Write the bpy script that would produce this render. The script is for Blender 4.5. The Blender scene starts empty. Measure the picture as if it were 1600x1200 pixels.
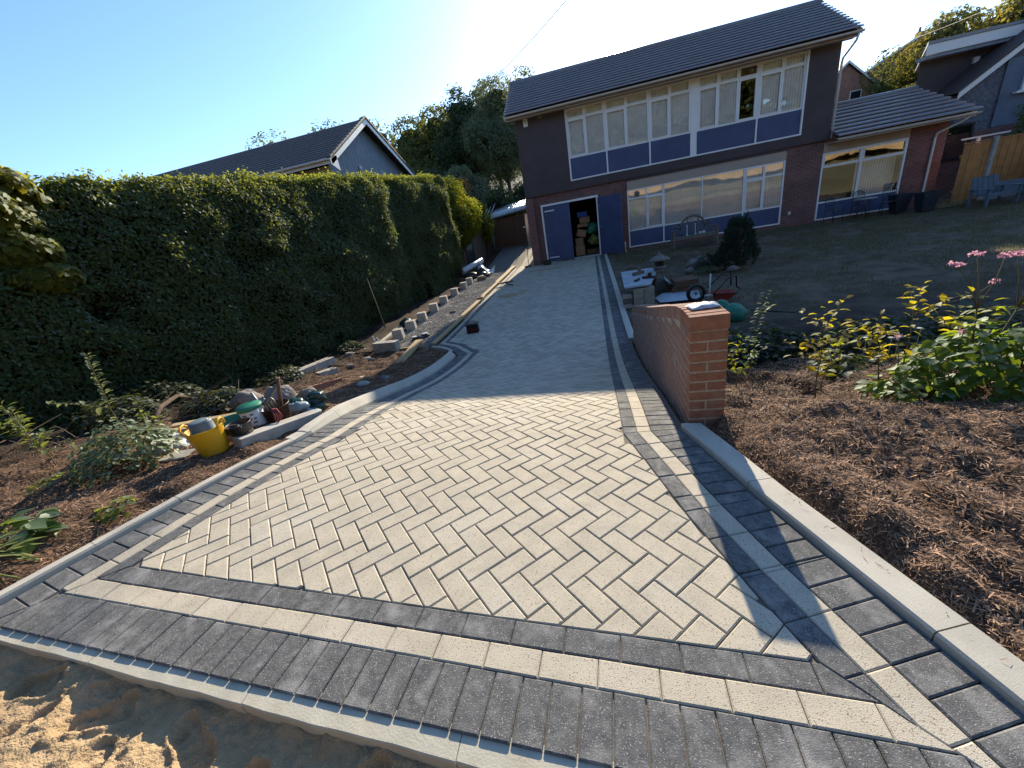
import bpy, bmesh, math, random
import numpy as np
from mathutils import Vector, Matrix, noise as mnoise

# ------------------------------------------------------------------ camera, world, sun, exposure
SC = bpy.context.scene
COL = SC.collection
cam_d = bpy.data.cameras.new('camera')
cam_d.sensor_width = 36.0
cam_d.lens = 36.0*601.0/1600.0
cam_d.clip_start = 0.05
cam_d.clip_end = 1500.0
cam = bpy.data.objects.new('camera', cam_d); COL.objects.link(cam)
CAM_R = [[0.970018, 0.081179, 0.229074], [0.174842, 0.42159, -0.889771], [-0.168806, 0.903145, 0.394757]]
cam.matrix_world = Matrix.Translation((0, 0, 1.44)) @ Matrix(CAM_R).to_4x4()
SC.camera = cam

SUN_EL, SUN_AZ = math.radians(22.6), math.radians(4.3)
world = bpy.data.worlds.new('World'); SC.world = world; world.use_nodes = True
wn = world.node_tree; wn.nodes.clear()
sky = wn.nodes.new('ShaderNodeTexSky'); sky.sky_type = 'NISHITA'; sky.sun_disc = False
sky.sun_elevation = SUN_EL; sky.sun_rotation = SUN_AZ
sky.air_density = 1.0; sky.dust_density = 0.3; sky.ozone_density = 5.0; sky.altitude = 20
bg = wn.nodes.new('ShaderNodeBackground'); bg.inputs['Strength'].default_value = 0.125
wo = wn.nodes.new('ShaderNodeOutputWorld')
wn.links.new(sky.outputs[0], bg.inputs[0]); wn.links.new(bg.outputs[0], wo.inputs[0])

sd = bpy.data.lights.new('sun', 'SUN'); sd.energy = 4.3; sd.angle = math.radians(0.53); sd.color = (1.0, 0.88, 0.69)
sun = bpy.data.objects.new('sun', sd); COL.objects.link(sun)
sdir = Vector((math.sin(SUN_AZ)*math.cos(SUN_EL), math.cos(SUN_AZ)*math.cos(SUN_EL), math.sin(SUN_EL)))
sun.rotation_euler = sdir.to_track_quat('Z', 'Y').to_euler()
sun.location = sdir*60

vs = SC.view_settings
vs.view_transform = 'Standard'; vs.look = 'None'; vs.exposure = 1.13; vs.gamma = 1.0; vs.use_curve_mapping = False

# ------------------------------------------------------------------ helpers
rng = np.random.default_rng(7)
R = random.Random(11)

def tag(o, label=None, cat=None, group=None, kind=None):
    if label: o['label'] = label
    if cat: o['category'] = cat
    if group: o['group'] = group
    if kind: o['kind'] = kind
    return o

def empty(name, loc, label, cat, group=None, rz=0.0):
    o = bpy.data.objects.new(name, None); COL.objects.link(o)
    o.location = loc; o.rotation_euler = (0, 0, rz); o.empty_display_size = 0.1
    return tag(o, label, cat, group)

def copy_tree(o, parent=None):
    c = o.copy(); COL.objects.link(c)
    if parent: c.parent = parent
    for ch in list(o.children): copy_tree(ch, c)
    return c

def link_mesh(name, me, mat, parent=None, loc=(0, 0, 0)):
    o = bpy.data.objects.new(name, me); COL.objects.link(o)
    if mat is not None: me.materials.append(mat)
    o.location = loc
    if parent is not None: o.parent = parent
    return o

def fast_mesh(name, V, F, mat, parent=None, loc=(0, 0, 0), smooth=False):
    """V (n,3) float array, F (m,k) int array with k = 3 or 4."""
    V = np.ascontiguousarray(V, dtype=np.float32); F = np.ascontiguousarray(F, dtype=np.int32)
    me = bpy.data.meshes.new(name)
    me.vertices.add(len(V)); me.vertices.foreach_set('co', V.ravel())
    k = F.shape[1]
    me.loops.add(F.size); me.loops.foreach_set('vertex_index', F.ravel())
    me.polygons.add(len(F)); me.polygons.foreach_set('loop_start', np.arange(0, F.size, k, dtype=np.int32))
    me.polygons.foreach_set('loop_total', np.full(len(F), k, dtype=np.int32))
    if smooth: me.polygons.foreach_set('use_smooth', np.ones(len(F), dtype=bool))
    me.update(calc_edges=True)
    return link_mesh(name, me, mat, parent, loc)

class MB:
    """collects simple shapes and links them as ONE mesh object"""
    def __init__(s): s.v = []; s.f = []; s.sm = []
    def add(s, vs_, fs, smooth=False):
        n = len(s.v); s.v += [tuple(p) for p in vs_]
        for f in fs: s.f.append([i+n for i in f]); s.sm.append(smooth)
        return s
    def box(s, x0, x1, y0, y1, z0, z1):
        v = [(x0,y0,z0),(x1,y0,z0),(x1,y1,z0),(x0,y1,z0),(x0,y0,z1),(x1,y0,z1),(x1,y1,z1),(x0,y1,z1)]
        return s.add(v, [(0,3,2,1),(4,5,6,7),(0,1,5,4),(1,2,6,5),(2,3,7,6),(3,0,4,7)])
    def obox(s, c, sx, sy, sz, rot=None, taper=1.0):
        M = rot if rot is not None else Matrix.Identity(3)
        v = []
        for dz in (-.5, .5):
            t = taper if dz > 0 else 1.0
            for dx, dy in ((-.5,-.5),(.5,-.5),(.5,.5),(-.5,.5)):
                v.append(Vector(c) + M @ Vector((dx*sx*t, dy*sy*t, dz*sz)))
        return s.add(v, [(0,3,2,1),(4,5,6,7),(0,1,5,4),(1,2,6,5),(2,3,7,6),(3,0,4,7)])
    def prism(s, poly, z0, z1):
        n = len(poly)
        v = [(x, y, z0) for x, y in poly] + [(x, y, z1) for x, y in poly]
        f = [tuple(range(n-1, -1, -1)), tuple(range(n, 2*n))] + [(i, (i+1) % n, n+(i+1) % n, n+i) for i in range(n)]
        return s.add(v, f)
    def extr(s, poly3, d):
        """extrude a 3-D polygon by vector d"""
        n = len(poly3); d = Vector(d)
        v = [Vector(p) for p in poly3] + [Vector(p)+d for p in poly3]
        f = [tuple(range(n-1, -1, -1)), tuple(range(n, 2*n))] + [(i, (i+1) % n, n+(i+1) % n, n+i) for i in range(n)]
        return s.add(v, f)
    def tube(s, pts, rads, n=8, cap=True):
        pts = [Vector(p) for p in pts]
        if not hasattr(rads, '__len__'): rads = [rads]*len(pts)
        v = []; prev = None
        for i, p in enumerate(pts):
            a = pts[max(i-1, 0)]; b = pts[min(i+1, len(pts)-1)]
            d = (b-a).normalized() if (b-a).length > 1e-9 else Vector((0,0,1))
            if prev is None:
                u = d.orthogonal().normalized()
            else:
                u = (prev - d*prev.dot(d))
                u = u.normalized() if u.length > 1e-6 else d.orthogonal().normalized()
            prev = u; w = d.cross(u)
            for k in range(n):
                t = 2*math.pi*k/n
                v.append(p + (u*math.cos(t)+w*math.sin(t))*rads[i])
        f = []
        for i in range(len(pts)-1):
            for k in range(n):
                f.append((i*n+k, i*n+(k+1) % n, (i+1)*n+(k+1) % n, (i+1)*n+k))
        s.add(v, f, True)
        if cap:
            m = len(s.v)-len(v)
            s.f.append([m+k for k in range(n-1, -1, -1)]); s.sm.append(False)
            s.f.append([m+(len(pts)-1)*n+k for k in range(n)]); s.sm.append(False)
        return s
    def lathe(s, prof, n=24, c=(0, 0, 0), sx=1.0, sy=1.0, smooth=True, ang=0.0):
        v = []
        for r, z in prof:
            for k in range(n):
                t = 2*math.pi*k/n+ang
                v.append((c[0]+r*sx*math.cos(t), c[1]+r*sy*math.sin(t), c[2]+z))
        f = []
        for i in range(len(prof)-1):
            for k in range(n):
                f.append((i*n+k, i*n+(k+1) % n, (i+1)*n+(k+1) % n, (i+1)*n+k))
        s.add(v, f, smooth)
        m = len(s.v)-len(v)
        if prof[0][0] > 1e-4: s.f.append([m+k for k in range(n-1, -1, -1)]); s.sm.append(False)
        if prof[-1][0] > 1e-4: s.f.append([m+(len(prof)-1)*n+k for k in range(n)]); s.sm.append(False)
        return s
    def blob(s, c, rx, ry, rz, seed=0, amp=.15, fr=1.5, sub=3, rot=None, flat=None):
        bm = bmesh.new(); bmesh.ops.create_icosphere(bm, subdivisions=sub, radius=1.0)
        v = []
        for q in bm.verts:
            k = 1+amp*mnoise.noise(q.co*fr+Vector((seed*7.3, seed*1.7, seed*3.1)))*2
            p = Vector((q.co.x*rx*k, q.co.y*ry*k, q.co.z*rz*k))
            if flat is not None and p.z < flat: p.z = flat
            if rot is not None: p = rot @ p
            v.append(p+Vector(c))
        f = [[q.index for q in fc.verts] for fc in bm.faces]
        bm.free(); return s.add(v, f, True)
    def build(s, name, mat, parent=None, loc=(0, 0, 0), bevel=0.0):
        me = bpy.data.meshes.new(name)
        me.from_pydata(s.v, [], s.f); me.update()
        me.polygons.foreach_set('use_smooth', s.sm)
        o = link_mesh(name, me, mat, parent, loc)
        if bevel > 0:
            b = o.modifiers.new('bevel', 'BEVEL'); b.width = bevel; b.segments = 2; b.limit_method = 'ANGLE'; b.angle_limit = math.radians(40)
        return o

def rotz(a): return Matrix.Rotation(a, 3, 'Z')
def rot(ax, a): return Matrix.Rotation(a, 3, ax)

# ------------------------------------------------------------------ materials
def mat(name, col, rough=.8, col2=None, nscale=6.0, namt=.35, bump=0.0, bscale=40.0, spec=.3, island=0.0, metal=0.0,
        speck=None, speck_scale=300.0, speck_t=.62, detail=4.0, objrand=0.0, stain=None, stain_scale=1.2, stain_amt=.5, bdist=.01, sheen=0.0):
    m = bpy.data.materials.new(name); m.use_nodes = True
    nt = m.node_tree; N = nt.nodes; L = nt.links
    b = N['Principled BSDF']; b.inputs['Roughness'].default_value = rough
    b.inputs['Specular IOR Level'].default_value = spec; b.inputs['Metallic'].default_value = metal
    geo = N.new('ShaderNodeNewGeometry')
    n1 = N.new('ShaderNodeTexNoise'); n1.inputs['Scale'].default_value = nscale; n1.inputs['Detail'].default_value = detail
    L.new(geo.outputs['Position'], n1.inputs['Vector'])
    ramp = N.new('ShaderNodeMapRange'); ramp.inputs['From Min'].default_value = .3; ramp.inputs['From Max'].default_value = .7
    L.new(n1.outputs['Fac'], ramp.inputs['Value'])
    mx = N.new('ShaderNodeMix'); mx.data_type = 'RGBA'
    c2 = col2 if col2 is not None else tuple(c*(1-namt) for c in col)
    mx.inputs['A'].default_value = (*col, 1); mx.inputs['B'].default_value = (*c2, 1)
    L.new(ramp.outputs[0], mx.inputs['Factor'])
    out = mx.outputs['Result']
    if stain is not None:
        n3 = N.new('ShaderNodeTexNoise'); n3.inputs['Scale'].default_value = stain_scale; n3.inputs['Detail'].default_value = 6
        n3.inputs['Roughness'].default_value = .65
        L.new(geo.outputs['Position'], n3.inputs['Vector'])
        r3 = N.new('ShaderNodeMapRange'); r3.inputs['From Min'].default_value = .5; r3.inputs['From Max'].default_value = .75; r3.inputs['To Max'].default_value = stain_amt
        L.new(n3.outputs['Fac'], r3.inputs['Value'])
        m3 = N.new('ShaderNodeMix'); m3.data_type = 'RGBA'; m3.inputs['B'].default_value = (*stain, 1)
        L.new(out, m3.inputs['A']); L.new(r3.outputs[0], m3.inputs['Factor']); out = m3.outputs['Result']
    if speck is not None:
        n2 = N.new('ShaderNodeTexNoise'); n2.inputs['Scale'].default_value = speck_scale; n2.inputs['Detail'].default_value = 2
        L.new(geo.outputs['Position'], n2.inputs['Vector'])
        r2 = N.new('ShaderNodeMapRange'); r2.inputs['From Min'].default_value = speck_t; r2.inputs['From Max'].default_value = speck_t+.06
        L.new(n2.outputs['Fac'], r2.inputs['Value'])
        m2 = N.new('ShaderNodeMix'); m2.data_type = 'RGBA'; m2.inputs['B'].default_value = (*speck, 1)
        L.new(out, m2.inputs['A']); L.new(r2.outputs[0], m2.inputs['Factor']); out = m2.outputs['Result']
    if island > 0 or objrand > 0:
        h = N.new('ShaderNodeHueSaturation')
        mr = N.new('ShaderNodeMapRange'); a = island or objrand
        mr.inputs['To Min'].default_value = 1-a; mr.inputs['To Max'].default_value = 1+a
        if island > 0: L.new(geo.outputs['Random Per Island'], mr.inputs['Value'])
        else:
            oi = N.new('ShaderNodeObjectInfo'); L.new(oi.outputs['Random'], mr.inputs['Value'])
        L.new(mr.outputs[0], h.inputs['Value']); L.new(out, h.inputs['Color']); out = h.outputs[0]
    L.new(out, b.inputs['Base Color'])
    if bump > 0:
        nb = N.new('ShaderNodeTexNoise'); nb.inputs['Scale'].default_value = bscale; nb.inputs['Detail'].default_value = 5
        L.new(geo.outputs['Position'], nb.inputs['Vector'])
        bp = N.new('ShaderNodeBump'); bp.inputs['Strength'].default_value = bump; bp.inputs['Distance'].default_value = bdist
        L.new(nb.outputs['Fac'], bp.inputs['Height']); L.new(bp.outputs[0], b.inputs['Normal'])
    return m

def leaf_mat(name, cols, trans=(.35, .45, .05), tfac=.45, gloss=.25, rough=.6):
    """cols: list of colours chosen per leaf"""
    m = bpy.data.materials.new(name); m.use_nodes = True
    nt = m.node_tree; N = nt.nodes; L = nt.links; N.clear()
    geo = N.new('ShaderNodeNewGeometry')
    cr = N.new('ShaderNodeValToRGB'); cr.color_ramp.interpolation = 'LINEAR'
    e = cr.color_ramp.elements
    while len(e) < len(cols): e.new(.5)
    for i, c in enumerate(cols):
        e[i].position = i/(len(cols)-1); e[i].color = (*c, 1)
    L.new(geo.outputs['Random Per Island'], cr.inputs[0])
    d = N.new('ShaderNodeBsdfDiffuse'); L.new(cr.outputs[0], d.inputs['Color'])
    t = N.new('ShaderNodeBsdfTranslucent')
    mc = N.new('ShaderNodeMix'); mc.data_type = 'RGBA'; mc.inputs['Factor'].default_value = .65
    mc.inputs['B'].default_value = (*trans, 1); L.new(cr.outputs[0], mc.inputs['A']); L.new(mc.outputs['Result'], t.inputs['Color'])
    m1 = N.new('ShaderNodeMixShader'); m1.inputs[0].default_value = tfac
    L.new(d.outputs[0], m1.inputs[1]); L.new(t.outputs[0], m1.inputs[2])
    g = N.new('ShaderNodeBsdfGlossy'); g.inputs['Roughness'].default_value = rough; g.inputs['Color'].default_value = (.8, .85, .8, 1)
    fr = N.new('ShaderNodeFresnel'); fr.inputs['IOR'].default_value = 1.35
    ml = N.new('ShaderNodeMath'); ml.operation = 'MULTIPLY'; ml.inputs[1].default_value = gloss*.22
    L.new(fr.outputs[0], ml.inputs[0])
    m2 = N.new('ShaderNodeMixShader'); L.new(ml.outputs[0], m2.inputs[0]); L.new(m1.outputs[0], m2.inputs[1]); L.new(g.outputs[0], m2.inputs[2])
    o = N.new('ShaderNodeOutputMaterial'); L.new(m2.outputs[0], o.inputs[0])
    return m

def brick_mat(name, c1, c2, mortar, scale=1.0, axis='XZ'):
    m = bpy.data.materials.new(name); m.use_nodes = True
    nt = m.node_tree; N = nt.nodes; L = nt.links; b = N['Principled BSDF']; b.inputs['Roughness'].default_value = .85
    geo = N.new('ShaderNodeNewGeometry'); sp = N.new('ShaderNodeSeparateXYZ'); L.new(geo.outputs['Position'], sp.inputs[0])
    ad = N.new('ShaderNodeMath'); ad.operation = 'ADD'; L.new(sp.outputs['X'], ad.inputs[0]); L.new(sp.outputs['Y'], ad.inputs[1])
    cb = N.new('ShaderNodeCombineXYZ'); L.new(ad.outputs[0], cb.inputs['X']); L.new(sp.outputs['Z'], cb.inputs['Y'])
    t = N.new('ShaderNodeTexBrick'); t.inputs['Scale'].default_value = 1.0
    t.inputs['Brick Width'].default_value = .225; t.inputs['Row Height'].default_value = .075; t.inputs['Mortar Size'].default_value = .006
    t.inputs['Mortar Smooth'].default_value = .3; t.inputs['Bias'].default_value = -.1
    t.inputs['Color1'].default_value = (*c1, 1); t.inputs['Color2'].default_value = (*c2, 1); t.inputs['Mortar'].default_value = (*mortar, 1)
    L.new(cb.outputs[0], t.inputs['Vector'])
    n = N.new('ShaderNodeTexNoise'); n.inputs['Scale'].default_value = 2.2; n.inputs['Detail'].default_value = 5; L.new(geo.outputs['Position'], n.inputs['Vector'])
    mr = N.new('ShaderNodeMapRange'); mr.inputs['To Min'].default_value = .55; mr.inputs['To Max'].default_value = 1.45; L.new(n.outputs['Fac'], mr.inputs['Value'])
    h = N.new('ShaderNodeHueSaturation'); L.new(mr.outputs[0], h.inputs['Value']); L.new(t.outputs['Color'], h.inputs['Color'])
    L.new(h.outputs[0], b.inputs['Base Color'])
    bp = N.new('ShaderNodeBump'); bp.inputs['Strength'].default_value = .7; bp.inputs['Distance'].default_value = .01; bp.invert = True
    L.new(t.outputs['Fac'], bp.inputs['Height']); L.new(bp.outputs[0], b.inputs['Normal'])
    return m

def glass_mat(name, refl=.22, tint=(.9, .95, .93), rough=.02):
    m = bpy.data.materials.new(name); m.use_nodes = True
    nt = m.node_tree; N = nt.nodes; L = nt.links; N.clear()
    geo = N.new('ShaderNodeNewGeometry')
    tr = N.new('ShaderNodeBsdfTransparent'); tr.inputs[0].default_value = (*tint, 1)
    g = N.new('ShaderNodeBsdfGlossy'); g.inputs['Roughness'].default_value = rough; g.inputs['Color'].default_value = (1, 1, 1, 1)
    nz = N.new('ShaderNodeTexNoise'); nz.inputs['Scale'].default_value = 1.3; L.new(geo.outputs['Position'], nz.inputs['Vector'])
    bp = N.new('ShaderNodeBump'); bp.inputs['Strength'].default_value = .12; bp.inputs['Distance'].default_value = .02
    L.new(nz.outputs['Fac'], bp.inputs['Height']); L.new(bp.outputs[0], g.inputs['Normal'])
    lw = N.new('ShaderNodeFresnel'); lw.inputs['IOR'].default_value = 1.5
    ma = N.new('ShaderNodeMath'); ma.operation = 'MULTIPLY_ADD'; ma.inputs[1].default_value = .8; ma.inputs[2].default_value = refl
    ma.use_clamp = True; L.new(lw.outputs[0], ma.inputs[0])
    mx = N.new('ShaderNodeMixShader'); L.new(ma.outputs[0], mx.inputs[0]); L.new(tr.outputs[0], mx.inputs[1]); L.new(g.outputs[0], mx.inputs[2])
    o = N.new('ShaderNodeOutputMaterial'); L.new(mx.outputs[0], o.inputs[0])
    return m

M = {}
M['cream'] = mat('cream_concrete', (.49, .43, .325), .9, col2=(.40, .355, .27), nscale=9, bump=.6, bscale=300, bdist=.003, island=.15, speck=(.17, .13, .09), speck_scale=210, speck_t=.60, stain=(.60, .55, .46), stain_scale=2.3, stain_amt=.5)
M['charcoal'] = mat('charcoal_concrete', (.125, .124, .120), .9, col2=(.070, .071, .071), nscale=34, bump=.8, bscale=260, bdist=.003, island=.25, speck=(.30, .29, .27), speck_scale=200, speck_t=.61, stain=(.34, .33, .31), stain_scale=7.0, stain_amt=.7)
M['joint'] = mat('joint_sand', (.20, .17, .13), .95, nscale=30, bump=.4, bscale=300)
M['kerb'] = mat('kerb_concrete', (.50, .465, .385), .9, col2=(.42, .39, .325), nscale=5, bump=.35, bscale=250, bdist=.003, stain=(.27, .25, .21), stain_scale=3.0, stain_amt=.45, speck=(.26, .23, .19), speck_scale=120, speck_t=.66, island=.05)
M['haunch'] = mat('haunch_concrete', (.52, .48, .37), .95, col2=(.43, .40, .31), nscale=12, bump=.4, bscale=140, bdist=.003, stain=(.42, .30, .15), stain_scale=5, stain_amt=.5)
M['sand'] = mat('sharp_sand', (.48, .335, .185), .95, col2=(.36, .245, .13), nscale=8, bump=1.0, bscale=110, bdist=.012, speck=(.55, .45, .3), speck_scale=170, speck_t=.66, detail=8)
M['mulch'] = mat('bark_mulch', (.17, .10, .06), .95, col2=(.07, .04, .026), nscale=30, bump=1.0, bscale=60, bdist=.02, detail=8, stain=(.05, .03, .02), stain_scale=2, stain_amt=.6)
M['chips'] = mat('wood_chips', (.40, .25, .155), .9, col2=(.19, .11, .065), nscale=20, island=.55)
M['soil'] = mat('dark_soil', (.055, .038, .026), .95, col2=(.028, .02, .015), nscale=10, bump=1.0, bscale=30, bdist=.04, detail=8)
M['lawn'] = mat('dry_lawn', (.10, .085, .045), .95, col2=(.075, .085, .035), nscale=1.3, bump=.9, bscale=40, bdist=.03, detail=9, stain=(.13, .10, .06), stain_scale=3.2, stain_amt=.7)
M['ground'] = mat('ground_earth', (.16, .13, .07), .95, col2=(.10, .10, .045), nscale=.5, bump=.6, bscale=8, bdist=.05, detail=8)
M['brick'] = mat('red_brick', (.40, .18, .105), .88, col2=(.27, .125, .08), nscale=25, bump=.6, bscale=120, bdist=.004, island=.35, stain=(.36, .28, .20), stain_scale=7, stain_amt=.45)
M['brickold'] = mat('weathered_brick', (.40, .22, .15), .9, col2=(.27, .155, .115), nscale=25, bump=.8, bscale=90, bdist=.006, island=.35, stain=(.40, .34, .28), stain_scale=9, stain_amt=.7)
M['mortar'] = mat('lime_mortar', (.50, .43, .33), .95, nscale=30, bump=.5, bscale=150)
M['hbrick'] = brick_mat('house_brick', (.19, .075, .062), (.12, .052, .048), (.26, .21, .185))
M['fbrick'] = brick_mat('far_brick', (.36, .14, .09), (.28, .12, .08), (.35, .28, .22))
M['darkclad'] = mat('dark_cladding', (.080, .060, .060), .6, nscale=1.5, namt=.25, bump=.15, bscale=30)
M['blue'] = mat('blue_paint', (.062, .085, .175), .55, nscale=2, namt=.22, spec=.4)
M['white'] = mat('white_upvc', (.78, .77, .74), .4, nscale=3, namt=.08, spec=.5)
M['offwhite'] = mat('off_white_paint', (.66, .61, .55), .6, nscale=4, namt=.15)
M['beige'] = mat('beige_board', (.42, .33, .26), .7, nscale=2, namt=.12)
M['tile'] = mat('slate_tile', (.15, .14, .165), .34, col2=(.10, .095, .115), nscale=5, island=.12, spec=1.0, bump=.2, bscale=60)
M['tile2'] = mat('brown_tile', (.085, .062, .055), .6, col2=(.06, .045, .042), nscale=6, island=.15, bump=.3, bscale=40, spec=.4)
M['greyboard'] = mat('grey_board', (.25, .29, .34), .7, nscale=5, namt=.2)
M['blind'] = mat('window_blind', (.86, .86, .82), .8, nscale=3, namt=.15)
M['glass'] = glass_mat('window_glass', .05, (.99, .99, .985))
M['glasslow'] = glass_mat('reflecting_glass', .09, (.99, .99, .985))
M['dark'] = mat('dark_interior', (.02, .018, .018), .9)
M['blackp'] = mat('black_plastic', (.02, .02, .02), .45, nscale=8, spec=.5)
M['yellow'] = mat('yellow_plastic', (.80, .42, .01), .45, nscale=5, namt=.12, spec=.5, stain=(.45, .30, .10), stain_scale=8, stain_amt=.4)
M['bluegrey'] = mat('blue_grey_plastic', (.14, .20, .23), .5, nscale=6, spec=.4, stain=(.3, .3, .28), stain_scale=9, stain_amt=.5)
M['green'] = mat('green_plastic', (.02, .20, .12), .5, nscale=6, spec=.4, stain=(.25, .3, .25), stain_scale=6, stain_amt=.4)
M['red'] = mat('red_paint', (.42, .05, .03), .5, nscale=6, spec=.4, stain=(.2, .12, .1), stain_scale=9, stain_amt=.5)
M['whitep'] = mat('white_plastic', (.62, .63, .60), .5, nscale=8, namt=.12)
M['metal'] = mat('grey_steel', (.38, .37, .35), .45, nscale=20, metal=.7, stain=(.2, .15, .1), stain_scale=20, stain_amt=.5)
M['wood'] = mat('pale_timber', (.46, .34, .18), .8, col2=(.36, .25, .12), nscale=12, bump=.3, bscale=80)
M['woodd'] = mat('brown_timber', (.17, .09, .05), .8, col2=(.10, .055, .035), nscale=8, bump=.4, bscale=60, island=.2)
M['woodo'] = mat('orange_timber', (.46, .22, .07), .75, col2=(.34, .15, .05), nscale=5, bump=.3, bscale=50, island=.25)
M['woodg'] = mat('grey_timber', (.19, .16, .13), .85, col2=(.13, .11, .09), nscale=9, bump=.4, bscale=60, island=.2)
M['conc'] = mat('pale_concrete', (.42, .40, .35), .9, col2=(.33, .31, .27), nscale=10, bump=.6, bscale=120, bdist=.005, stain=(.22, .19, .16), stain_scale=5, stain_amt=.5, island=.08)
M['rock'] = mat('rough_rock', (.26, .23, .20), .9, col2=(.15, .13, .115), nscale=7, bump=.9, bscale=25, bdist=.03)
M['card'] = mat('cardboard', (.36, .22, .12), .85, nscale=6, namt=.2)
M['bark'] = mat('tree_bark', (.12, .085, .06), .95, col2=(.07, .05, .035), nscale=12, bump=.9, bscale=30, bdist=.02)
M['stem'] = mat('plant_stem', (.16, .13, .06), .8, nscale=12)
M['stemg'] = mat('green_stem', (.12, .16, .05), .7, nscale=12)
M['leaf_hedge'] = leaf_mat('hedge_leaf', [(.036, .06, .028), (.052, .085, .034), (.072, .108, .042), (.048, .07, .036), (.095, .088, .036)], (.42, .46, .04), .34, .3)
M['leaf_hedge_y'] = leaf_mat('yellow_climber_leaf', [(.08, .10, .02), (.12, .12, .025), (.05, .09, .02)], (.62, .55, .03), .55, .25)
M['leaf_dark'] = leaf_mat('dark_leaf', [(.03, .045, .022), (.042, .062, .03), (.05, .07, .035)], (.25, .3, .04), .25, .25)
M['leaf_tree'] = leaf_mat('tree_leaf', [(.055, .075, .028), (.075, .095, .035), (.10, .115, .04), (.07, .08, .035)], (.34, .34, .05), .38, .15)
M['leaf_grey'] = leaf_mat('grey_green_leaf', [(.10, .12, .07), (.14, .16, .09), (.17, .185, .10)], (.36, .38, .12), .4, .25)
M['leaf_gold'] = leaf_mat('golden_leaf', [(.17, .165, .05), (.21, .17, .05), (.12, .13, .05), (.18, .13, .05)], (.50, .42, .06), .42, .15)
M['leaf_lime'] = leaf_mat('lime_leaf', [(.09, .13, .02), (.07, .12, .025), (.16, .15, .02), (.05, .09, .025)], (.66, .66, .03), .55, .25)
M['leaf_yel'] = leaf_mat('yellow_leaf', [(.20, .17, .02), (.12, .13, .02), (.26, .19, .02)], (.80, .62, .02), .6, .25)
M['leaf_big'] = leaf_mat('broad_leaf', [(.03, .07, .02), (.045, .10, .025), (.06, .12, .03), (.10, .14, .03)], (.45, .58, .03), .45, .35)
M['leaf_grass'] = leaf_mat('grass_blade', [(.13, .12, .06), (.09, .11, .045), (.20, .16, .09), (.15, .13, .07)], (.25, .24, .07), .3, .1)
M['leaf_pale'] = leaf_mat('pale_weed_leaf', [(.10, .13, .06), (.14, .17, .09), (.08, .11, .05)], (.40, .46, .16), .4, .4)
M['leaf_orange'] = leaf_mat('orange_leaf', [(.35, .10, .02), (.4, .16, .03), (.25, .1, .03)], (.85, .30, .03), .5, .2)
M['pink'] = leaf_mat('pink_petal', [(.55, .26, .36), (.62, .34, .42), (.5, .2, .32)], (.75, .40, .50), .45, .15)
M['needle'] = leaf_mat('conifer_needle', [(.03, .05, .035), (.045, .07, .045), (.055, .08, .055)], (.1, .16, .08), .15, .2)
M['twig'] = mat('dead_twig', (.14, .10, .07), .9, island=.4)
M['gravel'] = mat('pale_gravel', (.36, .34, .30), .9, col2=(.24, .22, .2), nscale=60, island=.45)
M['gravelbed'] = mat('gravel_bed', (.27, .25, .22), .95, col2=(.16, .145, .13), nscale=70, bump=1.0, bscale=90, bdist=.015)
M['plastic'] = mat('clear_sheet_plastic', (.55, .62, .68), .25, nscale=9, namt=.2, spec=.6)
M['foil'] = mat('silver_foil', (.6, .6, .6), .35, nscale=20, metal=.6)
M['wire'] = mat('wire_grey', (.25, .25, .27), .6)
M['path'] = mat('tarmac_path', (.16, .16, .17), .9, col2=(.12, .12, .13), nscale=3, bump=.4, bscale=120)
M['blue2'] = mat('bright_blue_plastic', (.02, .10, .42), .5)
M['camo'] = mat('camouflage_cloth', (.30, .30, .08), .9, col2=(.05, .08, .02), nscale=14, detail=1)
M['greyblue'] = mat('blue_grey_cladding', (.13, .17, .23), .6, nscale=2)
M['darkframe'] = mat('dark_frame', (.03, .035, .035), .5)
M['fclay'] = mat('clay_pot', (.35, .15, .08), .8)
M['poly'] = mat('polycarbonate', (.60, .62, .58), .3, col2=(.40, .42, .36), nscale=3, spec=.6)
M['stonehang'] = mat('hung_tile_wall', (.17, .18, .21), .8, col2=(.08, .085, .10), nscale=14, bump=.8, bscale=20, bdist=.03)
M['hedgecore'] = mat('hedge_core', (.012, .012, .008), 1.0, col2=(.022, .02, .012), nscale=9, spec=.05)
M['treecore'] = mat('tree_core', (.030, .038, .018), 1.0, col2=(.05, .06, .028), nscale=9, spec=.05)
M['leaf_gold2'] = leaf_mat('olive_leaf', [(.10, .115, .035), (.13, .135, .04), (.08, .095, .035)], (.42, .40, .05), .42, .15)
M['leaf_lime2'] = leaf_mat('climber_leaf', [(.06, .09, .025), (.08, .11, .03), (.10, .12, .04)], (.45, .5, .08), .4, .35)
M['leaf_lime3'] = leaf_mat('fresh_leaf', [(.08, .12, .035), (.11, .15, .045), (.06, .09, .03), (.16, .16, .04)], (.5, .55, .08), .45, .35)
M['leaf_big2'] = leaf_mat('mid_green_leaf', [(.035, .07, .025), (.05, .09, .03), (.07, .12, .035)], (.4, .52, .06), .42, .35)
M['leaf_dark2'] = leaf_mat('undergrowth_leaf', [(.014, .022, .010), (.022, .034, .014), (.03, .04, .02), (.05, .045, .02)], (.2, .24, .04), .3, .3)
M['brownp'] = mat('dark_brown_plastic', (.045, .025, .022), .5, nscale=8, stain=(.2, .17, .14), stain_scale=14, stain_amt=.3)
M['redrope'] = mat('dull_red_cord', (.30, .06, .06), .8)
M['greenbag'] = mat('green_bag_plastic', (.015, .065, .05), .25, col2=(.01, .02, .02), nscale=9, spec=.6)
M['palebag'] = mat('pale_bag_plastic', (.35, .42, .42), .3, nscale=9, spec=.5)
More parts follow.
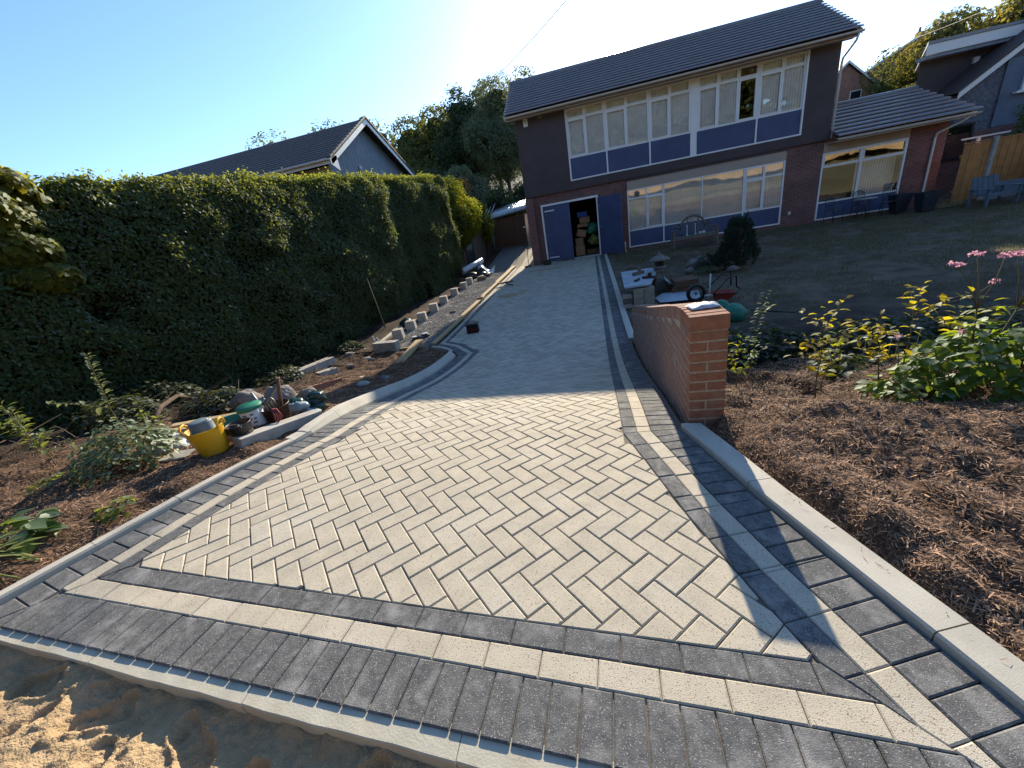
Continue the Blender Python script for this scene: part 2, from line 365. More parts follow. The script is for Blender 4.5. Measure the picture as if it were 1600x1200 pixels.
M['sacking'] = mat('white_sacking', (.62, .62, .60), .7, col2=(.3, .3, .3), nscale=18)
M['soilm'] = mat('brown_clod', (.09, .06, .04), .95, bump=.8, bscale=40)
M['cloth'] = mat('black_canvas', (.018, .018, .02), .85, bump=.3, bscale=300)
M['redcloth'] = mat('dark_red_canvas', (.10, .015, .015), .85)
M['cream2'] = mat('walling_block', (.40, .36, .28), .9, nscale=12, bump=.4, bscale=90, island=.1)
M['sheetm'] = mat('splashed_sheet', (.40, .44, .46), .6, col2=(.26, .30, .33), nscale=3.5, detail=7)
M['lstone'] = mat('lantern_stone', (.27, .25, .22), .95, col2=(.09, .085, .075), nscale=18, bump=.9, bscale=50, bdist=.01)
M['lstone2'] = mat('lantern_dark', (.06, .05, .045), .95)
M['planter'] = mat('planter_grey', (.035, .04, .05), .6)
M['bluewood'] = mat('blue_grey_timber', (.12, .16, .19), .8, col2=(.08, .11, .135), nscale=7, bump=.3, bscale=60)
M['straw'] = leaf_mat('straw', [(.4, .3, .16), (.5, .38, .2), (.3, .22, .12)], (.5, .4, .2), .2, .05)
M['leaf_sunlit_top'] = leaf_mat('sunlit_top_leaf', [(.07, .10, .03), (.10, .13, .035), (.06, .08, .03), (.12, .12, .04)], (.60, .62, .05), .5, .3)  # brighter hedge leaf: sunlight on the hedge top painted into the colour
M['grains'] = mat('coarse_grains', (.55, .45, .32), .9, island=.6)
M['dry'] = mat('dry_grass_bank', (.62, .40, .17), .95, col2=(.44, .30, .13), nscale=1.2, bump=.8, bscale=9, bdist=.1, detail=8)

# ------------------------------------------------------------------ terrain
_KY = np.array([-60, 0, 1.5, 2.5, 3.5, 4.5, 5.5, 6.5, 8, 9.5, 11, 40.])
_KK = np.array([.052, .052, .052, .116, .235, .245, .164, .093, .02, -.02, -.018, 0])
_Y = np.arange(-8, 60, .01); _z = -np.cumsum(np.interp(_Y, _KY, _KK))*.01; _z -= np.interp(0, _Y, _z)
def T(X, Y):
    """height of the finished ground"""
    X = np.asarray(X, dtype=float); Y = np.asarray(Y, dtype=float)
    z = np.interp(Y, _Y, _z) - .039*np.clip(X, -4, 2)*np.clip(1-(Y-2)/4, 0, 1)
    z = z + .1*np.clip(Y-19.2, 0, 5)*np.clip((-2.5-X)/.6, 0, 1)
    z = z + .17*np.clip(Y-27, 0, 60) + .02*np.clip(Y-87, 0, 400)
    z = z + .42*np.clip(-9-Y, 0, 22)
    return z
def Tf(x, y): return float(T(x, y))

def vnoise(X, Y, s, seed=0):
    """smooth value noise on arrays, about -1..1"""
    r = np.random.default_rng(seed); tab = r.uniform(-1, 1, (256, 256))
    u = X*s+37.1; v = Y*s+91.7
    i = np.floor(u).astype(int); j = np.floor(v).astype(int); fu = u-i; fv = v-j
    fu = fu*fu*(3-2*fu); fv = fv*fv*(3-2*fv)
    g = lambda a, b: tab[a % 256, b % 256]
    return (g(i, j)*(1-fu)+g(i+1, j)*fu)*(1-fv)+(g(i, j+1)*(1-fu)+g(i+1, j+1)*fu)*fv
def fbm(X, Y, s, seed=0, o=4):
    t = 0
    for k in range(o): t = t+vnoise(X, Y, s*2**k, seed+k)/2**k
    return t

def grid_sheet(name, Xg, Yg, Zg, mt, parent=None, smooth=True):
    n, m_ = Xg.shape
    V = np.stack([Xg.ravel(), Yg.ravel(), Zg.ravel()], 1)
    a = (np.arange(n-1)[:, None]*m_+np.arange(m_-1)[None, :]).ravel()
    F = np.stack([a, a+1, a+m_+1, a+m_], 1)
    # make sure faces look up
    p0, p1, p2 = V[F[0, 0]], V[F[0, 1]], V[F[0, 2]]
    if np.cross(p1-p0, p2-p0)[2] < 0: F = F[:, ::-1]
    return fast_mesh(name, V, F, mt, parent, smooth=smooth)

# ------------------------------------------------------------------ driveway outline (plan)
INL = [(-2.62, 1.103), (-2.28, 2.62), (-2.31, 3.25), (-2.43, 4.5), (-2.45, 5.8), (-2.43, 7.2), (-3.0, 7.95), (-3.45, 8.28), (-3.42, 11.5), (-3.40, 18.6), (-3.36, 25.0)]
INR = [(.12, 18.78), (.13, 10.0), (.12, 2.56), (.36, 1.66), (.50, 1.25), (.625, .925)]
def offset_line(P_, d):
    """offset an open polyline to its left by d with mitred corners"""
    out = []
    for i, p in enumerate(P_):
        ns = []
        for a, b in ((i-1, i), (i, i+1)):
            if a < 0 or b >= len(P_): continue
            dx, dy = P_[b][0]-P_[a][0], P_[b][1]-P_[a][1]; l = math.hypot(dx, dy); ns.append((-dy/l, dx/l))
        nx = sum(q[0] for q in ns)/len(ns); ny = sum(q[1] for q in ns)/len(ns); k = nx*nx+ny*ny
        out.append((p[0]+nx/k*d, p[1]+ny/k*d))
    return out
FRONT_IN = [(.625, .925), (-2.62, 1.103)]

def clip_half(poly, a, b):
    """keep the part of a convex polygon on the left of a->b"""
    out = []; n = len(poly)
    dx, dy = b[0]-a[0], b[1]-a[1]
    s = [dx*(p[1]-a[1])-dy*(p[0]-a[0]) for p in poly]
    for i in range(n):
        j = (i+1) % n
        if s[i] >= 0: out.append(poly[i])
        if (s[i] >= 0) != (s[j] >= 0):
            t = s[i]/(s[i]-s[j]); out.append((poly[i][0]+t*(poly[j][0]-poly[i][0]), poly[i][1]+t*(poly[j][1]-poly[i][1])))
    return out
def area(poly):
    return .5*sum(poly[i][0]*poly[(i+1) % len(poly)][1]-poly[(i+1) % len(poly)][0]*poly[i][1] for i in range(len(poly)))
def clean(poly):
    out = []
    for p in poly:
        if not out or math.hypot(p[0]-out[-1][0], p[1]-out[-1][1]) > .004: out.append(p)
    while len(out) > 2 and math.hypot(out[0][0]-out[-1][0], out[0][1]-out[-1][1]) <= .004: out.pop()
    return out
def shrink(poly, g):
    """inset a convex ccw polygon by g"""
    n = len(poly); out = list(poly)
    for i in range(n):
        a, b = poly[i], poly[(i+1) % n]; dx, dy = b[0]-a[0], b[1]-a[1]; l = math.hypot(dx, dy)
        if l < 1e-6: continue
        nx, ny = -dy/l*g, dx/l*g
        out = clip_half(out, (a[0]+nx, a[1]+ny), (b[0]+nx, b[1]+ny))
        if len(out) < 3: return []
    return clean(out)

class BlockSet:
    """paving blocks with a small chamfer: near ones one object each, the rest joined"""
    def __init__(s): s.items = []
    def add(s, poly, kind): 
        if area(poly) < 0: poly = poly[::-1]
        poly = clean(poly)
        if len(poly) >= 3 and area(poly) > .0007: s.items.append((poly, kind))
def block_geo(poly, chamfer=.005, dz=0.0, tilt=(0, 0), c=None, rich=True):
    cx = sum(p[0] for p in poly)/len(poly); cy = sum(p[1] for p in poly)/len(poly)
    z = lambda p: Tf(p[0], p[1])+dz+tilt[0]*(p[0]-cx)+tilt[1]*(p[1]-cy)
    n = len(poly)
    V = []
    if rich:
        inn = []
        for i in range(n):
            a, b, d = poly[i-1], poly[i], poly[(i+1) % n]
            e1 = ((b[0]-a[0]), (b[1]-a[1])); e2 = ((d[0]-b[0]), (d[1]-b[1]))
            l1 = math.hypot(*e1); l2 = math.hypot(*e2)
            n1 = (-e1[1]/l1, e1[0]/l1); n2 = (-e2[1]/l2, e2[0]/l2)
            k = 1+n1[0]*n2[0]+n1[1]*n2[1]; k = max(k, .5)
            inn.append((b[0]+(n1[0]+n2[0])/k*chamfer, b[1]+(n1[1]+n2[1])/k*chamfer))
        V = [(p[0], p[1], z(p)-.045) for p in poly]+[(p[0], p[1], z(p)-.0045) for p in poly]+[(p[0], p[1], z(p)) for p in inn]
        F = [tuple(range(2*n, 3*n))]
        for i in range(n):
            j = (i+1) % n
            F.append((i, j, n+j, n+i)); F.append((n+i, n+j, 2*n+j, 2*n+i))
    else:
        V = [(p[0], p[1], z(p)-.03) for p in poly]+[(p[0], p[1], z(p)) for p in poly]
        F = [tuple(range(n, 2*n))]+[(i, (i+1) % n, n+(i+1) % n, n+i) for i in range(n)]
    return V, F, (cx, cy)

drive = MB()
# the sand bed under the blocks is the driveway's own mesh
LO = offset_line(INL, .43); RO = offset_line(INR, .43)     # outer edges (left side first point in front)
def xl(y): return float(np.interp(y, [p[1] for p in LO], [p[0] for p in LO]))
def xr(y): return float(np.interp(y, [p[1] for p in RO[::-1]], [p[0] for p in RO[::-1]]))
def front_y(x): return .622-.0655*(x+1.19)
rows = np.concatenate([np.linspace(0, 1, 40)**1.6])
Ys = .55+rows*(25-.55)
Xg = np.zeros((40, 14)); Yg = np.zeros((40, 14))
for i, y in enumerate(Ys):
    x0, x1 = xl(max(y, .8)), xr(min(max(y, .8), 18.7))
    if y > 18.72: x1 = -2.66
    for j in range(14):
        x = x0+(x1-x0)*j/13; Xg[i, j] = x; Yg[i, j] = y if i else front_y(x)
    if i: Yg[i] = np.maximum(Yg[i], np.array([front_y(x) for x in Xg[i]])+.0005*i)
driveway = grid_sheet('driveway', Xg, Yg, T(Xg, Yg)-.011, M['joint'])
tag(driveway, kind='structure')

BS = BlockSet()
# herringbone at 45 degrees
U0 = (-.668, 1.142); UN = .1045; UA = math.radians(-44.8)
ux, uy = UN*math.cos(UA), UN*math.sin(UA)
def h2w(u, v): return (U0[0]+u*ux-v*uy, U0[1]+u*uy+v*ux)
fieldpoly = FRONT_IN[::-1][:1] + []                      # ccw outline of the field
OUT = [(INL[0][0], INL[0][1])] + [(FRONT_IN[0][0], FRONT_IN[0][1])] + INR[::-1][1:] + [(-2.62, 18.78), (-2.62, 24.9)] + INL[::-1][:-1][0:]
OUT = clean(OUT)
def inside(p, poly=OUT):
    c = False; n = len(poly)
    for i in range(n):
        a, b = poly[i], poly[(i+1) % n]
        if (a[1] > p[1]) != (b[1] > p[1]) and p[0] < (b[0]-a[0])*(p[1]-a[1])/(b[1]-a[1])+a[0]: c = not c
    return c
def seg_d(p, a, b):
    dx, dy = b[0]-a[0], b[1]-a[1]; t = max(0, min(1, ((p[0]-a[0])*dx+(p[1]-a[1])*dy)/(dx*dx+dy*dy)))
    return math.hypot(p[0]-a[0]-t*dx, p[1]-a[1]-t*dy)
def herring():
    for iu in range(-220, 60):
        for iv in range(-20, 260):
            t = (iu-iv) % 4
            if t == 0: rect = (iu, iv, iu+2, iv+1)
            elif t == 3: rect = (iu, iv, iu+1, iv+2)
            else: continue
            cx, cy = h2w((rect[0]+rect[2])/2, (rect[1]+rect[3])/2)
            if cy < .8 or cy > 25.1 or cx < -3.8 or cx > .8: continue
            g = .0125
            q = [h2w(rect[0]+g*1.6, rect[1]+g*1.6), h2w(rect[2]-g*1.6, rect[1]+g*1.6), h2w(rect[2]-g*1.6, rect[3]-g*1.6), h2w(rect[0]+g*1.6, rect[3]-g*1.6)]
            ins = [inside(p) for p in q]
            if not any(ins) and not inside((cx, cy)): continue
            near = [i for i in range(len(OUT)) if seg_d((cx, cy), OUT[i], OUT[(i+1) % len(OUT)]) < .13]
            for i in near:
                a, b = OUT[i], OUT[(i+1) % len(OUT)]
                dx, dy = b[0]-a[0], b[1]-a[1]; l = math.hypot(dx, dy); nx, ny = -dy/l*.003, dx/l*.003
                q = clip_half(q, (a[0]+nx, a[1]+ny), (b[0]+nx, b[1]+ny))
                if len(q) < 3: break
            if len(q) >= 3: BS.add(q, 'cream')
herring()
def course(line, w0, w1, pitch, kind, start=0.0, mitre0=None, mitre1=None, jit=.0015):
    """blocks along an open polyline, occupying offsets w0..w1 on its left"""
    A = offset_line(line, w0); B = offset_line(line, w1)
    for i in range(len(line)-1):
        a0, a1, b0, b1 = A[i], A[i+1], B[i], B[i+1]
        dx, dy = line[i+1][0]-line[i][0], line[i+1][1]-line[i][1]; l = math.hypot(dx, dy); dx /= l; dy /= l
        s = lambda p: (p[0]-line[i][0])*dx+(p[1]-line[i][1])*dy
        o = lambda t, w: (line[i][0]+dx*t-dy*w, line[i][1]+dy*t+dx*w)
        smin = min(s(a0), s(b0)); smax = max(s(a1), s(b1))
        cutA = (a0, b0); cutB = (a1, b1)
        if i == 0 and mitre0: cutA = mitre0
        if i == len(line)-2 and mitre1: cutB = mitre1
        smin = min(smin, s(cutA[0]), s(cutA[1])); smax = max(smax, s(cutB[0]), s(cutB[1]))
        t = smin - (0 if i else start)
        while t < smax:
            j = R.uniform(-jit, jit)
            g = .0021 if kind == 'charcoal' and w1-w0 > .15 else .0014; q = [o(t+g, w0+g), o(t+pitch-g, w0+g), o(t+pitch-g, w1-g), o(t+g, w1-g)]
            # cutA goes from inner to outer (left side); keep what lies ahead of it
            q = clip_half(q, cutA[1], cutA[0]) if len(q) > 2 else q
            q = clip_half(q, cutB[0], cutB[1]) if len(q) > 2 else q
            if len(q) > 2 and abs(area(q)) > .0006: BS.add(q, kind)
            t += pitch
# left side runs away from the camera: its outside is on the left of the line
fl = FRONT_IN
def mit(c_in, c_out, w0, w1):
    f = lambda w: (c_in[0]+(c_out[0]-c_in[0])*w/.4, c_in[1]+(c_out[1]-c_in[1])*w/.4)
    return f(w0), f(w1)
CL_in, CL_out = (-2.62, 1.103), (-2.99, .742)
CR_in, CR_out = (.625, .925), (1.105, .475)
for w0, w1, p, kd in ((0, .1, .2035, 'charcoal'), (.1, .2, .2035, 'cream'), (.2, .4, .1015, 'charcoal')):
    m0 = mit(CL_in, CL_out, w0, w1); m1 = mit(CR_in, CR_out, w0, w1)
    course(INL[:-1], w0, w1, p, kd, mitre0=(m0[0], m0[1]))
    # right side: walk towards the camera so that the outside is on the left
    course(INR, w0, w1, p, kd, mitre1=(m1[0], m1[1]))
    # front: from right to left along the inner line has the outside on the left
    course([CR_in, CL_in], w0, w1, p, kd, mitre0=(m1[0], m1[1]), mitre1=(m0[0], m0[1]), start=.05)

order = sorted(range(len(BS.items)), key=lambda i: min(math.hypot(p[0]*.8, p[1]) for p in BS.items[i][0]))
cnt = {'field': 0, 'charcoal': 0, 'edge': 0}
rest = {'cream': ([], [], []), 'charcoal': ([], [], [])}
field_lim, char_lim = 300, 296
nfield = 0
for i in order:
    poly, kd = BS.items[i]
    cx = sum(p[0] for p in poly)/len(poly); cy = sum(p[1] for p in poly)/len(poly)
    isf = kd == 'cream' and inside((cx, cy))
    key = 'field' if isf else ('charcoal' if kd == 'charcoal' else 'edge')
    rich = cy < 7
    V, F, c = block_geo(poly, dz=R.uniform(-.0016, .0016) if cy < 10 else 0, tilt=(R.uniform(-.012, .012), R.uniform(-.012, .012)) if cy < 10 else (0, 0), rich=rich)
    if cnt[key] < (300 if key != 'edge' else 150):
        cnt[key] += 1
        nm = {'field': 'paving_block', 'charcoal': 'charcoal_block', 'edge': 'cream_border_block'}[key]
        me = bpy.data.meshes.new(nm)
        z0 = Tf(c[0], c[1])
        me.from_pydata([(x-c[0], y-c[1], z-z0) for x, y, z in V], [], F); me.update()
        link_mesh(nm, me, M[kd], driveway, (c[0], c[1], z0))
    else:
        Vs, Fs, _ = rest[kd]; n = len(Vs); Vs += V; Fs += [[k+n for k in f] for f in F]
for kd, nm in (('cream', 'far_cream_blocks'), ('charcoal', 'far_charcoal_blocks')):
    me = bpy.data.meshes.new(nm); me.from_pydata(rest[kd][0], [], rest[kd][1]); me.update()
    tag(link_mesh(nm, me, M[kd], driveway), kind='stuff')

# ------------------------------------------------------------------ kerbs
def kerb_run(name, line, w0, w1, prof, length=.914, start=0.0, matl='kerb', trans=None):
    """prof(s) -> list of (w, z above ground) around the section, for arc length s"""
    root = bpy.data.objects.new(name, None); COL.objects.link(root); tag(root, kind='structure')
    # resample
    P_ = [Vector((p[0], p[1])) for p in line]
    cum = [0]
    for a, b in zip(P_[:-1], P_[1:]): cum.append(cum[-1]+(b-a).length)
    def at(s):
        s = max(0, min(cum[-1], s))
        for i in range(len(P_)-1):
            if s <= cum[i+1]+1e-9:
                d = (P_[i+1]-P_[i]).normalized(); p = P_[i]+d*(s-cum[i])
                # smooth normal near the joints
                nn = Vector((-d.y, d.x))
                for j in (i, i+1):
                    if 0 < j < len(P_)-1 and abs(s-cum[j]) < 1e-6:
                        d2 = ((P_[j]-P_[j-1]).normalized()+(P_[j+1]-P_[j]).normalized()).normalized(); c = d2.dot(d); nn = Vector((-d2.y, d2.x))/c
                return p, nn
    s = start
    while s < cum[-1]-.05:
        e = min(s+length, cum[-1])
        st = sorted(set([s+.0025, e-.0025]+[c for c in cum if s+.01 < c < e-.01]+([s+(e-s)*k/4 for k in (1, 2, 3)])))
        mb = MB(); V = []; pr0 = prof(s)
        for q in st:
            p, nn = at(q); 
            for w, z in prof(q):
                x, y = p.x+nn.x*w, p.y+nn.y*w; V.append((x, y, Tf(x, y)+z))
        k = len(pr0); F = []
        for a in range(len(st)-1):
            for b in range(k): F.append((a*k+b, (a+1)*k+b, (a+1)*k+(b+1) % k, a*k+(b+1) % k))
        F.append(tuple(range(k))); F.append(tuple(range((len(st)-1)*k, len(st)*k))[::-1])
        mb.add(V, F).build('kerb_stone', M[matl], root)
        s = e
    return root
def prof_low(up, w=.07, w0=.403):
    return [(w0, -.12), (w0, up-.012), (w0+.008, up), (w0+w-.006, up), (w0+w, up-.008), (w0+w, -.12)]
kl = [(-2.62-.02, 1.02)]+INL[1:6]
KLI = [(-2.80, .35), (-2.62, 1.103)]+INL[1:2]
low_end = (-2.325, 2.42)
kerb_run('left_edging_kerb', [(-2.735, .66), (-2.62, 1.103), low_end], 0, 0, lambda s: prof_low(.035), start=.0)
# upstand kerb from the dropped end to the gravel board
kb = [low_end, (-2.28, 2.62), (-2.31, 3.25), (-2.43, 4.5), (-2.45, 5.8), (-2.46, 6.9), (-2.49, 7.25), (-2.66, 7.52), (-3.0, 7.85), (-3.36, 8.06)]
def prof_up(s):
    u = .04+.075*min(1, s/.9)
    return [(.403, -.14), (.403, u*.25), (.403+.045*min(1, s/.9)+.004, u-.012), (.462, u), (.522, u), (.528, u-.008), (.528, -.14)]
kerb_run('left_upstand_kerb', kb, 0, 0, prof_up, length=.75)
# right kerb: full height kerb in front of the wall end
kr = [(.125, 2.66), (.12, 2.56), (.36, 1.66), (.50, 1.25), (.74, .56)]
def prof_r(s):
    return [(.415, -.14), (.415, .026), (.424, .036), (.550, .036), (.557, .030), (.557, -.14)]
kerb_run('right_kerb', kr, 0, 0, prof_r, length=.914, start=.0)
# narrow edging beyond the wall
kf = [(.12, 18.78), (.13, 10.0), (.12, 6.9)]
kerb_run('right_edging_kerb', kf, 0, 0, lambda s: [(.403, -.12), (.403, .03), (.47, .035), (.53, .03), (.53, -.12)])
# concrete edge strip under the front row of blocks
fe = [(1.16, .470), (-3.05, .746)]
root = bpy.data.objects.new('front_concrete_edging', None); COL.objects.link(root); tag(root, kind='structure')
nseg = 5
for i in range(nseg):
    t0, t1 = i/nseg, (i+1)/nseg
    V = []; st = 8
    for k in range(st+1):
        t = t0+(t1-t0)*k/st; g = .0012 if k == 0 else (-.0012 if k == st else 0)
        x = fe[0][0]+(fe[1][0]-fe[0][0])*(t+g/4); y = fe[0][1]+(fe[1][1]-fe[0][1])*(t+g/4)
        wv = .002*math.sin(x*9+i)+.0012*math.sin(x*31)
        z = Tf(x, y)-.009
        V += [(x, y+.03, z-.15), (x, y+.03, z), (x, y-.056+wv, z-.003), (x, y-.060+wv, z-.008), (x, y-.062+wv*1.5, z-.15)]
    F = [(a*5+b, a*5+b+1, (a+1)*5+b+1, (a+1)*5+b) for a in range(st) for b in range(4)]
    F += [(0, 4, 3, 2, 1), (st*5, st*5+1, st*5+2, st*5+3, st*5+4)]
    MB().add(V, F).build('concrete_section', M['haunch'], root)

# ------------------------------------------------------------------ ground sheets
def ext_grid():
    a = np.concatenate([-np.geomspace(500, 15, 30), np.linspace(-14.5, 20, 90), np.geomspace(21, 500, 30)])
    b = np.concatenate([-np.geomspace(300, 5, 26), np.linspace(-4.6, 30, 110), np.geomspace(31, 600, 34)])
    return np.meshgrid(a, b)
Xg, Yg = ext_grid()
Zg = T(Xg, Yg) - .36*((Xg > -16) & (Xg < 18) & (Yg < 26) & (Yg > -4)) + fbm(Xg, Yg, .08, 3)*.5*(np.hypot(Xg, Yg) > 40)
# dig the ground out below the driveway and the sand
tag(grid_sheet('ground', Xg, Yg, Zg, M['ground']), kind='structure')

def xedgeL(y):      # back of the left kerbs, then the edge of the gravel path
    y = np.asarray(y, dtype=float)
    KB = offset_line(kb, .52)
    a = np.interp(y, [.3, 1.1]+[p[1] for p in KB[:-3]], [-3.14, -3.03]+[p[0] for p in KB[:-3]])
    return a
# left mulch bed with the soil under the hedge
v = np.concatenate([np.linspace(0, 1, 150)**1.7])
yy = np.concatenate([np.linspace(-.6, 8.15, 230), np.linspace(8.3, 27, 70)])
Xg = np.zeros((len(yy), len(v))); Yg = np.repeat(yy[:, None], len(v), 1)
for i, y in enumerate(yy):
    x1 = float(xedgeL(y)) if y < 7.9 else -5.22
    if 7.0 < y < 7.9: x1 = float(np.interp(y, [7.0, 7.3, 7.9], [-2.97, -3.05, -3.9]))
    Xg[i] = x1-v*13
D = (xedgeL(yy)[:, None]-Xg)
edge = np.clip(D/.12, 0, 1)
nz = fbm(Xg, Yg, 1.1, 5)*.05+fbm(Xg, Yg, 4.5, 6)*.034+np.abs(fbm(Xg, Yg, 13, 8))*.018
Zg = T(Xg, Yg)-.03+edge*(nz+.045)+.05*np.clip((D-1.0)/1.5, 0, 1)
Zg -= np.where((Yg < 1.7) & (D < .45), .05*(1-np.abs(D-.22)/.23).clip(0, 1), 0)
bedL = grid_sheet('left_mulch_bed', Xg, Yg, Zg, None); tag(bedL, kind='structure')

def blend_mat(name, A, B, node_expr):
    """two ground colours mixed by distance over the place itself, with a ragged noisy border"""
    m = bpy.data.materials.new(name); m.use_nodes = True
    nt = m.node_tree; N = nt.nodes; L = nt.links; b = N['Principled BSDF']; b.inputs['Roughness'].default_value = .95; b.inputs['Specular IOR Level'].default_value = .15
    geo = N.new('ShaderNodeNewGeometry'); sp = N.new('ShaderNodeSeparateXYZ'); L.new(geo.outputs['Position'], sp.inputs[0])
    def nzc(c1, c2, s):
        n = N.new('ShaderNodeTexNoise'); n.inputs['Scale'].default_value = s; n.inputs['Detail'].default_value = 9; n.inputs['Roughness'].default_value = .65
        L.new(geo.outputs['Position'], n.inputs['Vector'])
        r = N.new('ShaderNodeMapRange'); r.inputs['From Min'].default_value = .36; r.inputs['From Max'].default_value = .64; L.new(n.outputs['Fac'], r.inputs['Value'])
        x = N.new('ShaderNodeMix'); x.data_type = 'RGBA'; x.inputs['A'].default_value = (*c1, 1); x.inputs['B'].default_value = (*c2, 1); L.new(r.outputs[0], x.inputs['Factor'])
        return x.outputs['Result']
    ca = nzc(*A); cb = nzc(*B)
    fac = node_expr(N, L, sp)
    n = N.new('ShaderNodeTexNoise'); n.inputs['Scale'].default_value = 2.5; n.inputs['Detail'].default_value = 8; L.new(geo.outputs['Position'], n.inputs['Vector'])
    a = N.new('ShaderNodeMath'); a.operation = 'MULTIPLY_ADD'; a.inputs[1].default_value = 1.6; a.inputs[2].default_value = -.8; L.new(n.outputs['Fac'], a.inputs[0])
    s = N.new('ShaderNodeMath'); s.operation = 'ADD'; s.use_clamp = True; L.new(a.outputs[0], s.inputs[0]); L.new(fac, s.inputs[1])
    x = N.new('ShaderNodeMix'); x.data_type = 'RGBA'; L.new(s.outputs[0], x.inputs['Factor']); L.new(ca, x.inputs['A']); L.new(cb, x.inputs['B'])
    L.new(x.outputs['Result'], b.inputs['Base Color'])
    nb = N.new('ShaderNodeTexNoise'); nb.inputs['Scale'].default_value = 45; nb.inputs['Detail'].default_value = 8; L.new(geo.outputs['Position'], nb.inputs['Vector'])
    bp = N.new('ShaderNodeBump'); bp.inputs['Strength'].default_value = 1; bp.inputs['Distance'].default_value = .02
    L.new(nb.outputs['Fac'], bp.inputs['Height']); L.new(bp.outputs[0], b.inputs['Normal'])
    return m
def lin(N, L, src, a, b):
    r = N.new('ShaderNodeMapRange'); r.inputs['From Min'].default_value = a; r.inputs['From Max'].default_value = b; r.clamp = True
    L.new(src, r.inputs['Value']); return r.outputs[0]
mulchA = ((.17, .10, .06), (.045, .027, .018), 38); soilA = ((.065, .047, .034), (.026, .019, .014), 14)
def exL(N, L, sp): return lin(N, L, sp.outputs['X'], -5.0, -6.0)
M['bedL'] = blend_mat('mulch_to_soil', mulchA, soilA, exL); bedL.data.materials.clear(); bedL.data.materials.append(M['bedL'])

# right mulch bed and the lawn behind it
yy = np.concatenate([np.linspace(.1, 6.0, 170)]); v = np.linspace(0, 1, 150)**1.5
Xg = np.zeros((len(yy), len(v))); Yg = np.repeat(yy[:, None], len(v), 1)
KR = offset_line(kr, .562)
def xedgeR(y):
    return np.interp(y, [.4, .6, 1.25, 1.66, 2.56, 2.66, 2.7], [1.34, 1.29, 1.05, .925, .69, .70, .80])
for i, y in enumerate(yy): Xg[i] = float(xedgeR(y))+.004+v*14
D = Xg-xedgeR(yy)[:, None]; edge = np.clip((D-.03)/.10, 0, 1)
nz = fbm(Xg, Yg, 1.3, 15)*.06+fbm(Xg, Yg, 4, 16)*.045+np.abs(fbm(Xg, Yg, 13, 18))*.022
Zg = T(Xg, Yg)-.035+edge*(nz+.075)
Zg += .05*np.exp(-((Xg-1.5)**2/.15+(Yg-2.55)**2/.25))-.05*np.exp(-((Xg-1.35)**2/.02+(Yg-1.75)**2/.25))
bedR = grid_sheet('right_mulch_bed', Xg, Yg, Zg, None); tag(bedR, kind='structure')
M['bedR'] = blend_mat('mulch_to_dark_soil', mulchA, soilA, lambda N, L, sp: lin(N, L, sp.outputs['Y'], 2.6, 4.2)); bedR.data.materials.clear(); bedR.data.materials.append(M['bedR'])
yy = np.linspace(5.9, 27, 190); v = np.linspace(0, 1, 110)
Xg = np.zeros((len(yy), len(v))); Yg = np.repeat(yy[:, None], len(v), 1)
for i, y in enumerate(yy): Xg[i] = .66+v*19
Zg = T(Xg, Yg)-.02+fbm(Xg, Yg, .7, 25)*.035+fbm(Xg, Yg, 3, 26)*.015
lawn = grid_sheet('lawn', Xg, Yg, Zg, None); tag(lawn, kind='structure')
M['lawn2'] = blend_mat('soil_to_dry_lawn', soilA, ((.19, .14, .095), (.095, .080, .055), 3.0), lambda N, L, sp: lin(N, L, sp.outputs['Y'], 6.3, 9.5)); lawn.data.materials.clear(); lawn.data.materials.append(M['lawn2'])

# gravel strip between the hedge and the boards
yy = np.linspace(7.8, 26, 160); xx = np.linspace(-5.25, -3.82, 26)
Xg, Yg = np.meshgrid(xx, yy)
Zg = T(Xg, Yg)+.02+fbm(Xg, Yg, 3, 31)*.012
tag(grid_sheet('gravel_path', Xg, Yg, Zg, M['gravelbed']), kind='structure')

# sand in front of the driveway, trodden
xx = np.linspace(-3.6, .9, 420); vv = np.linspace(0, 1, 170)
Xg = np.repeat(xx[None, :], len(vv), 0); Yg = np.zeros_like(Xg)
y1 = np.interp(xx, [-3.05, 1.16], [.746-.052, .470-.052])
for i, q in enumerate(vv): Yg[i] = y1-q*1.25
Dd = (y1[None, :]-Yg)
Zg = T(Xg, np.full_like(Yg, .5))-.070-.02*np.clip(Dd/.1, 0, 1)+.05*np.clip((Dd-.12)/.22, 0, 1)+fbm(Xg, Yg, 3.2, 41)*.016+fbm(Xg, Yg, 13, 42)*.012+np.abs(fbm(Xg, Yg, 26, 43))*.012+fbm(Xg, Yg, 60, 44, 2)*.003
def boot(cx, cy, a, L_=.125, W=.05, dep=.028):
    ca, sa = math.cos(a), math.sin(a)
    u = (Xg-cx)*ca+(Yg-cy)*sa; w = -(Xg-cx)*sa+(Yg-cy)*ca
    wd = W*(1-.22*np.exp(-((u+.03)/.05)**2))
    r = (u/L_)**4+(w/wd)**2
    rim = np.exp(-((np.sqrt(r)-1.18)/.22)**2)*.014
    tread = .005*np.sin(u*150)*(r < .8)
    return -dep/(1+np.exp((r-1)*6))+rim+tread
for b in ((-1.98, .50, .5), (-1.80, .34, 2.2), (-1.50, .47, -.5), (-1.62, .26, .3), (-1.25, .36, .9), (-2.25, .40, 1.0), (-1.02, .28, 2.8), (-2.42, .56, .2), (-.80, .40, 1.4)):
    Zg += boot(*b)
sandob = tag(grid_sheet('sand', Xg, Yg, Zg, M['sand']), kind='structure')

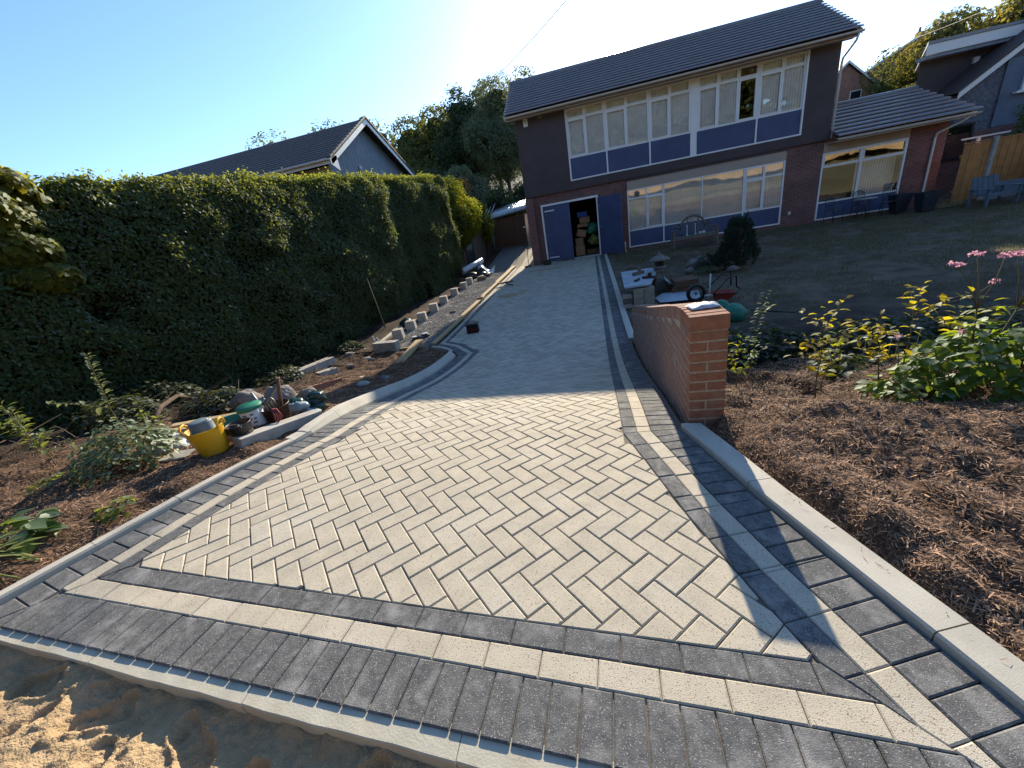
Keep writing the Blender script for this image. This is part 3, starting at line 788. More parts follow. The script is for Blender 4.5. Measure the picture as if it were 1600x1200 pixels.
# small stones on the sand
def stones(name, n, xr_, yr_, zf, s0, s1, mt, seed, kind='stuff', pts=None):
    r = np.random.default_rng(seed)
    x = r.uniform(*xr_, n); y = r.uniform(*yr_, n)
    if pts is not None: x, y, z = pts[:, 0], pts[:, 1], pts[:, 2]
    else: z = zf(x, y)
    s = r.uniform(s0, s1, n)
    base = np.array([(1,0,0),(-1,0,0),(0,1,0),(0,-1,0),(0,0,.7),(0,0,-.7)], float)
    F0 = np.array([(0,2,4),(2,1,4),(1,3,4),(3,0,4),(2,0,5),(1,2,5),(3,1,5),(0,3,5)])
    a = r.uniform(0, 6.28, n)
    P_ = base[None]*s[:, None, None]*r.uniform(.6, 1.3, (n, 6, 1))
    c, s_ = np.cos(a)[:, None], np.sin(a)[:, None]
    Q = np.stack([P_[..., 0]*c-P_[..., 1]*s_*.8, P_[..., 0]*s_+P_[..., 1]*c*.8, P_[..., 2]], -1)+np.stack([x, y, z], -1)[:, None]
    F = (F0[None]+(np.arange(n)*6)[:, None, None]).reshape(-1, 3)
    return tag(fast_mesh(name, Q.reshape(-1, 3), F, mt), kind=kind)
stones('gravel_stones', 16000, (-5.18, -3.86), (7.95, 19), lambda x, y: T(x, y)+.03, .008, .022, M['gravel'], 3)

# wood chips lying on the mulch
def chips(name, x, y, z, mt, seed, l0=.018, l1=.065, w=.0045, tilt=.35):
    r = np.random.default_rng(seed); n = len(x)
    a = r.uniform(0, 6.28, n); L_ = r.uniform(l0, l1, n)/2; W = r.uniform(w*.5, w*1.3, n)/2*np.clip(L_*40, .6, 1.6)
    e = r.normal(0, tilt, n); ro = r.uniform(-.6, .6, n)
    d = np.stack([np.cos(a)*np.cos(e), np.sin(a)*np.cos(e), np.sin(e)], -1)
    s = np.stack([-np.sin(a)*np.cos(ro), np.cos(a)*np.cos(ro), np.sin(ro)], -1)
    c = np.stack([x, y, z], -1); bend = np.zeros((n, 3)); bend[:, 2] = r.uniform(-.006, .012, n)
    A = c-d*L_[:, None]; B = c+d*L_[:, None]
    V = np.stack([A-s*W[:, None], A+s*W[:, None], c+s*W[:, None]*1.1+bend, c-s*W[:, None]*1.1+bend, B+s*W[:, None]*.5, B-s*W[:, None]*.5], 1)
    F0 = np.array([(0,3,2,1),(3,5,4,2)])
    F = (F0[None]+(np.arange(n)*6)[:, None, None]).reshape(-1, 4)
    return tag(fast_mesh(name, V.reshape(-1, 3), F, mt), kind='stuff')
from mathutils.bvhtree import BVHTree
def surf_z(ob):
    bm = bmesh.new(); bm.from_mesh(ob.data); t = BVHTree.FromBMesh(bm); bm.free()
    def f(x, y):
        h = t.ray_cast(Vector((x, y, 5)), Vector((0, 0, -1)))
        return h[0].z if h[0] else None
    return f
bR, bL = surf_z(bedR), surf_z(bedL); bS = surf_z(sandob)
_r = np.random.default_rng(9); _x = _r.uniform(-2.9, 0, 9000); _y = _r.uniform(.1, .72, 9000); _q = [(a, b, bS(a, b)) for a, b in zip(_x, _y)]; _q = np.array([q for q in _q if q[2] is not None])
_i = np.arange(len(_q)); stones('sand_grains', len(_q), (0, 1), (0, 1), None, .001, .0034, M['grains'], 5, pts=_q)
def scatter(f, n, xs, ys, seed, keep=None):
    r = np.random.default_rng(seed); X, Y, Z = [], [], []
    for _ in range(n):
        x, y = xs(r), ys(r)
        if keep and not keep(x, y): continue
        z = f(x, y)
        if z is None: continue
        X.append(x); Y.append(y); Z.append(z)
    return np.array(X), np.array(Y), np.array(Z)
x, y, z = scatter(bR, 30000, lambda r: 1.0+abs(r.normal(0, 1.3)), lambda r: r.uniform(.6, 4.2), 1, lambda x, y: x > float(xedgeR(y))+.03)
chips('bark_chips_right', x, y, z+.004, M['chips'], 2)
def edge_pts(f, n, seed):
    r = np.random.default_rng(seed); X, Y, Z = [], [], []
    for _ in range(n):
        y = r.uniform(.6, 3.0); x = float(xedgeR(y))+.03+abs(r.normal(0, .2)); z = f(x, y)
        if z is not None: X.append(x); Y.append(y); Z.append(z)
    return np.array(X), np.array(Y), np.array(Z)
x, y, z = edge_pts(bR, 7000, 12); chips('bark_chips_by_kerb', x, y, z+.004, M['chips'], 13, l0=.012, l1=.045)
_r = np.random.default_rng(15); _y = _r.uniform(.7, 2.5, 28); _x = np.array([float(xedgeR(q)) for q in _y])-np.abs(_r.normal(0, .03, 28)); chips('spilt_chips', _x, _y, T(_x, _y)+np.where(np.array([float(xedgeR(q)) for q in _y])-_x < .135, .041, .004), M['chips'], 16, l0=.008, l1=.03, tilt=.05)
x, y, z = scatter(bL, 32000, lambda r: -3.0-abs(r.normal(0, 1.5)), lambda r: .6+r.uniform(0, 1)**1.2*7.2, 3, lambda x, y: x < float(xedgeL(y))-.03 and x > -7.5)
chips('bark_chips_left', x, y, z+.004, M['chips'], 4)

# ------------------------------------------------------------------ brick garden wall with a ramped top
def wall_top(y):    # top of the soldier coping
    return float(np.interp(y, [2.66, 2.95, 3.15, 3.4, 3.9, 4.6, 5.4, 6.9], [.63, .625, .59, .53, .40, .22, .03, -.33]))
wall = empty('brick_garden_wall', (.72, 2.72, -.2), 'low red brick retaining wall beside the drive with ramped soldier coping', 'wall')
def lw(o): o.location = Vector(o.location)-wall.location; return o
WX0, WX1, WY0, WY1 = .60, .84, 2.67, 6.88
mb = MB()
ys = np.linspace(WY0+.004, WY1-.004, 40)
for a, b in zip(ys[:-1], ys[1:]):
    mb.add([(x, y, z) for y in (a, b) for x, z in ((WX0+.004, Tf(.7, y)-.2), (WX1-.004, Tf(.7, y)-.2), (WX1-.004, wall_top(y)-.03), (WX0+.004, wall_top(y)-.03))],
           [(0,1,5,4),(1,2,6,5),(2,3,7,6),(3,0,4,7),(0,3,2,1),(4,5,6,7)])
lw(mb.build('mortar', M['mortar'], wall))
nb = 0; extra = MB()
def brick_obj(x0, x1, y0, y1, z0, z1, tilt=0.0, mt='brickold'):
    global nb
    c = Vector(((x0+x1)/2, (y0+y1)/2, (z0+z1)/2)); sx, sy, sz = x1-x0, y1-y0, z1-z0
    m = rot('X', tilt) @ rot('Z', R.uniform(-.012, .012))
    q = MB().obox((0, 0, 0), sx+R.uniform(-.002, .002), sy, sz, m)
    o = q.build('brick', M[mt], wall, loc=c-wall.location, bevel=.004); nb += 1
# slope of the courses follows the ramp on the drive side: courses are level near the front
H0 = .528
for k in range(10):
    z1 = H0-.075*k-.012; z0 = z1-.062
    # end face towards the camera
    if k % 2 == 1:
        brick_obj(WX0, WX0+.108, WY0, WY0+.20, z0, z1, mt='brick'); brick_obj(WX0+.12, WX1, WY0, WY0+.20, z0, z1, mt='brick')
        y = WY0+.213
    else:
        brick_obj(WX0, WX1, WY0, WY0+.103, z0, z1, mt='brick'); y = WY0+.115
    # drive side face, two leaves so that the bricks show on both sides
    while y < WY1-.05 and nb < 270:
        e = min(y+.215, WY1)
        yc = (y+e)/2
        if z1 < wall_top(yc)-.09 and z1 > Tf(.6, y)-.04:
            brick_obj(WX0-.001*R.random(), WX0+.10, y, e, z0, z1)
        y = e+.011
# the lower courses that appear as the ground falls away
k = 10
zz = H0-.075*10
while zz > -1.05:
    y = WY0+.11*(k % 2)
    while y < WY1-.05:
        e = min(y+.215, WY1); yc = (y+e)/2
        if zz-.01 < wall_top(yc)-.09 and zz > Tf(.6, e)-.04 and nb < 296: brick_obj(WX0, WX0+.10, y, e, zz-.075, zz-.010)
        elif zz-.01 < wall_top(yc)-.09 and zz > Tf(.6, e)-.04: extra.box(WX0, WX0+.10, y, e, zz-.075, zz-.010)
        y = e+.011
    zz -= .075; k += 1
if extra.v: tag(lw(extra.build('lower_bricks', M['brickold'], wall)), kind='stuff')
# soldier coping: bricks on edge across the wall
y = WY0-.006; i = 0
while y < WY1:
    e = y+.064; yc = (y+e)/2
    sl = math.atan2(wall_top(yc+.08)-wall_top(yc-.08), .16)
    zt = wall_top(yc)
    m = rot('X', sl)
    q = MB().obox((0, 0, 0), WX1-WX0+.008, .062, .104, m)
    o = q.build('coping_brick', M['brick' if y < 2.9 else 'brickold'], wall, loc=Vector(((WX0+WX1)/2+R.uniform(-.003, .003), yc, zt-.052))-wall.location, bevel=.004)
    y += .0745/max(.6, math.cos(sl)) if False else .0745
    i += 1
# foil pouch on top of the wall
mb = MB(); n = 9
V = []
for j in range(6):
    for i in range(n):
        u, v_ = i/(n-1)-.5, j/5-.5
        k = (1-abs(2*u)**3)*(1-abs(2*v_)**2.5)
        V.append((u*.20, v_*.135, .004+.020*k+.004*math.sin(i*2.1+j)))
for j in range(6):
    for i in range(n):
        u, v_ = i/(n-1)-.5, j/5-.5; V.append((u*.20, v_*.135, 0))
F = [(j*n+i, j*n+i+1, (j+1)*n+i+1, (j+1)*n+i) for j in range(5) for i in range(n-1)]
F += [(54+j*n+i, 54+(j+1)*n+i, 54+(j+1)*n+i+1, 54+j*n+i+1) for j in range(5) for i in range(n-1)]
for i in range(n-1): F += [(i, 54+i, 54+i+1, i+1), (45+i, 45+i+1, 99+i+1, 99+i)]
for j in range(5): F += [(j*n, (j+1)*n, 54+(j+1)*n, 54+j*n), (j*n+8, 54+j*n+8, 54+(j+1)*n+8, (j+1)*n+8)]
o = mb.add(V, F, True).build('foil_pouch', M['foil'], loc=(.735, 2.90, .632)); o.rotation_euler = (0.0, 0, .12)
tag(o, 'flat silver pouch lying on top of the brick wall end', 'pouch')

# ------------------------------------------------------------------ the house
FY = 18.8
GZ = -.86
house = empty('house', (0, FY, GZ), 'two storey house with dark upper cladding, blue panels and grey tiled roof', 'house')
def hp_(o): o.location = Vector(o.location)-house.location; return o
def hbox(name, mt, *boxes, parent=None, bevel=0):
    mb = MB()
    for b in boxes: mb.box(*b)
    o = mb.build(name, M[mt], house if parent is None else parent, bevel=bevel)
    if parent is None: hp_(o)
    return o
WT = .26
Y0, Y1 = FY, FY+WT
hbox('brick_wall', 'hbrick', (-2.62, -2.05, Y0, Y1, -1.2, 2.02), (.44, 1.65, Y0, Y1, -1.2, 2.02), (-2.05, .44, Y0, Y1, 1.64, 2.02),
     (1.65, 7.60, Y0, Y1, -1.2, -.74), (7.60, 8.83, Y0, Y1, -1.2, 2.02), (8.83, 11.57, Y0, Y1, -1.2, -.82), (11.57, 12.72, Y0, Y1, -1.2, 1.93),
     (12.46, 12.72, Y1, 23.2, -1.2, 1.93), (-2.62, -2.36, Y1, 24.2, -1.2, 2.02), (8.64, 8.9, Y1, 24.2, -1.2, 4.9))
hbox('garage_pier', 'hbrick', (-2.66, -2.32, FY-.34, FY-.002, -1.2, 1.98))
hbox('cladding', 'darkclad', (-2.66, -.62, FY-.10, Y1-.02, 2.022, 5.0), (-.62, 7.97, FY-.10, Y1-.02, 2.022, 2.36), (7.97, 8.94, FY-.10, Y1-.02, 2.022, 5.0),
     (1.65, 7.60, FY-.06, Y1-.03, 1.93, 2.018), (-2.66, -2.40, Y1-.018, 24.2, 2.022, 4.98), (-.62, 7.97, FY+.1, Y1+.02, 4.99, 5.03))
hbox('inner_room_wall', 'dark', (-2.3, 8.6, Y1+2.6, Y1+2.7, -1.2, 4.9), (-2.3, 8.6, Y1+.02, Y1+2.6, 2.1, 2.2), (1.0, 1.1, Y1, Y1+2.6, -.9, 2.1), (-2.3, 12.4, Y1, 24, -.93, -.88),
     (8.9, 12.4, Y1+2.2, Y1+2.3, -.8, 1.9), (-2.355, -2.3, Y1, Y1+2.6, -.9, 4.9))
hbox('beige_panel', 'beige', (1.66, 7.59, FY-.03, FY+.12, 1.60, 1.928), (8.84, 11.56, FY-.03, FY+.12, 1.58, 1.93))
hbox('soffit', 'beige', (-2.95, 9.22, 18.26, FY-.1, 4.93, 4.96), (-.62, 7.97, FY-.1, FY+.1, 4.96, 4.99), (8.9, 13.05, 18.26, FY, 1.88, 1.91))
hbox('step_sill', 'conc', (-2.05, .44, FY-.10, FY+.15, -1.0, -.79))
# rear gable walls up into the roof
hp_(MB().extr([(8.90, FY, 4.9), (8.90, 24.2, 4.9), (8.90, 21.2, 6.6)], (.03, 0, 0)).build('gable_wall', M['darkclad'], house)); hp_(MB().extr([(-2.66, FY-.1, 4.9), (-2.66, 24.2, 4.9), (-2.66, 21.2, 6.6)], (.04, 0, 0)).build('gable_wall', M['darkclad'], house))
mb = MB(); mb.extr([(12.72, FY, 1.93), (12.72, 23.2, 1.93), (12.72, 20.9, 3.05)], (-.2, 0, 0)); hp_(mb.build('wing_gable_wall', M['hbrick'], house))

def frame_win(x0, x1, z0, z1, bars, parent, y=FY, t=.055, d=.07, name='window'):
    """outer frame plus (x0,x1,z0,z1) bars"""
    mb = MB()
    mb.box(x0, x0+t, y-.02, y+d, z0, z1); mb.box(x1-t, x1, y-.02, y+d, z0, z1)
    mb.box(x0+t, x1-t, y-.018, y+d, z0, z0+t); mb.box(x0+t, x1-t, y-.018, y+d, z1-t, z1)
    for b in bars: mb.box(b[0], b[1], y-.014, y+d-.006, b[2], b[3])
    o = mb.build(name, M['white'], parent); hp_(o) if parent is house else None
    return o
def sash(x0, x1, z0, z1, win, y=FY, t=.045, opened=True, blind='blind', bd=.055):
    """an opening light: frame proud of the main frame, a pane and a blind behind it"""
    if opened:
        mb = MB(); yy0 = y-.035
        mb.box(x0, x0+t, yy0, y+.02, z0, z1); mb.box(x1-t, x1, yy0, y+.02, z0, z1)
        mb.box(x0+t, x1-t, yy0+.002, y+.02, z0, z0+t); mb.box(x0+t, x1-t, yy0+.002, y+.02, z1-t, z1)
        o = mb.build('sash_frame', M['white'], win)
        px0, px1, pz0, pz1 = x0+t, x1-t, z0+t, z1-t
    else: px0, px1, pz0, pz1 = x0, x1, z0, z1
    o = MB().box(px0-.004, px1+.004, y+.012, y+.020, pz0-.004, pz1+.004).build('pane', M['glasslow' if z1 < 2 else 'glass'], win)
    if blind:
        mb = MB(); n = max(3, int((px1-px0)/.085)); 
        for i in range(n):
            a = px0+(px1-px0)*i/n; b = px0+(px1-px0)*(i+1)/n
            mb.add([(a, y+bd, pz0-.03), (b, y+bd+.012, pz0-.03), (b, y+bd+.012, pz1+.03), (a, y+bd, pz1+.03)], [(0,1,2,3)])
        mb.build('blind', M[blind], win)
def mkwin(*a, **k):
    w = frame_win(*a, **k); return w
# upper row: five frames above blue panels
zs, zt, zT = 3.19, 4.57, 4.96
def upper(x0, x1, lights, blinds):
    bars = [(x0+.055, x1-.055, zt-.03, zt+.03)]
    for a, b in zip(lights[:-1], lights[1:]): bars.append((a[1], b[0], zs+.055, zt-.03)); bars.append((a[1], b[0], zt+.03, zT-.055))
    w = mkwin(x0, x1, zs, zT, bars, house)
    for i, (l, bl) in enumerate(zip(lights, blinds)):
        sash(l[0], l[1], zs+.055, zt-.03, w, opened=bool(i % 2 == 0), blind=bl)
        sash(l[0], l[1], zt+.03, zT-.055, w, opened=True, t=.03, blind=bl)
    return w
upper(-.60, .92, [(-.545, .12), (.19, .865)], ['blind', 'blind'])
upper(.925, 2.60, [(.98, 1.71), (1.78, 2.545)], ['blind', 'blind'])
upper(2.605, 4.12, [(2.66, 3.33), (3.40, 4.065)], ['blind', 'blind'])
upper(4.36, 6.44, [(4.415, 5.05), (5.12, 5.72), (5.79, 6.385)], ['blind', 'blind', None])
upper(6.445, 7.95, [(6.50, 7.19), (7.26, 7.895)], ['blind', 'blind'])
hbox('wide_mullion', 'white', (4.122, 4.358, FY-.03, FY+.1, 2.37, 4.96))
hbox('panel_trim', 'white', (-.62, -.56, FY-.105, FY, 2.35, 3.19), (-.56, 7.93, FY-.105, FY, 2.35, 2.40), (.90, .955, FY-.07, FY, 2.40, 3.19), (2.58, 2.635, FY-.07, FY, 2.40, 3.19),
     (6.42, 6.475, FY-.07, FY, 2.40, 3.19), (7.93, 7.985, FY-.105, FY, 2.35, 4.98), (-.62, -.601, FY-.105, FY, 3.19, 4.98))
for a, b in ((-.56, .90), (.955, 2.58), (2.635, 4.12), (4.36, 6.42), (6.475, 7.93)): hbox('blue_panel', 'blue', (a, b, FY-.04, FY+.05, 2.40, 3.19))
# lower long window
lw_ = mkwin(1.65, 7.59, -.06, 1.60, [(3.07, 3.15, -.005, 1.545), (4.585, 4.625, -.005, 1.545), (6.13, 6.22, -.005, 1.545), (1.705, 3.07, 1.20, 1.26), (2.40, 2.46, -.005, 1.20), (2.40, 2.46, 1.26, 1.545),
            (6.22, 7.535, 1.10, 1.16), (6.85, 6.91, -.005, 1.10), (6.85, 6.91, 1.16, 1.545)], house)
sash(1.705, 2.40, -.005, 1.20, lw_, opened=False); sash(2.46, 3.07, -.005, 1.20, lw_)
sash(1.705, 2.40, 1.26, 1.545, lw_, opened=False); sash(2.46, 3.07, 1.26, 1.545, lw_, opened=False)
sash(3.15, 4.585, -.005, 1.545, lw_, opened=False); sash(4.625, 6.13, -.005, 1.545, lw_, opened=False)
sash(6.22, 6.85, -.005, 1.10, lw_); sash(6.91, 7.535, -.005, 1.10, lw_, opened=False)
sash(6.22, 6.85, 1.16, 1.545, lw_, t=.03); sash(6.91, 7.535, 1.16, 1.545, lw_, opened=False)
mb = MB().lathe([(.0, 0), (.105, 0), (.105, .02), (.03, .035), (0, .035)], 20); o = mb.build('extractor_fan', M['woodg'], lw_, loc=(2.05, FY-.03, 1.40)); o.rotation_euler = (math.pi/2, 0, 0)
hbox('panel_trim', 'white', (1.65, 1.705, FY-.02, FY+.06, -.73, -.062), (1.705, 7.535, FY-.02, FY+.06, -.73, -.68), (7.535, 7.59, FY-.02, FY+.06, -.73, -.062), (3.08, 3.13, FY-.016, FY+.06, -.68, -.062), (6.15, 6.20, FY-.016, FY+.06, -.68, -.062))
for a, b in ((1.705, 3.08), (3.13, 6.15), (6.20, 7.535)): hbox('blue_panel', 'blue', (a, b, FY, FY+.05, -.68, -.062))
# wing window
ww = mkwin(8.84, 11.56, -.19, 1.58, [(10.10, 10.19, -.135, 1.525), (8.895, 10.10, 1.07, 1.13), (10.19, 11.505, 1.07, 1.13)], house)
for a, b in ((8.895, 10.10), (10.19, 11.505)): sash(a, b, -.135, 1.07, ww, opened=False, blind=None if a < 9 else 'blind', bd=.35); sash(a, b, 1.13, 1.525, ww, t=.03, blind=None)
hbox('panel_trim', 'white', (8.84, 8.90, FY-.02, FY+.06, -.81, -.192), (8.90, 11.50, FY-.02, FY+.06, -.81, -.76), (11.50, 11.56, FY-.02, FY+.06, -.81, -.192))
hbox('blue_panel', 'blue', (8.90, 11.50, FY, FY+.05, -.76, -.192))
# roofs: one mesh per course of tiles
def roof(x0, x1, ye, ze, yr, zr, n, mt, thick=.045, x0r=None, x1r=None, parent=None, off=None, back=True, name='tile_course'):
    x0r = x0 if x0r is None else x0r; x1r = x1 if x1r is None else x1r
    for sgn in ((1, -1) if back else (1,)):
        for k in range(n):
            t0, t1 = k/n, (k+1.18)/n; t1 = min(t1, 1.0)
            def P_(t, xa, lift):
                y = ye+(yr-ye)*t; z = ze+(zr-ze)*t+lift
                if sgn < 0: y = 2*yr-y
                xx = (x0+(x0r-x0)*t) if xa == 0 else (x1+(x1r-x1)*t)
                return (xx, y, z)
            l0, l1 = thick, thick*.15
            V = [P_(t0, 0, l0), P_(t0, 1, l0), P_(t1, 1, l1), P_(t1, 0, l1), P_(t0, 0, l0*.5), P_(t0, 1, l0*.5), P_(t1, 1, l1-.03), P_(t1, 0, l1-.03)]
            F = [(0,1,2,3),(4,7,6,5),(0,4,5,1),(1,5,6,2),(2,6,7,3),(3,7,4,0)]
            o = MB().add(V, F).build(name, M[mt], parent or house)
            o.location = -Vector((parent or house).location)
roof(-2.98, 9.24, 18.14, 5.07, 21.2, 6.80, 13, 'tile', thick=.085)
mb = MB(); mb.tube([(-3.0, 21.2, 6.84), (9.26, 21.2, 6.84)], .085, 8); o = mb.build('ridge', M['tile'], house); hp_(o)
# deck under the tiles, verges and fascia
mb = MB()
for s in (1, -1):
    q = [(-2.90, 21.2-s*3.02, 5.0), (9.16, 21.2-s*3.02, 5.0), (9.16, 21.2, 6.73), (-2.90, 21.2, 6.73)]
    mb.extr(q, (0, 0, -.08))
hp_(mb.build('roof_deck', M['woodd'], house))
for x in (-2.99, 9.20):
    for s in (1, -1):
        q = [(x, 21.2-s*3.05, 4.93), (x, 21.2-s*3.05, 5.06), (x, 21.2-s*.002, 6.78), (x, 21.2-s*.002, 6.62)]
        hp_(MB().extr(q, (.03, 0, 0)).build('verge_board', M['offwhite'], house))
hbox('fascia', 'offwhite', (-2.96, 9.20, 18.235, 18.26, 4.90, 5.06), (8.98, 13.05, 18.235, 18.26, 1.86, 1.99))
def gutter(x0, x1, y, z, mt='offwhite'):
    mb = MB(); V = []; n = 7
    for x in (x0, x1):
        for k in range(n):
            a = math.pi+math.pi*k/(n-1); V.append((x, y+.06*math.cos(a), z+.06*math.sin(a)))
    for x in (x0, x1):
        for k in range(n):
            a = math.pi+math.pi*k/(n-1); V.append((x, y+.052*math.cos(a), z+.052*math.sin(a)))
    F = [(k, k+1, n+k+1, n+k) for k in range(n-1)]+[(2*n+k, 3*n+k, 3*n+k+1, 2*n+k+1) for k in range(n-1)]
    return mb.add(V, F, True)
hp_(gutter(-3.0, 9.28, 18.17, 5.03).build('gutter', M['offwhite'], house))
hp_(gutter(8.97, 13.12, 18.17, 1.96).build('gutter', M['offwhite'], house))
mb = MB(); mb.tube([(9.15, 18.18, 4.97), (9.13, 18.24, 4.8), (8.99, 18.62, 4.45), (8.99, 18.66, 4.3), (8.99, 18.66, 2.05)], .038, 8); hp_(mb.build('downpipe', M['offwhite'], house))
mb = MB(); mb.tube([(12.86, 18.2, 1.9), (12.8, 18.3, 1.8), (12.36, 18.72, 1.55), (12.34, 18.74, 1.4), (12.34, 18.74, -.82), (12.34, 18.66, -.9)], .038, 8); hp_(mb.build('downpipe', M['offwhite'], house))
mb = MB(); mb.tube([(1.47, 18.76, -.45), (1.47, 18.76, -.84), (1.52, 18.66, -.88)], .035, 8); hp_(mb.build('waste_pipe', M['offwhite'], house))
roof(8.97, 13.13, 18.14, 1.99, 20.9, 3.24, 9, 'tile', thick=.10, x1r=12.75)
mb = MB(); mb.tube([(8.95, 20.9, 3.28), (12.78, 20.9, 3.28)], .08, 8); hp_(mb.build('ridge', M['tile'], house))
mb = MB()
for s in (1, -1): mb.extr([(8.97, 20.9-s*2.7, 1.95), (13.0, 20.9-s*2.7, 1.95), (12.7, 20.9, 3.17), (8.97, 20.9, 3.17)], (0, 0, -.06))
hp_(mb.build('roof_deck', M['woodd'], house))
# alarm box and vent
o = MB().prism([(-.09, -.05), (.09, -.05), (.09, .0), (-.09, .0)], -.17, .17).build('alarm_box', M['white'], house, loc=Vector((-2.22, FY-.10, 4.82))-house.location, bevel=.015)
mb = MB()
for p, q in (((-.05, -.056, .09), (0, -.056, .02)), ((.05, -.056, .09), (0, -.056, .02)), ((0, -.056, .02), (0, -.056, -.06))): mb.tube([p, q], .009, 5)
mb.build('alarm_emblem', M['blackp'], o)
hbox('wall_vent', 'woodg', (-1.70, -1.52, FY-.13, FY-.10, 4.82, 4.96))
hbox('wall_tap_box', 'offwhite', (7.86, 7.95, FY-.03, FY, -.42, -.30))
# garage door frame and leaves
hbox('door_frame', 'white', (-2.05, -1.97, FY-.04, FY+.12, -.79, 1.56), (.36, .44, FY-.04, FY+.12, -.79, 1.56), (-2.05, .44, FY-.045, FY+.12, 1.56, 1.64))
def leaf_door(hx, hy, a, w, side):
    d = Vector((math.cos(a), math.sin(a), 0))
    mb = MB(); m = rotz(a)
    mb.obox((hx+d.x*w/2, hy+d.y*w/2, .37), w, .045, 2.33, m)
    o = mb.build('garage_door', M['blue'], house); hp_(o)
    b = MB()
    nrm = Vector((-d.y, d.x, 0))*(-.03)
    for zc in (1.36, -.62):
        if side < 0:
            c = Vector((hx, hy, zc))+d*.28+nrm*1.0; b.obox(c, .46, .012, .045, m)
    for zc in (1.2, .37, -.45):
        c = Vector((hx, hy, zc))+d*.1+nrm*1.2; b.obox(c, .02 if side > 0 else .015, .01, .02, m)
    b.build('hinge_strap', M['white'], o)
leaf_door(-1.95, FY-.04, math.radians(-12), 1.19, -1)
leaf_door(.43, FY-.05, math.radians(-43), 1.22, 1)

# ---- things kept inside the garage
def carton(x, y, z, sx, sy, sz, rz, label, tilt=0.0, mt='card'):
    m = rotz(rz) @ rot('Y', tilt)
    o = MB().obox((0, 0, sz/2), sx, sy, sz, m).build('cardboard_box', M[mt], loc=(x, y, z), bevel=.008)
    mb = MB().obox((0, 0, sz+.002) if not tilt else m @ Vector((0, 0, sz/2+.001))+Vector((0, 0, sz/2)), sx*1.001, .05, .003, m)
    mb.build('parcel_tape', M['beige'], o)
    return tag(o, label, 'box', 'cardboard boxes piled in the garage')
gy = FY+.75
carton(-.52, gy-.1, -.79, .42, .4, .42, .1, 'brown carton on the garage floor at the foot of the pile')
carton(-.50, gy, -.37, .34, .34, .34, -.2, 'small brown carton under the tilted one in the garage')
carton(-.42, gy-.02, .02, .42, .35, .30, .2, 'tilted carton halfway up the garage pile', tilt=.3)
carton(-.30, gy+.12, .42, .5, .35, .14, -.1, 'flat pale carton in the middle of the garage pile')
carton(-.22, gy+.12, .58, .46, .36, .26, .12, 'long carton on top of the garage pile, below the blue crate')
mb = MB().box(-.22, .22, -.16, .16, 0, .01); 
for a in ((-.22, -.20, -.16, .16), (.20, .22, -.16, .16), (-.2, .2, -.16, -.14), (-.2, .2, .14, .16)): mb.box(a[0], a[1], a[2], a[3], .01, .2)
tag(mb.build('storage_crate', M['blue2'] if 'blue2' in M else M['blue'], loc=(-.30, gy+.15, .86)), 'bright blue open crate at the top of the garage pile', 'crate')
tag(MB().blob((0, 0, .2), .25, .22, .25, 3, .2, flat=-.2).build('green_sack', M['green'], loc=(.12, gy+.05, .08)), 'green bulging sack in the garage pile', 'sack')
tag(MB().blob((0, 0, .18), .24, .22, .24, 8, .3, fr=3, flat=-.18).build('camouflage_bag', M['camo'], loc=(.16, gy-.05, -.42)) if 'camo' in M else MB().box(0,.1,0,.1,0,.1).build('camouflage_bag', M['green']), 'yellow green camouflage bag by the garage jamb', 'bag')
tag(MB().box(-.35, .25, -.2, .2, 0, .1).box(-.33, .2, -.18, .18, .102, .2).build('flat_tool_case', M['woodd'], loc=(.14, gy-.05, -.79)), 'dark flat case on the garage floor under the camouflage bag', 'case')

# ------------------------------------------------------------------ neighbour bungalow on the left
bun = empty('bungalow', (-9.5, 19.4, -.9), 'grey bungalow with a boarded gable and brown tiled roof behind the hedge', 'house')
def bb(mb, name, mt, parent=bun):
    o = mb.build(name, M[mt], parent); o.location = -Vector(bun.location); return o
bx, by, be, br_ = -9.5, 19.4, 4.72, 6.55
mb = MB(); mb.box(-24, bx-.45, by-3.3, by+3.7, -1.3, 4.5); bb(mb, 'wall', 'conc')
mb = MB()
n = 26
for i in range(n):           # vertical boards of the gable
    ya = by-3.3+7.0*i/n; yb = by-3.3+7.0*(i+1)/n-.015; ym = (ya+yb)/2
    zt_ = lambda y: br_-.12-(abs(y-by)/ (3.6 if y < by else 4.1))*1.8
    mb = MB(); mb.extr([(bx-.45, ya, -1), (bx-.45, yb, -1), (bx-.45, yb, zt_(yb)), (bx-.45, ya, zt_(ya))], (.03, 0, 0)); bb(mb, 'gable_board', 'greyboard')
def roof2(x0, x1, ya, za, yb, zb, n, mt, parent, loc):
    for k in range(n):
        t0, t1 = k/n, min((k+1.15)/n, 1)
        P_ = lambda t, x, l: (x, ya+(yb-ya)*t, za+(zb-za)*t+l)
        V = [P_(t0, x0, .05), P_(t0, x1, .05), P_(t1, x1, .01), P_(t1, x0, .01), P_(t0, x0, 0), P_(t0, x1, 0), P_(t1, x1, -.02), P_(t1, x0, -.02)]
        o = MB().add(V, [(0,1,2,3),(4,7,6,5),(0,4,5,1),(1,5,6,2),(2,6,7,3),(3,7,4,0)]).build('tile_course', M[mt], parent); o.location = -Vector(loc)
roof2(-24.5, bx, by-3.75, be-.1, by, br_, 15, 'tile2', bun, bun.location)
roof2(-24.5, bx, by+4.2, be-.22, by, br_, 15, 'tile2', bun, bun.location)
mb = MB(); k = 0
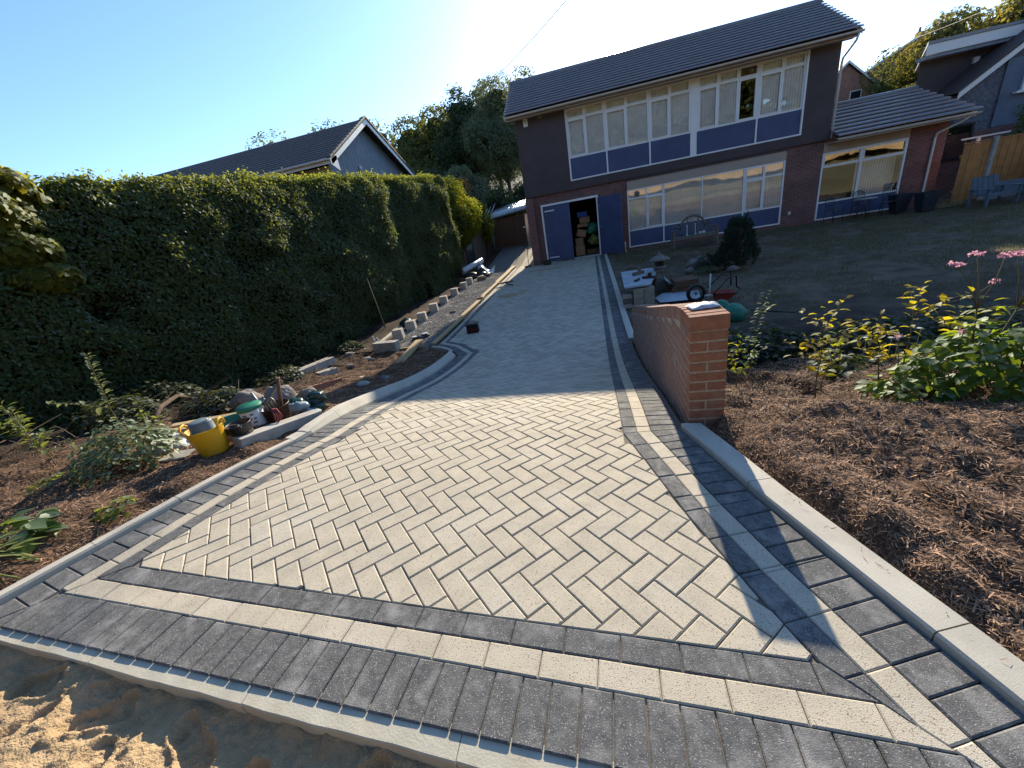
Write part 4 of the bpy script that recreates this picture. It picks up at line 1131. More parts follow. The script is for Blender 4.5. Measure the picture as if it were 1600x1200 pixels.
for s, yy_, zz_ in ((1, by-3.75, be-.14), (-1, by+4.2, be-.26)):
    mb.extr([(bx, yy_, zz_-.16), (bx, yy_, zz_+.02), (bx, by, br_-.02), (bx, by, br_-.22)], (.03, 0, 0))
bb(mb, 'bargeboard', 'white')
mb = MB()
for s, ye_, ze_ in ((1, by-3.8, be-.08), (-1, by+4.25, be-.2)):
    for q in range(14):
        t0, t1 = q/14, (q+.96)/14
        a = (ye_+(by-ye_)*t0, ze_+(br_+.03-ze_)*t0); b = (ye_+(by-ye_)*t1, ze_+(br_+.03-ze_)*t1)
        mb.extr([(bx-.12, a[0], a[1]), (bx-.12, b[0], b[1]), (bx-.12, b[0], b[1]+.07), (bx-.12, a[0], a[1]+.10)], (.19, 0, 0))
bb(mb, 'verge_tiles', 'tile2')
mb = MB(); mb.box(-24.4, bx, by-3.80, by-3.76, be-.26, be-.06); bb(mb, 'fascia', 'offwhite')
bb(gutter(-24.4, bx-.03, by-3.86, be-.10), 'gutter', 'offwhite')
mb = MB(); mb.extr([(bx-.02, by-3.3, be-.5), (bx-.02, by-3.8, be-.3), (bx-.02, by-3.8, be-.1), (bx-.02, by-3.3, be+.06)], (.05, 0, 0)); bb(mb, 'bargeboard_foot', 'white')
mb = MB().lathe([(0, 0), (.13, 0), (.15, .04), (.09, .08), (0, .09)], 16); o = mb.build('gable_lamp', M['offwhite'], bun, loc=Vector((bx-.42, by-.9, 4.55))-bun.location); o.rotation_euler = (0, math.pi/2, 0)
mb = MB(); mb.box(-13.8, -12.0, by-3.34, by-3.28, 3.0, 4.35)
o = bb(mb, 'window', 'offwhite'); q = MB().box(-13.7, -12.95, by-3.36, by-3.35, 3.1, 4.25).box(-12.85, -12.1, by-3.36, by-3.35, 3.1, 4.25).build('pane', M['glass'], o)
mb = MB().box(bx-.42, bx-.40, by+.2, by+2.2, 2.4, 3.75); o = bb(mb, 'window', 'white'); MB().box(bx-.405, bx-.39, by+.3, by+2.1, 2.5, 3.65).build('pane', M['dark'], o)
o = MB().lathe([(0, 0), (.05, 0), (.06, .1), (0, .1)], 10).build('wall_lamp', M['blackp'], bun, loc=Vector((-11.2, by-3.36, 4.05))-bun.location)

# ------------------------------------------------------------------ neighbour house on the right
rh = empty('neighbour_house', (15.5, 22, -.9), 'dark neighbouring house with white bargeboards and a blue grey gable behind the wing', 'house')
def rb(mb, name, mt):
    o = mb.build(name, M[mt], rh); o.location = -Vector(rh.location); return o
rb(MB().prism([(13.75, 22.6), (22, 22.6), (26, 29), (17.7, 29)], -1.2, 4.5), 'wall', 'darkclad')
rb(MB().box(13.55, 22.5, 22.0, 22.06, 4.42, 4.75), 'fascia', 'white'); rb(MB().box(13.60, 22.4, 22.07, 22.62, 4.30, 4.42), 'soffit', 'greyboard')
rb(MB().prism([(13.5, 21.96), (22.6, 21.96), (26.6, 29.2), (17.6, 29.2)], 4.76, 4.86), 'flat_roof', 'tile'); 
rb(MB().box(15.55, 15.72, 22.5, 22.6, 3.86, 4.06), 'wall_light', 'offwhite')
# front gable with raking board
g0, g1 = (14.45, 2.72), (17.2, 4.72)
rb(MB().extr([(14.6, 21.4, -1.2), (20.5, 21.4, -1.2), (20.5, 21.4, 2.9), (17.6, 21.4, 4.9), (14.6, 21.4, 2.78)], (0, 1.0, 0)), 'gable', 'stonehang' if 'stonehang' in M else 'hbrick')
sl = (g1[1]-g0[1])/(g1[0]-g0[0])
rb(MB().extr([(14.35, 21.1, 2.62), (17.6, 21.1, 2.62+sl*3.25), (17.6, 21.1, 2.82+sl*3.25), (14.35, 21.1, 2.84)], (0, .04, 0)), 'bargeboard', 'white')
rb(MB().extr([(20.85, 21.1, 2.62), (17.6, 21.1, 2.62+sl*3.25), (17.6, 21.1, 2.82+sl*3.25), (20.85, 21.1, 2.84)], (0, .04, 0)), 'bargeboard', 'white')
for s in (1, -1):
    xa = 17.6-s*3.3
    rb(MB().extr([(xa, 21.05, 2.84), (17.6, 21.05, 2.86+sl*3.3), (17.6, 21.05, 2.92+sl*3.3), (xa, 21.05, 2.90)], (0, 1.8, 0)), 'roof', 'tile2')
rb(MB().box(15.85, 20.0, 21.33, 21.39, 1.4, 3.62), 'blue_grey_panel', 'greyblue' if 'greyblue' in M else 'greyboard')
w = rb(MB().box(16.45, 16.55, 21.24, 21.34, 2.5, 4.0).box(16.55, 18.2, 21.24, 21.34, 2.5, 2.62).box(16.55, 18.2, 21.24, 21.34, 3.85, 4.0).box(17.3, 17.4, 21.25, 21.34, 2.62, 3.85).box(18.2, 18.3, 21.24, 21.34, 2.5, 4.0).box(16.25, 18.5, 21.15, 21.34, 2.42, 2.5), 'window', 'white')
MB().box(16.54, 17.31, 21.30, 21.31, 2.61, 3.86).box(17.39, 18.21, 21.30, 21.31, 2.61, 3.86).build('pane', M['glass'], w)
rb(MB().box(12.95, 20.4, 21.05, 21.36, -1.2, 1.38), 'lower_brick_wall', 'hbrick'); rb(MB().box(12.95, 14.56, 21.36, 22.58, -1.2, 1.5), 'side_brick_wall', 'hbrick')
w = rb(MB().box(13.95, 14.02, 21.0, 21.08, .55, 1.72).box(15.0, 15.07, 21.0, 21.08, .55, 1.72).box(14.02, 15.0, 21.0, 21.08, 1.65, 1.72).box(13.9, 15.12, 20.95, 21.08, .47, .55), 'window', 'darkframe' if 'darkframe' in M else 'blackp')
MB().box(14.01, 15.01, 21.03, 21.045, .54, 1.66).build('pane', M['glass'], w)
MB().box(14.01, 15.01, 21.052, 21.056, .54, 1.66).build('net_curtain', M['dark'], w)

# ------------------------------------------------------------------ fences, shed
fe_ = empty('close_board_fence', (12.7, 17.95, -.87), 'orange brown close board fence beside the wing of the house', 'fence')
def fb(mb, name, mt, parent=fe_):
    o = mb.build(name, M[mt], parent); o.location = -Vector(parent.location); return o
x = 12.74; i = 0
while x < 16.4:
    w_ = .098
    if abs(x-13.55) < .06 or abs(x-15.4) < .06: x += .03
    yy_ = 17.95
    fb(MB().extr([(x, yy_+.012*(i % 2), -.80), (x+w_, yy_+.012*(i % 2), -.80), (x+w_, yy_+.012*(i % 2), 1.0+.012*(x-12.7)), (x, yy_+.012*(i % 2), 1.0+.012*(x-12.7))], (0, .014, 0)), 'board', 'woodo')
    x += w_+.006; i += 1
fb(MB().box(12.72, 16.4, 17.93, 17.99, 1.02, 1.06), 'capping_rail', 'woodo'); fb(MB().box(12.72, 16.4, 17.98, 18.03, -.5, -.4).box(12.72, 16.4, 17.98, 18.03, .6, .7), 'arris_rail', 'woodo')
for px in (13.52, 15.38): fb(MB().box(px, px+.10, 17.86, 17.97, -1, 1.12), 'concrete_post', 'conc')
fb(MB().box(13.62, 15.38, 17.90, 17.94, -.95, -.35), 'gravel_board', 'greyboard')
# white window board above it belongs to the gate
gt = tag(MB().box(12.75, 14.1, 18.15, 18.19, 1.16, 1.21).box(13.2, 13.3, 18.15, 18.19, -.9, 1.16).build('white_rail', M['offwhite']), 'thin white rail running just above and behind the orange fence', 'rail')

SHY = 24.0; shz = -.30
shed = empty('timber_shed', (-4.6, SHY, shz), 'brown timber shed with a wide boarded door at the end of the side path', 'shed')
def sb(mb, name, mt, parent=shed):
    o = mb.build(name, M[mt], parent); o.location = -Vector(shed.location); return o
sb(MB().box(-5.62, -3.62, SHY+.05, SHY+3, shz-.1, shz+1.72), 'wall', 'woodd')
for i in range(9): sb(MB().box(-5.5+i*.155, -5.5+i*.155+.15, SHY, SHY+.03, shz+.12, shz+1.66), 'door_board', 'woodd')
for i in range(4): sb(MB().box(-4.06+i*.11, -4.06+i*.11+.105, SHY, SHY+.03, shz+.12, shz+1.66), 'side_board', 'woodd')
sb(MB().box(-5.62, -3.62, SHY-.02, SHY+.04, shz-.05, shz+.11), 'sill_board', 'woodg'); sb(MB().box(-5.63, -5.52, SHY-.015, SHY+.045, shz+.112, shz+1.72), 'door_post', 'woodg'); sb(MB().box(-4.10, -4.07, SHY-.012, SHY+.045, shz+.112, shz+1.66), 'door_post', 'woodg')
# translucent lean-to roof in front of / over the shed
lr = empty('lean_to_roof', (-4.6, SHY, 1.5), 'pale translucent corrugated lean-to roof over the brown shed', 'roof')
mb = MB(); V = []; n = 70
for j, (yy_, zz_) in enumerate(((SHY-.15, 1.50), (SHY+2.6, 2.05))):
    for i in range(n): V.append((-5.75+2.35*i/(n-1), yy_, zz_+(i/(n-1))*.20+.022*math.sin(i*1.35)))
F = [(i, i+1, n+i+1, n+i) for i in range(n-1)]
o = mb.add(V, F, True).build('corrugated_sheet', M['poly'] if 'poly' in M else M['plastic'], lr); o.location = -Vector(lr.location)
s_ = o.modifiers.new('solid', 'SOLIDIFY'); s_.thickness = .006
o = MB().extr([(-5.78, SHY-.13, 1.42), (-3.4, SHY-.13, 1.62), (-3.4, SHY-.13, 1.68), (-5.78, SHY-.13, 1.48)], (0, .05, 0)).build('front_rail', M['woodg'], lr); o.location = -Vector(lr.location)
gh = empty('greenhouse_frame', (-6.2, 24.5, -.3), 'small glazed lean-to with white bars left of the brown shed', 'greenhouse')
mb = MB()
for i in range(5): mb.tube([(-6.75+.27*i, 24.4, 1.4+.08*i), (-6.75+.27*i, 26.2, 2.0+.08*i)], .018, 5)
mb.tube([(-6.8, 24.4, 1.38), (-5.65, 24.4, 1.72)], .022, 5); mb.tube([(-6.8, 24.4, -.3), (-6.8, 24.4, 1.4)], .022, 5)
o = mb.build('glazing_bars', M['white'], gh); o.location = -Vector(gh.location)
o = MB().add([(-6.75, 24.42, 1.41), (-5.67, 24.42, 1.73), (-5.67, 26.2, 2.32), (-6.75, 26.2, 2.0)], [(0,1,2,3)]).build('pane', M['glass'], gh); o.location = -Vector(gh.location)
sf = empty('side_fence', (-5.9, 22, -.4), 'weathered brown fence panels between the hedge end and the shed', 'fence')
for i in range(16):
    t = i/16; x_ = -5.95+.28*t; y_ = 20.6+3.4*t; z_ = Tf(-5.5, y_)
    o = MB().obox((0, 0, .72), .02, .20, 1.4+R.uniform(-.02, .02), rotz(-.08)).build('board', M['woodg'], sf, loc=Vector((x_, y_, z_))-sf.location)

# ------------------------------------------------------------------ far houses up the hill
def far_house(name, x, y, z, w, d, h, rh_, rz, wallm, roofm, label, chim=True):
    r = empty(name, (x, y, z), label, 'house', rz=rz)
    MB().box(-w/2, w/2, 0, d, -3, h).build('wall', M[wallm], r)
    MB().extr([(-w/2, -.001, h), (w/2, -.001, h), (0, -.001, h+rh_-.1)], (0, .25, 0)).build('gable_end', M[wallm], r)
    for s in (1, -1):
        o = MB().extr([(s*(w/2+.4), -.4, h-.3), (0, -.4, h+rh_), (0, -.4, h+rh_+.15), (s*(w/2+.4), -.4, h-.15)], (0, d+.8, 0)).build('roof', M[roofm], r)
        MB().extr([(s*(w/2+.42), -.44, h-.42), (0, -.44, h+rh_-.1), (0, -.44, h+rh_+.1), (s*(w/2+.42), -.44, h-.2)], (0, .05, 0)).build('bargeboard', M['white'], r)
    for s in (-.22, .22):
        f = MB().box(s*w-.6, s*w+.6, -.06, .02, h*.45, h*.45+1.1).build('window', M['white'], r); MB().box(s*w-.5, s*w+.5, -.08, -.06, h*.45+.1, h*.45+1.0).build('pane', M['dark'], f)
    if chim:
        c = MB().box(w*.1, w*.1+.9, d*.6, d*.6+.7, h+rh_*.5, h+rh_+1.1).build('chimney', M[wallm], r)
        MB().lathe([(.14, 0), (.11, .5), (0, .5)], 8, (w*.1+.3, d*.6+.35, h+rh_+1.1)).build('chimney_pot', M['fclay'] if 'fclay' in M else M['card'], c)
    return r
far_house('far_brick_house', 29.4, 60, 5.6, 6.2, 9, 2.4, 2.6, .08, 'fbrick', 'tile2', 'far red brick house with a white edged gable on the hill')
r2 = far_house('far_terrace_house', 38.5, 64, 5.6, 10, 8, 4.2, 2.4, -.25, 'fbrick', 'tile', 'far brown roofed house half hidden by the golden tree')
far_house('far_white_cottage', 25.8, 45, 1.7, 4.0, 5, 1.7, 1.5, .1, 'offwhite', 'tile', 'small white gabled cottage low behind the wing roof', chim=False)

# ------------------------------------------------------------------ foliage
def leaves(name, P_, N_, S_, mt, parent=None, asp=.55, fold=.18, rich=False, seed=0, droop=0.0, kind=None, loc=(0, 0, 0), T_=None):
    """one leaf per point: P_ positions, N_ leaf normals, S_ lengths"""
    r = np.random.default_rng(seed); n = len(P_)
    if n == 0: return None
    N_ = N_/np.linalg.norm(N_, axis=1, keepdims=True)
    if T_ is None: T_ = r.normal(size=(n, 3)); T_[:, 2] -= droop
    T_ = T_-N_*(T_*N_).sum(1, keepdims=True); T_ /= np.linalg.norm(T_, axis=1, keepdims=True)+1e-9
    B_ = np.cross(N_, T_); S = S_[:, None]
    P_ = P_-np.asarray(loc)
    if not rich:
        W = S*asp*.5
        V = np.stack([P_, P_+T_*S*.45+B_*W+N_*S*fold*.5, P_+T_*S, P_+T_*S*.45-B_*W+N_*S*fold*.5], 1)
        F = np.array([[0, 1, 2, 3]])
        F = (F[None]+(np.arange(n)*4)[:, None, None]).reshape(-1, 4)
    else:
        W = S*asp*.5; dz = -N_*S*.10
        V = np.stack([P_, P_+T_*S*.28+B_*W*.85+N_*S*fold*.4, P_+T_*S*.62+B_*W*.9+N_*S*fold*.4+dz*.3, P_+T_*S+dz*1.6,
                      P_+T_*S*.62-B_*W*.9+N_*S*fold*.4+dz*.3, P_+T_*S*.28-B_*W*.85+N_*S*fold*.4, P_+T_*S*.5], 1)
        F = np.array([[0, 1, 2, 6], [6, 2, 3, 3], [0, 6, 4, 5], [6, 3, 4, 4]])
        F4 = np.array([[0, 1, 2, 6], [0, 6, 4, 5]]); F3 = np.array([[6, 2, 3], [6, 3, 4]])
        # triangles only keeps it simple
        F = np.array([[0, 1, 2], [0, 2, 6], [6, 2, 3], [6, 3, 4], [0, 6, 4], [0, 4, 5]])
        F = (F[None]+(np.arange(n)*7)[:, None, None]).reshape(-1, 3)
    o = fast_mesh(name, V.reshape(-1, 3), F, mt, parent, loc)
    if kind: o['kind'] = kind
    return o
def rnd_dir(n, r): d = r.normal(size=(n, 3)); return d/np.linalg.norm(d, axis=1, keepdims=True)

# ---- the tall hedge
hedge = empty('hedge', (-6.3, 9, -1.0), 'tall clipped dark green hedge running down the left side towards the house', 'hedge')
def hx(y): return np.interp(y, [-4, 2, 8, 17.5, 40], [-7.45, -7.15, -6.5, -5.75, -5.6])     # front face
def htop(y): return np.interp(y, [-4, 3, 6, 8, 11, 17.3, 20], [2.9, 2.88, 2.95, 3.02, 3.2, 3.42, 3.4])
def hbulge(y, z):
    y = np.asarray(y, float); z = np.asarray(z, float)
    b = .17*fbm(y, z*1.3, .9, 51, 4)
    gaps = fbm(y, z*1.6, .85, 61, 3)
    low = np.clip((z+1.2)/1.6, 0, 1)
    dep = np.clip((gaps-.10)*2.4, 0, 1)*np.clip(1.35-(z+.2)/2.3, 0, 1)*np.clip((10-y)/5, .12, 1)*.75
    return b-dep-.35*(1-low)*(y < 14)
r = np.random.default_rng(21)
P_, N_, S_ = [], [], []
n = 150000
y = -3+r.uniform(0, 1, n)**.85*20.5; z = np.where(r.uniform(0, 1, n) < .92, T(-6, y)+r.uniform(0, 1, n)*(htop(y)-T(-6, y)), 0)
zt_ = htop(y)+.07*fbm(y, y*0, 2.2, 71)
z = T(-6, y)+.05+r.uniform(0, 1, n)*(zt_-T(-6, y)-.05)
rim = np.clip((zt_-z)/.35, 0, 1)
x = hx(y)+hbulge(y, z)-(1-np.sqrt(rim))*.30-np.abs(r.normal(0, .09, n))+r.normal(0, .02, n)
nn = np.stack([np.full(n, 1.0), np.full(n, -.25), np.full(n, .35)], 1)+rnd_dir(n, r)*.75
P_.append(np.stack([x, y, z], 1)); N_.append(nn); S_.append(r.uniform(.045, .085, n)*np.interp(y, [0, 17], [1.0, 1.05]))
# top
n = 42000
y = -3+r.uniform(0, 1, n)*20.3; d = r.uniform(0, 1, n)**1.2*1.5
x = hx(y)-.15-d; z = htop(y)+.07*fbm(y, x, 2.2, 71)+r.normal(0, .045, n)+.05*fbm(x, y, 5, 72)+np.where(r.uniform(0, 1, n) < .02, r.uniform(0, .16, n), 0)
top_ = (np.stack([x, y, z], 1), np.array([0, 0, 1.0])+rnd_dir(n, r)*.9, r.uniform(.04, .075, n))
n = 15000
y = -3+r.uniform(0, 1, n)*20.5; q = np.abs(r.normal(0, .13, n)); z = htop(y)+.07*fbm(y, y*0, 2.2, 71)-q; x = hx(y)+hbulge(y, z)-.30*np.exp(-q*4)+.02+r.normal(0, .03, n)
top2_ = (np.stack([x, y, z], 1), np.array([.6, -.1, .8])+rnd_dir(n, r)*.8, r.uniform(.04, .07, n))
leaves('sunlit_top', np.concatenate([top_[0], top2_[0]]), np.concatenate([top_[1], top2_[1]]), np.concatenate([top_[2], top2_[2]]), M['leaf_sunlit_top'], hedge, seed=6, loc=tuple(hedge.location)).location = (0, 0, 0)  # top and upper edge leaves in the brighter colour, painting a sunlit rim
# far end, rounded, facing the house
n = 26000
a = r.uniform(-.2, math.pi, n); z = T(-5.7, 17.3)+.35+r.uniform(0, 1, n)*4.0
rad = .85+.1*fbm(a*2, z, 1.2, 75)-np.clip((z-2.8)/.9, 0, 1)**2*.35
x = -6.62+rad*np.cos(a)+r.normal(0, .03, n); y = 17.2+rad*np.sin(a)*.9+r.normal(0, .03, n)
P_.append(np.stack([x, y, z], 1)); N_.append(np.stack([np.cos(a), np.sin(a), np.full(n, .3)], 1)+rnd_dir(n, r)*.6); S_.append(r.uniform(.05, .09, n))
P_ = np.concatenate(P_); N_ = np.concatenate(N_); S_ = np.concatenate(S_)
# thin out where the hollows are
_g = fbm(P_[:, 1], P_[:, 2]*1.6, .85, 61, 3)+.5*fbm(P_[:, 1], P_[:, 2]*2.2, 2.2, 63, 3)
_low = np.clip(1.25-(P_[:, 2]+.3)/2.2, 0, 1)*np.clip((11-P_[:, 1])/4, .0, 1)*(P_[:, 0] > hx(P_[:, 1])-.8)
_k = r.uniform(0, 1, len(P_)) > np.clip((_g-.05)*2.6, 0, .95)*_low
P_, N_, S_ = P_[_k], N_[_k], S_[_k]
leaves('foliage', P_, N_, S_, M['leaf_hedge'], hedge, seed=5, droop=.4, loc=tuple(hedge.location)).location = (0, 0, 0)
# dark twiggy core
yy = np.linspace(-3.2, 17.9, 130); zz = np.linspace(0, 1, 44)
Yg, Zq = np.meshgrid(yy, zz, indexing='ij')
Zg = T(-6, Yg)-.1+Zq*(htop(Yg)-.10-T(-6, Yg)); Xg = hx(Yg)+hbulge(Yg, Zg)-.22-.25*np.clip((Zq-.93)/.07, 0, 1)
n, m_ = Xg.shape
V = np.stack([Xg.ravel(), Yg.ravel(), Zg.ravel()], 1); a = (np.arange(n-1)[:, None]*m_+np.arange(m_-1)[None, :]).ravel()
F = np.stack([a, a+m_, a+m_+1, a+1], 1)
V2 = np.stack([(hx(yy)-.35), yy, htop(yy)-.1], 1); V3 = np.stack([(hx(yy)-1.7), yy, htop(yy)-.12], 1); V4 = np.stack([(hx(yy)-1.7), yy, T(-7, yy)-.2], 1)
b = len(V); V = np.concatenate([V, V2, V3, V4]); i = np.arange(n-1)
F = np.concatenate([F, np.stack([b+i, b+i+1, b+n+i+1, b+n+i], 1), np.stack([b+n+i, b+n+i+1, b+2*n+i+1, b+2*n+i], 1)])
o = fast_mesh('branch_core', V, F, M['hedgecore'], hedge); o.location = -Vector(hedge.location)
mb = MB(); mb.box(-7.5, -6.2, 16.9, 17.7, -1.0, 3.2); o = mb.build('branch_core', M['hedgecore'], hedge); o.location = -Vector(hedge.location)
for k in range(6):     # stems showing in the hollows of the hedge
    y0 = R.uniform(1.2, 3.4); x0 = float(hx(y0))-.2-R.random()*.2; z0 = Tf(-6.8, y0)
    pts = [Vector((x0, y0, z0-.05))]; d = Vector((R.uniform(-.1, .2), R.uniform(-.25, .25), 1))
    for q in range(6): pts.append(pts[-1]+d*.36+Vector((R.uniform(-.06, .06), R.uniform(-.06, .06), 0)))
    o = MB().tube(pts, [.035-.004*q for q in range(7)], 6).build('trunk', M['bark'], hedge); o.location = -Vector(hedge.location)

def tree(name, x, y, zb, h, blobs, mt, n, leaf, label, cat='tree', group=None, seed=0, trunk=.16, core=True, kind=None, hollow=.55, bare=True, asp=.6):
    """blobs: (dx, dy, dz, rx, ry, rz) relative to the base"""
    r = np.random.default_rng(seed+900)
    t = empty(name, (x, y, zb), label, cat, group)
    P_, N_, S_ = [], [], []
    vol = np.array([b[3]*b[4]+b[4]*b[5]+b[3]*b[5] for b in blobs]); cnt_ = (n*vol/vol.sum()).astype(int)
    for b, c in zip(blobs, cnt_):
        d = rnd_dir(c, r)
        k = 1+.16*fbm(d[:, 0]*3+b[0], d[:, 1]*3+d[:, 2]*2.3+b[1], 1.0, seed+3)+.10*fbm(d[:, 0]*9, d[:, 2]*9+d[:, 1]*4, 1.0, seed+4)
        rr = k*r.uniform(hollow, 1.0, c)**.5
        # clumps: pull points towards a few twig ends
        P_.append(np.stack([b[0]+d[:, 0]*b[3]*rr, b[1]+d[:, 1]*b[4]*rr, b[2]+d[:, 2]*b[5]*rr], 1)); N_.append(d*.7+np.array([0, 0, .35])+rnd_dir(c, r)*.7)
        S_.append(r.uniform(.6, 1.25, c)*leaf)
    P_ = np.concatenate(P_); N_ = np.concatenate(N_); S_ = np.concatenate(S_)
    g = fbm(P_[:, 0]+P_[:, 2]*.7, P_[:, 1]+P_[:, 2]*.8, .9/max(.4, leaf*3), seed+8, 3)
    keep = g > -.42+.0*g
    leaves('crown', P_[keep], N_[keep], S_[keep], mt, t, seed=seed, asp=asp)
    # trunk and limbs
    mb = MB(); mb.tube([(0, 0, -.3), (.05, 0, h*.25), (.0, .08, h*.5), (0, 0, h*.8)], [trunk*1.3, trunk, trunk*.7, trunk*.25], 7)
    for b in blobs:
        mb.tube([(0, 0, h*.22), (b[0]*.5, b[1]*.5, h*.3+b[2]*.35), (b[0]*.95, b[1]*.95, b[2])], [trunk*.6, trunk*.35, trunk*.12], 5)
    mb.build('trunk', M['bark'], t)
    if core:
        mb = MB()
        for b in blobs: mb.blob((b[0], b[1], b[2]), b[3]*.48, b[4]*.48, b[5]*.48, seed, .3, 2.6, sub=2)
        mb.build('inner_foliage', M['treecore'], t)
    return t
def ztree(x, y): return Tf(x, y)-.1
def auto_tree(name, x, y, ztop, w, mt, n, leaf, label, seed, tall=1.0, nb_=6, group='trees on the hillside behind the houses', low=False, **k):
    r = random.Random(seed); zb = ztree(x, y); h = ztop-zb; bl = []
    bl.append((0, 0, h*.80, w*.30, w*.30, h*.20))
    for i in range(nb_):
        a = 2*math.pi*i/nb_+r.random(); q = w*.5*r.uniform(.45, .8)
        bl.append((q*math.cos(a), q*math.sin(a), h*r.uniform(.38, .68), w*r.uniform(.20, .32), w*r.uniform(.2, .3), h*r.uniform(.14, .22)))
    bl.append((0, 0, h*.5, w*.36, w*.36, h*.28))
    if low: bl += [(0, 0, h*.16, w*.5, w*.3, h*.2), (w*.35, 0, h*.3, w*.35, w*.3, h*.2), (-w*.35, 0, h*.3, w*.35, w*.3, h*.2)]
    return tree(name, x, y, zb, h, bl, mt, n, leaf, label, seed=seed, group=group, **k)
A_ = auto_tree
A_('broadleaf_tree', -34, 45, 14.6, 9, M['leaf_tree'], 6000, .34, 'small dark tree top peeping over the left end of the bungalow ridge', 1)
A_('broadleaf_tree', -26.3, 45, 14.1, 8, M['leaf_tree'], 6500, .34, 'dark tree behind the middle of the bungalow roof', 2)
A_('broadleaf_tree', -21.5, 46, 13.2, 7, M['leaf_tree'], 6000, .34, 'round dark tree just left of the bungalow gable peak', 3)
A_('broadleaf_tree', -17.3, 44, 12.3, 7, M['leaf_tree'], 20000, .28, 'broad dark green tree rising right of the bungalow gable', 4)
A_('broadleaf_tree', -13.8, 43, 12.3, 7, M['leaf_gold2'], 20000, .28, 'sunlit olive green tree in the middle of the hillside trees', 5)
A_('conifer_tree', -10.6, 40, 12.4, 5.2, M['leaf_dark'], 24000, .24, 'dense dark evergreen in the middle of the wood', 6, nb_=5)
A_('broadleaf_tree', -8.2, 42, 13.0, 6.5, M['leaf_tree'], 20000, .27, 'tall dark tree whose rounded crown stands behind the grey green tree', 7)
A_('broadleaf_tree', -6.1, 52, 16.2, 7, M['leaf_tree'], 12000, .26, 'tree whose loose twigs show above the left end of the house roof', 8)
A_('broadleaf_tree', -15.2, 36, 7.4, 6, M['leaf_tree'], 9000, .26, 'low dark tree close behind the bungalow roof', 9)
A_('willow_tree', -6.7, 38, 12.2, 6.8, M['leaf_grey'], 60000, .18, 'feathery grey green tree beside the upper left corner of the house', 10, nb_=8, asp=.35)
A_('broadleaf_tree', -9.2, 31, 5.4, 4.2, M['leaf_grey'], 22000, .15, 'rounded grey green bush tree just right of the bungalow gable', 11)
A_('broadleaf_tree', -11.8, 33, 6.0, 4.5, M['leaf_dark'], 18000, .18, 'dark shaded tree between the bungalow and the evergreen', 12)
A_('broadleaf_tree', -5.6, 27, 3.2, 3.2, M['leaf_dark'], 12000, .15, 'dark shrub tree directly above the shed roof', 13)
A_('dark_shrub', -7.0, 33, 3.9, 4.0, M['leaf_tree'], 12000, .16, 'dark bushes under the grey green tree, left of the house corner', 24, group=None)
A_('dark_shrub', -4.3, 31, 3.6, 3.6, M['leaf_dark'], 12000, .16, 'dark bushes against the left corner of the house above the shed', 25, group=None)
# right hand hill
A_('broadleaf_tree', 36.0, 56, 12.2, 7.5, M['leaf_gold'], 17000, .34, 'large golden brown tree beside the dark neighbouring house', 14)
A_('broadleaf_tree', 44.5, 58, 14.6, 10, M['leaf_gold'], 12000, .4, 'windswept tree showing above the flat roof of the neighbouring house', 15)
A_('broadleaf_tree', 31.6, 57, 10.7, 3.6, M['leaf_tree'], 1700, .3, 'thin dark tree in front of the far brick house', 16, core=False)
A_('garden_hedge', 25.6, 46, 4.9, 6, M['leaf_gold'], 13000, .26, 'yellow green bushes above the left end of the wing roof', 17)
A_('broadleaf_tree', 31.0, 50, 6.3, 6.5, M['leaf_gold'], 13000, .28, 'golden green bushy tree behind the wing roof, below the far houses', 18)
# climbers and bushes at the right edge
A_('climbing_shrub', 15.9, 19.2, 2.3, 2.6, M['leaf_lime2'], 16000, .09, 'sunlit green climber tumbling over the fence at the right edge', 19, group=None)
A_('dark_shrub', 15.6, 16.9, .95, 2.0, M['leaf_dark'], 9000, .08, 'dark shrub behind the grey blue bench at the right edge', 20, group=None)
# bright growth behind the hedge end
A_('garden_shrub', -6.6, 20.6, 3.75, 2.2, M['leaf_lime'], 24000, .09, 'sunlit lime green shrub rising behind the far end of the hedge', 21, group=None)
A_('garden_shrub', -6.9, 24, 4.0, 1.5, M['leaf_orange'], 3000, .11, 'small orange leaved shrub top behind the hedge end', 22, group=None)
A_('garden_shrub', -5.75, 22.5, 2.5, 1.3, M['leaf_lime'], 5000, .09, 'yellow green shrub between the hedge end and the shed', 23, group=None)
# climber hanging on the hedge at the left edge
r = np.random.default_rng(77)
cl = empty('climbing_plant', (-7.2, 4.05, -.3), 'yellow green climber heaped over the hedge at the left edge of the picture', 'climber')
bl = [(-.05, -.05, 3.42, .30, .30, .36), (.0, .12, 3.12, .32, .34, .28), (0, -.2, 2.85, .4, .45, .4), (.12, -.1, 2.4, .3, .35, .2), (.2, .0, 2.05, .22, .3, .15)]
P_, N_ = [], []
for b in bl:
    c = 2000; d = rnd_dir(c, r); k = 1+.3*fbm(d[:, 0]*4+b[0], d[:, 1]*4+d[:, 2]*3, 1., 5); rr = k*r.uniform(.6, 1, c)**.4
    P_.append(np.stack([b[0]+d[:, 0]*b[3]*rr, b[1]+d[:, 1]*b[4]*rr, b[2]+d[:, 2]*b[5]*rr], 1)); N_.append(d+np.array([0, 0, .5])+rnd_dir(c, r)*.5)
P_ = np.concatenate(P_); N_ = np.concatenate(N_)
leaves('foliage', P_, N_, r.uniform(.06, .12, len(P_)), M['leaf_hedge_y'], cl, rich=True, asp=.8, seed=9, droop=1.0)
mb = MB()
for b in bl: mb.blob(b[:3], b[3]*.7, b[4]*.7, b[5]*.7, 3, .2, 2, sub=2)
mb.build('branch_core', M['hedgecore'], cl)
mb = MB()
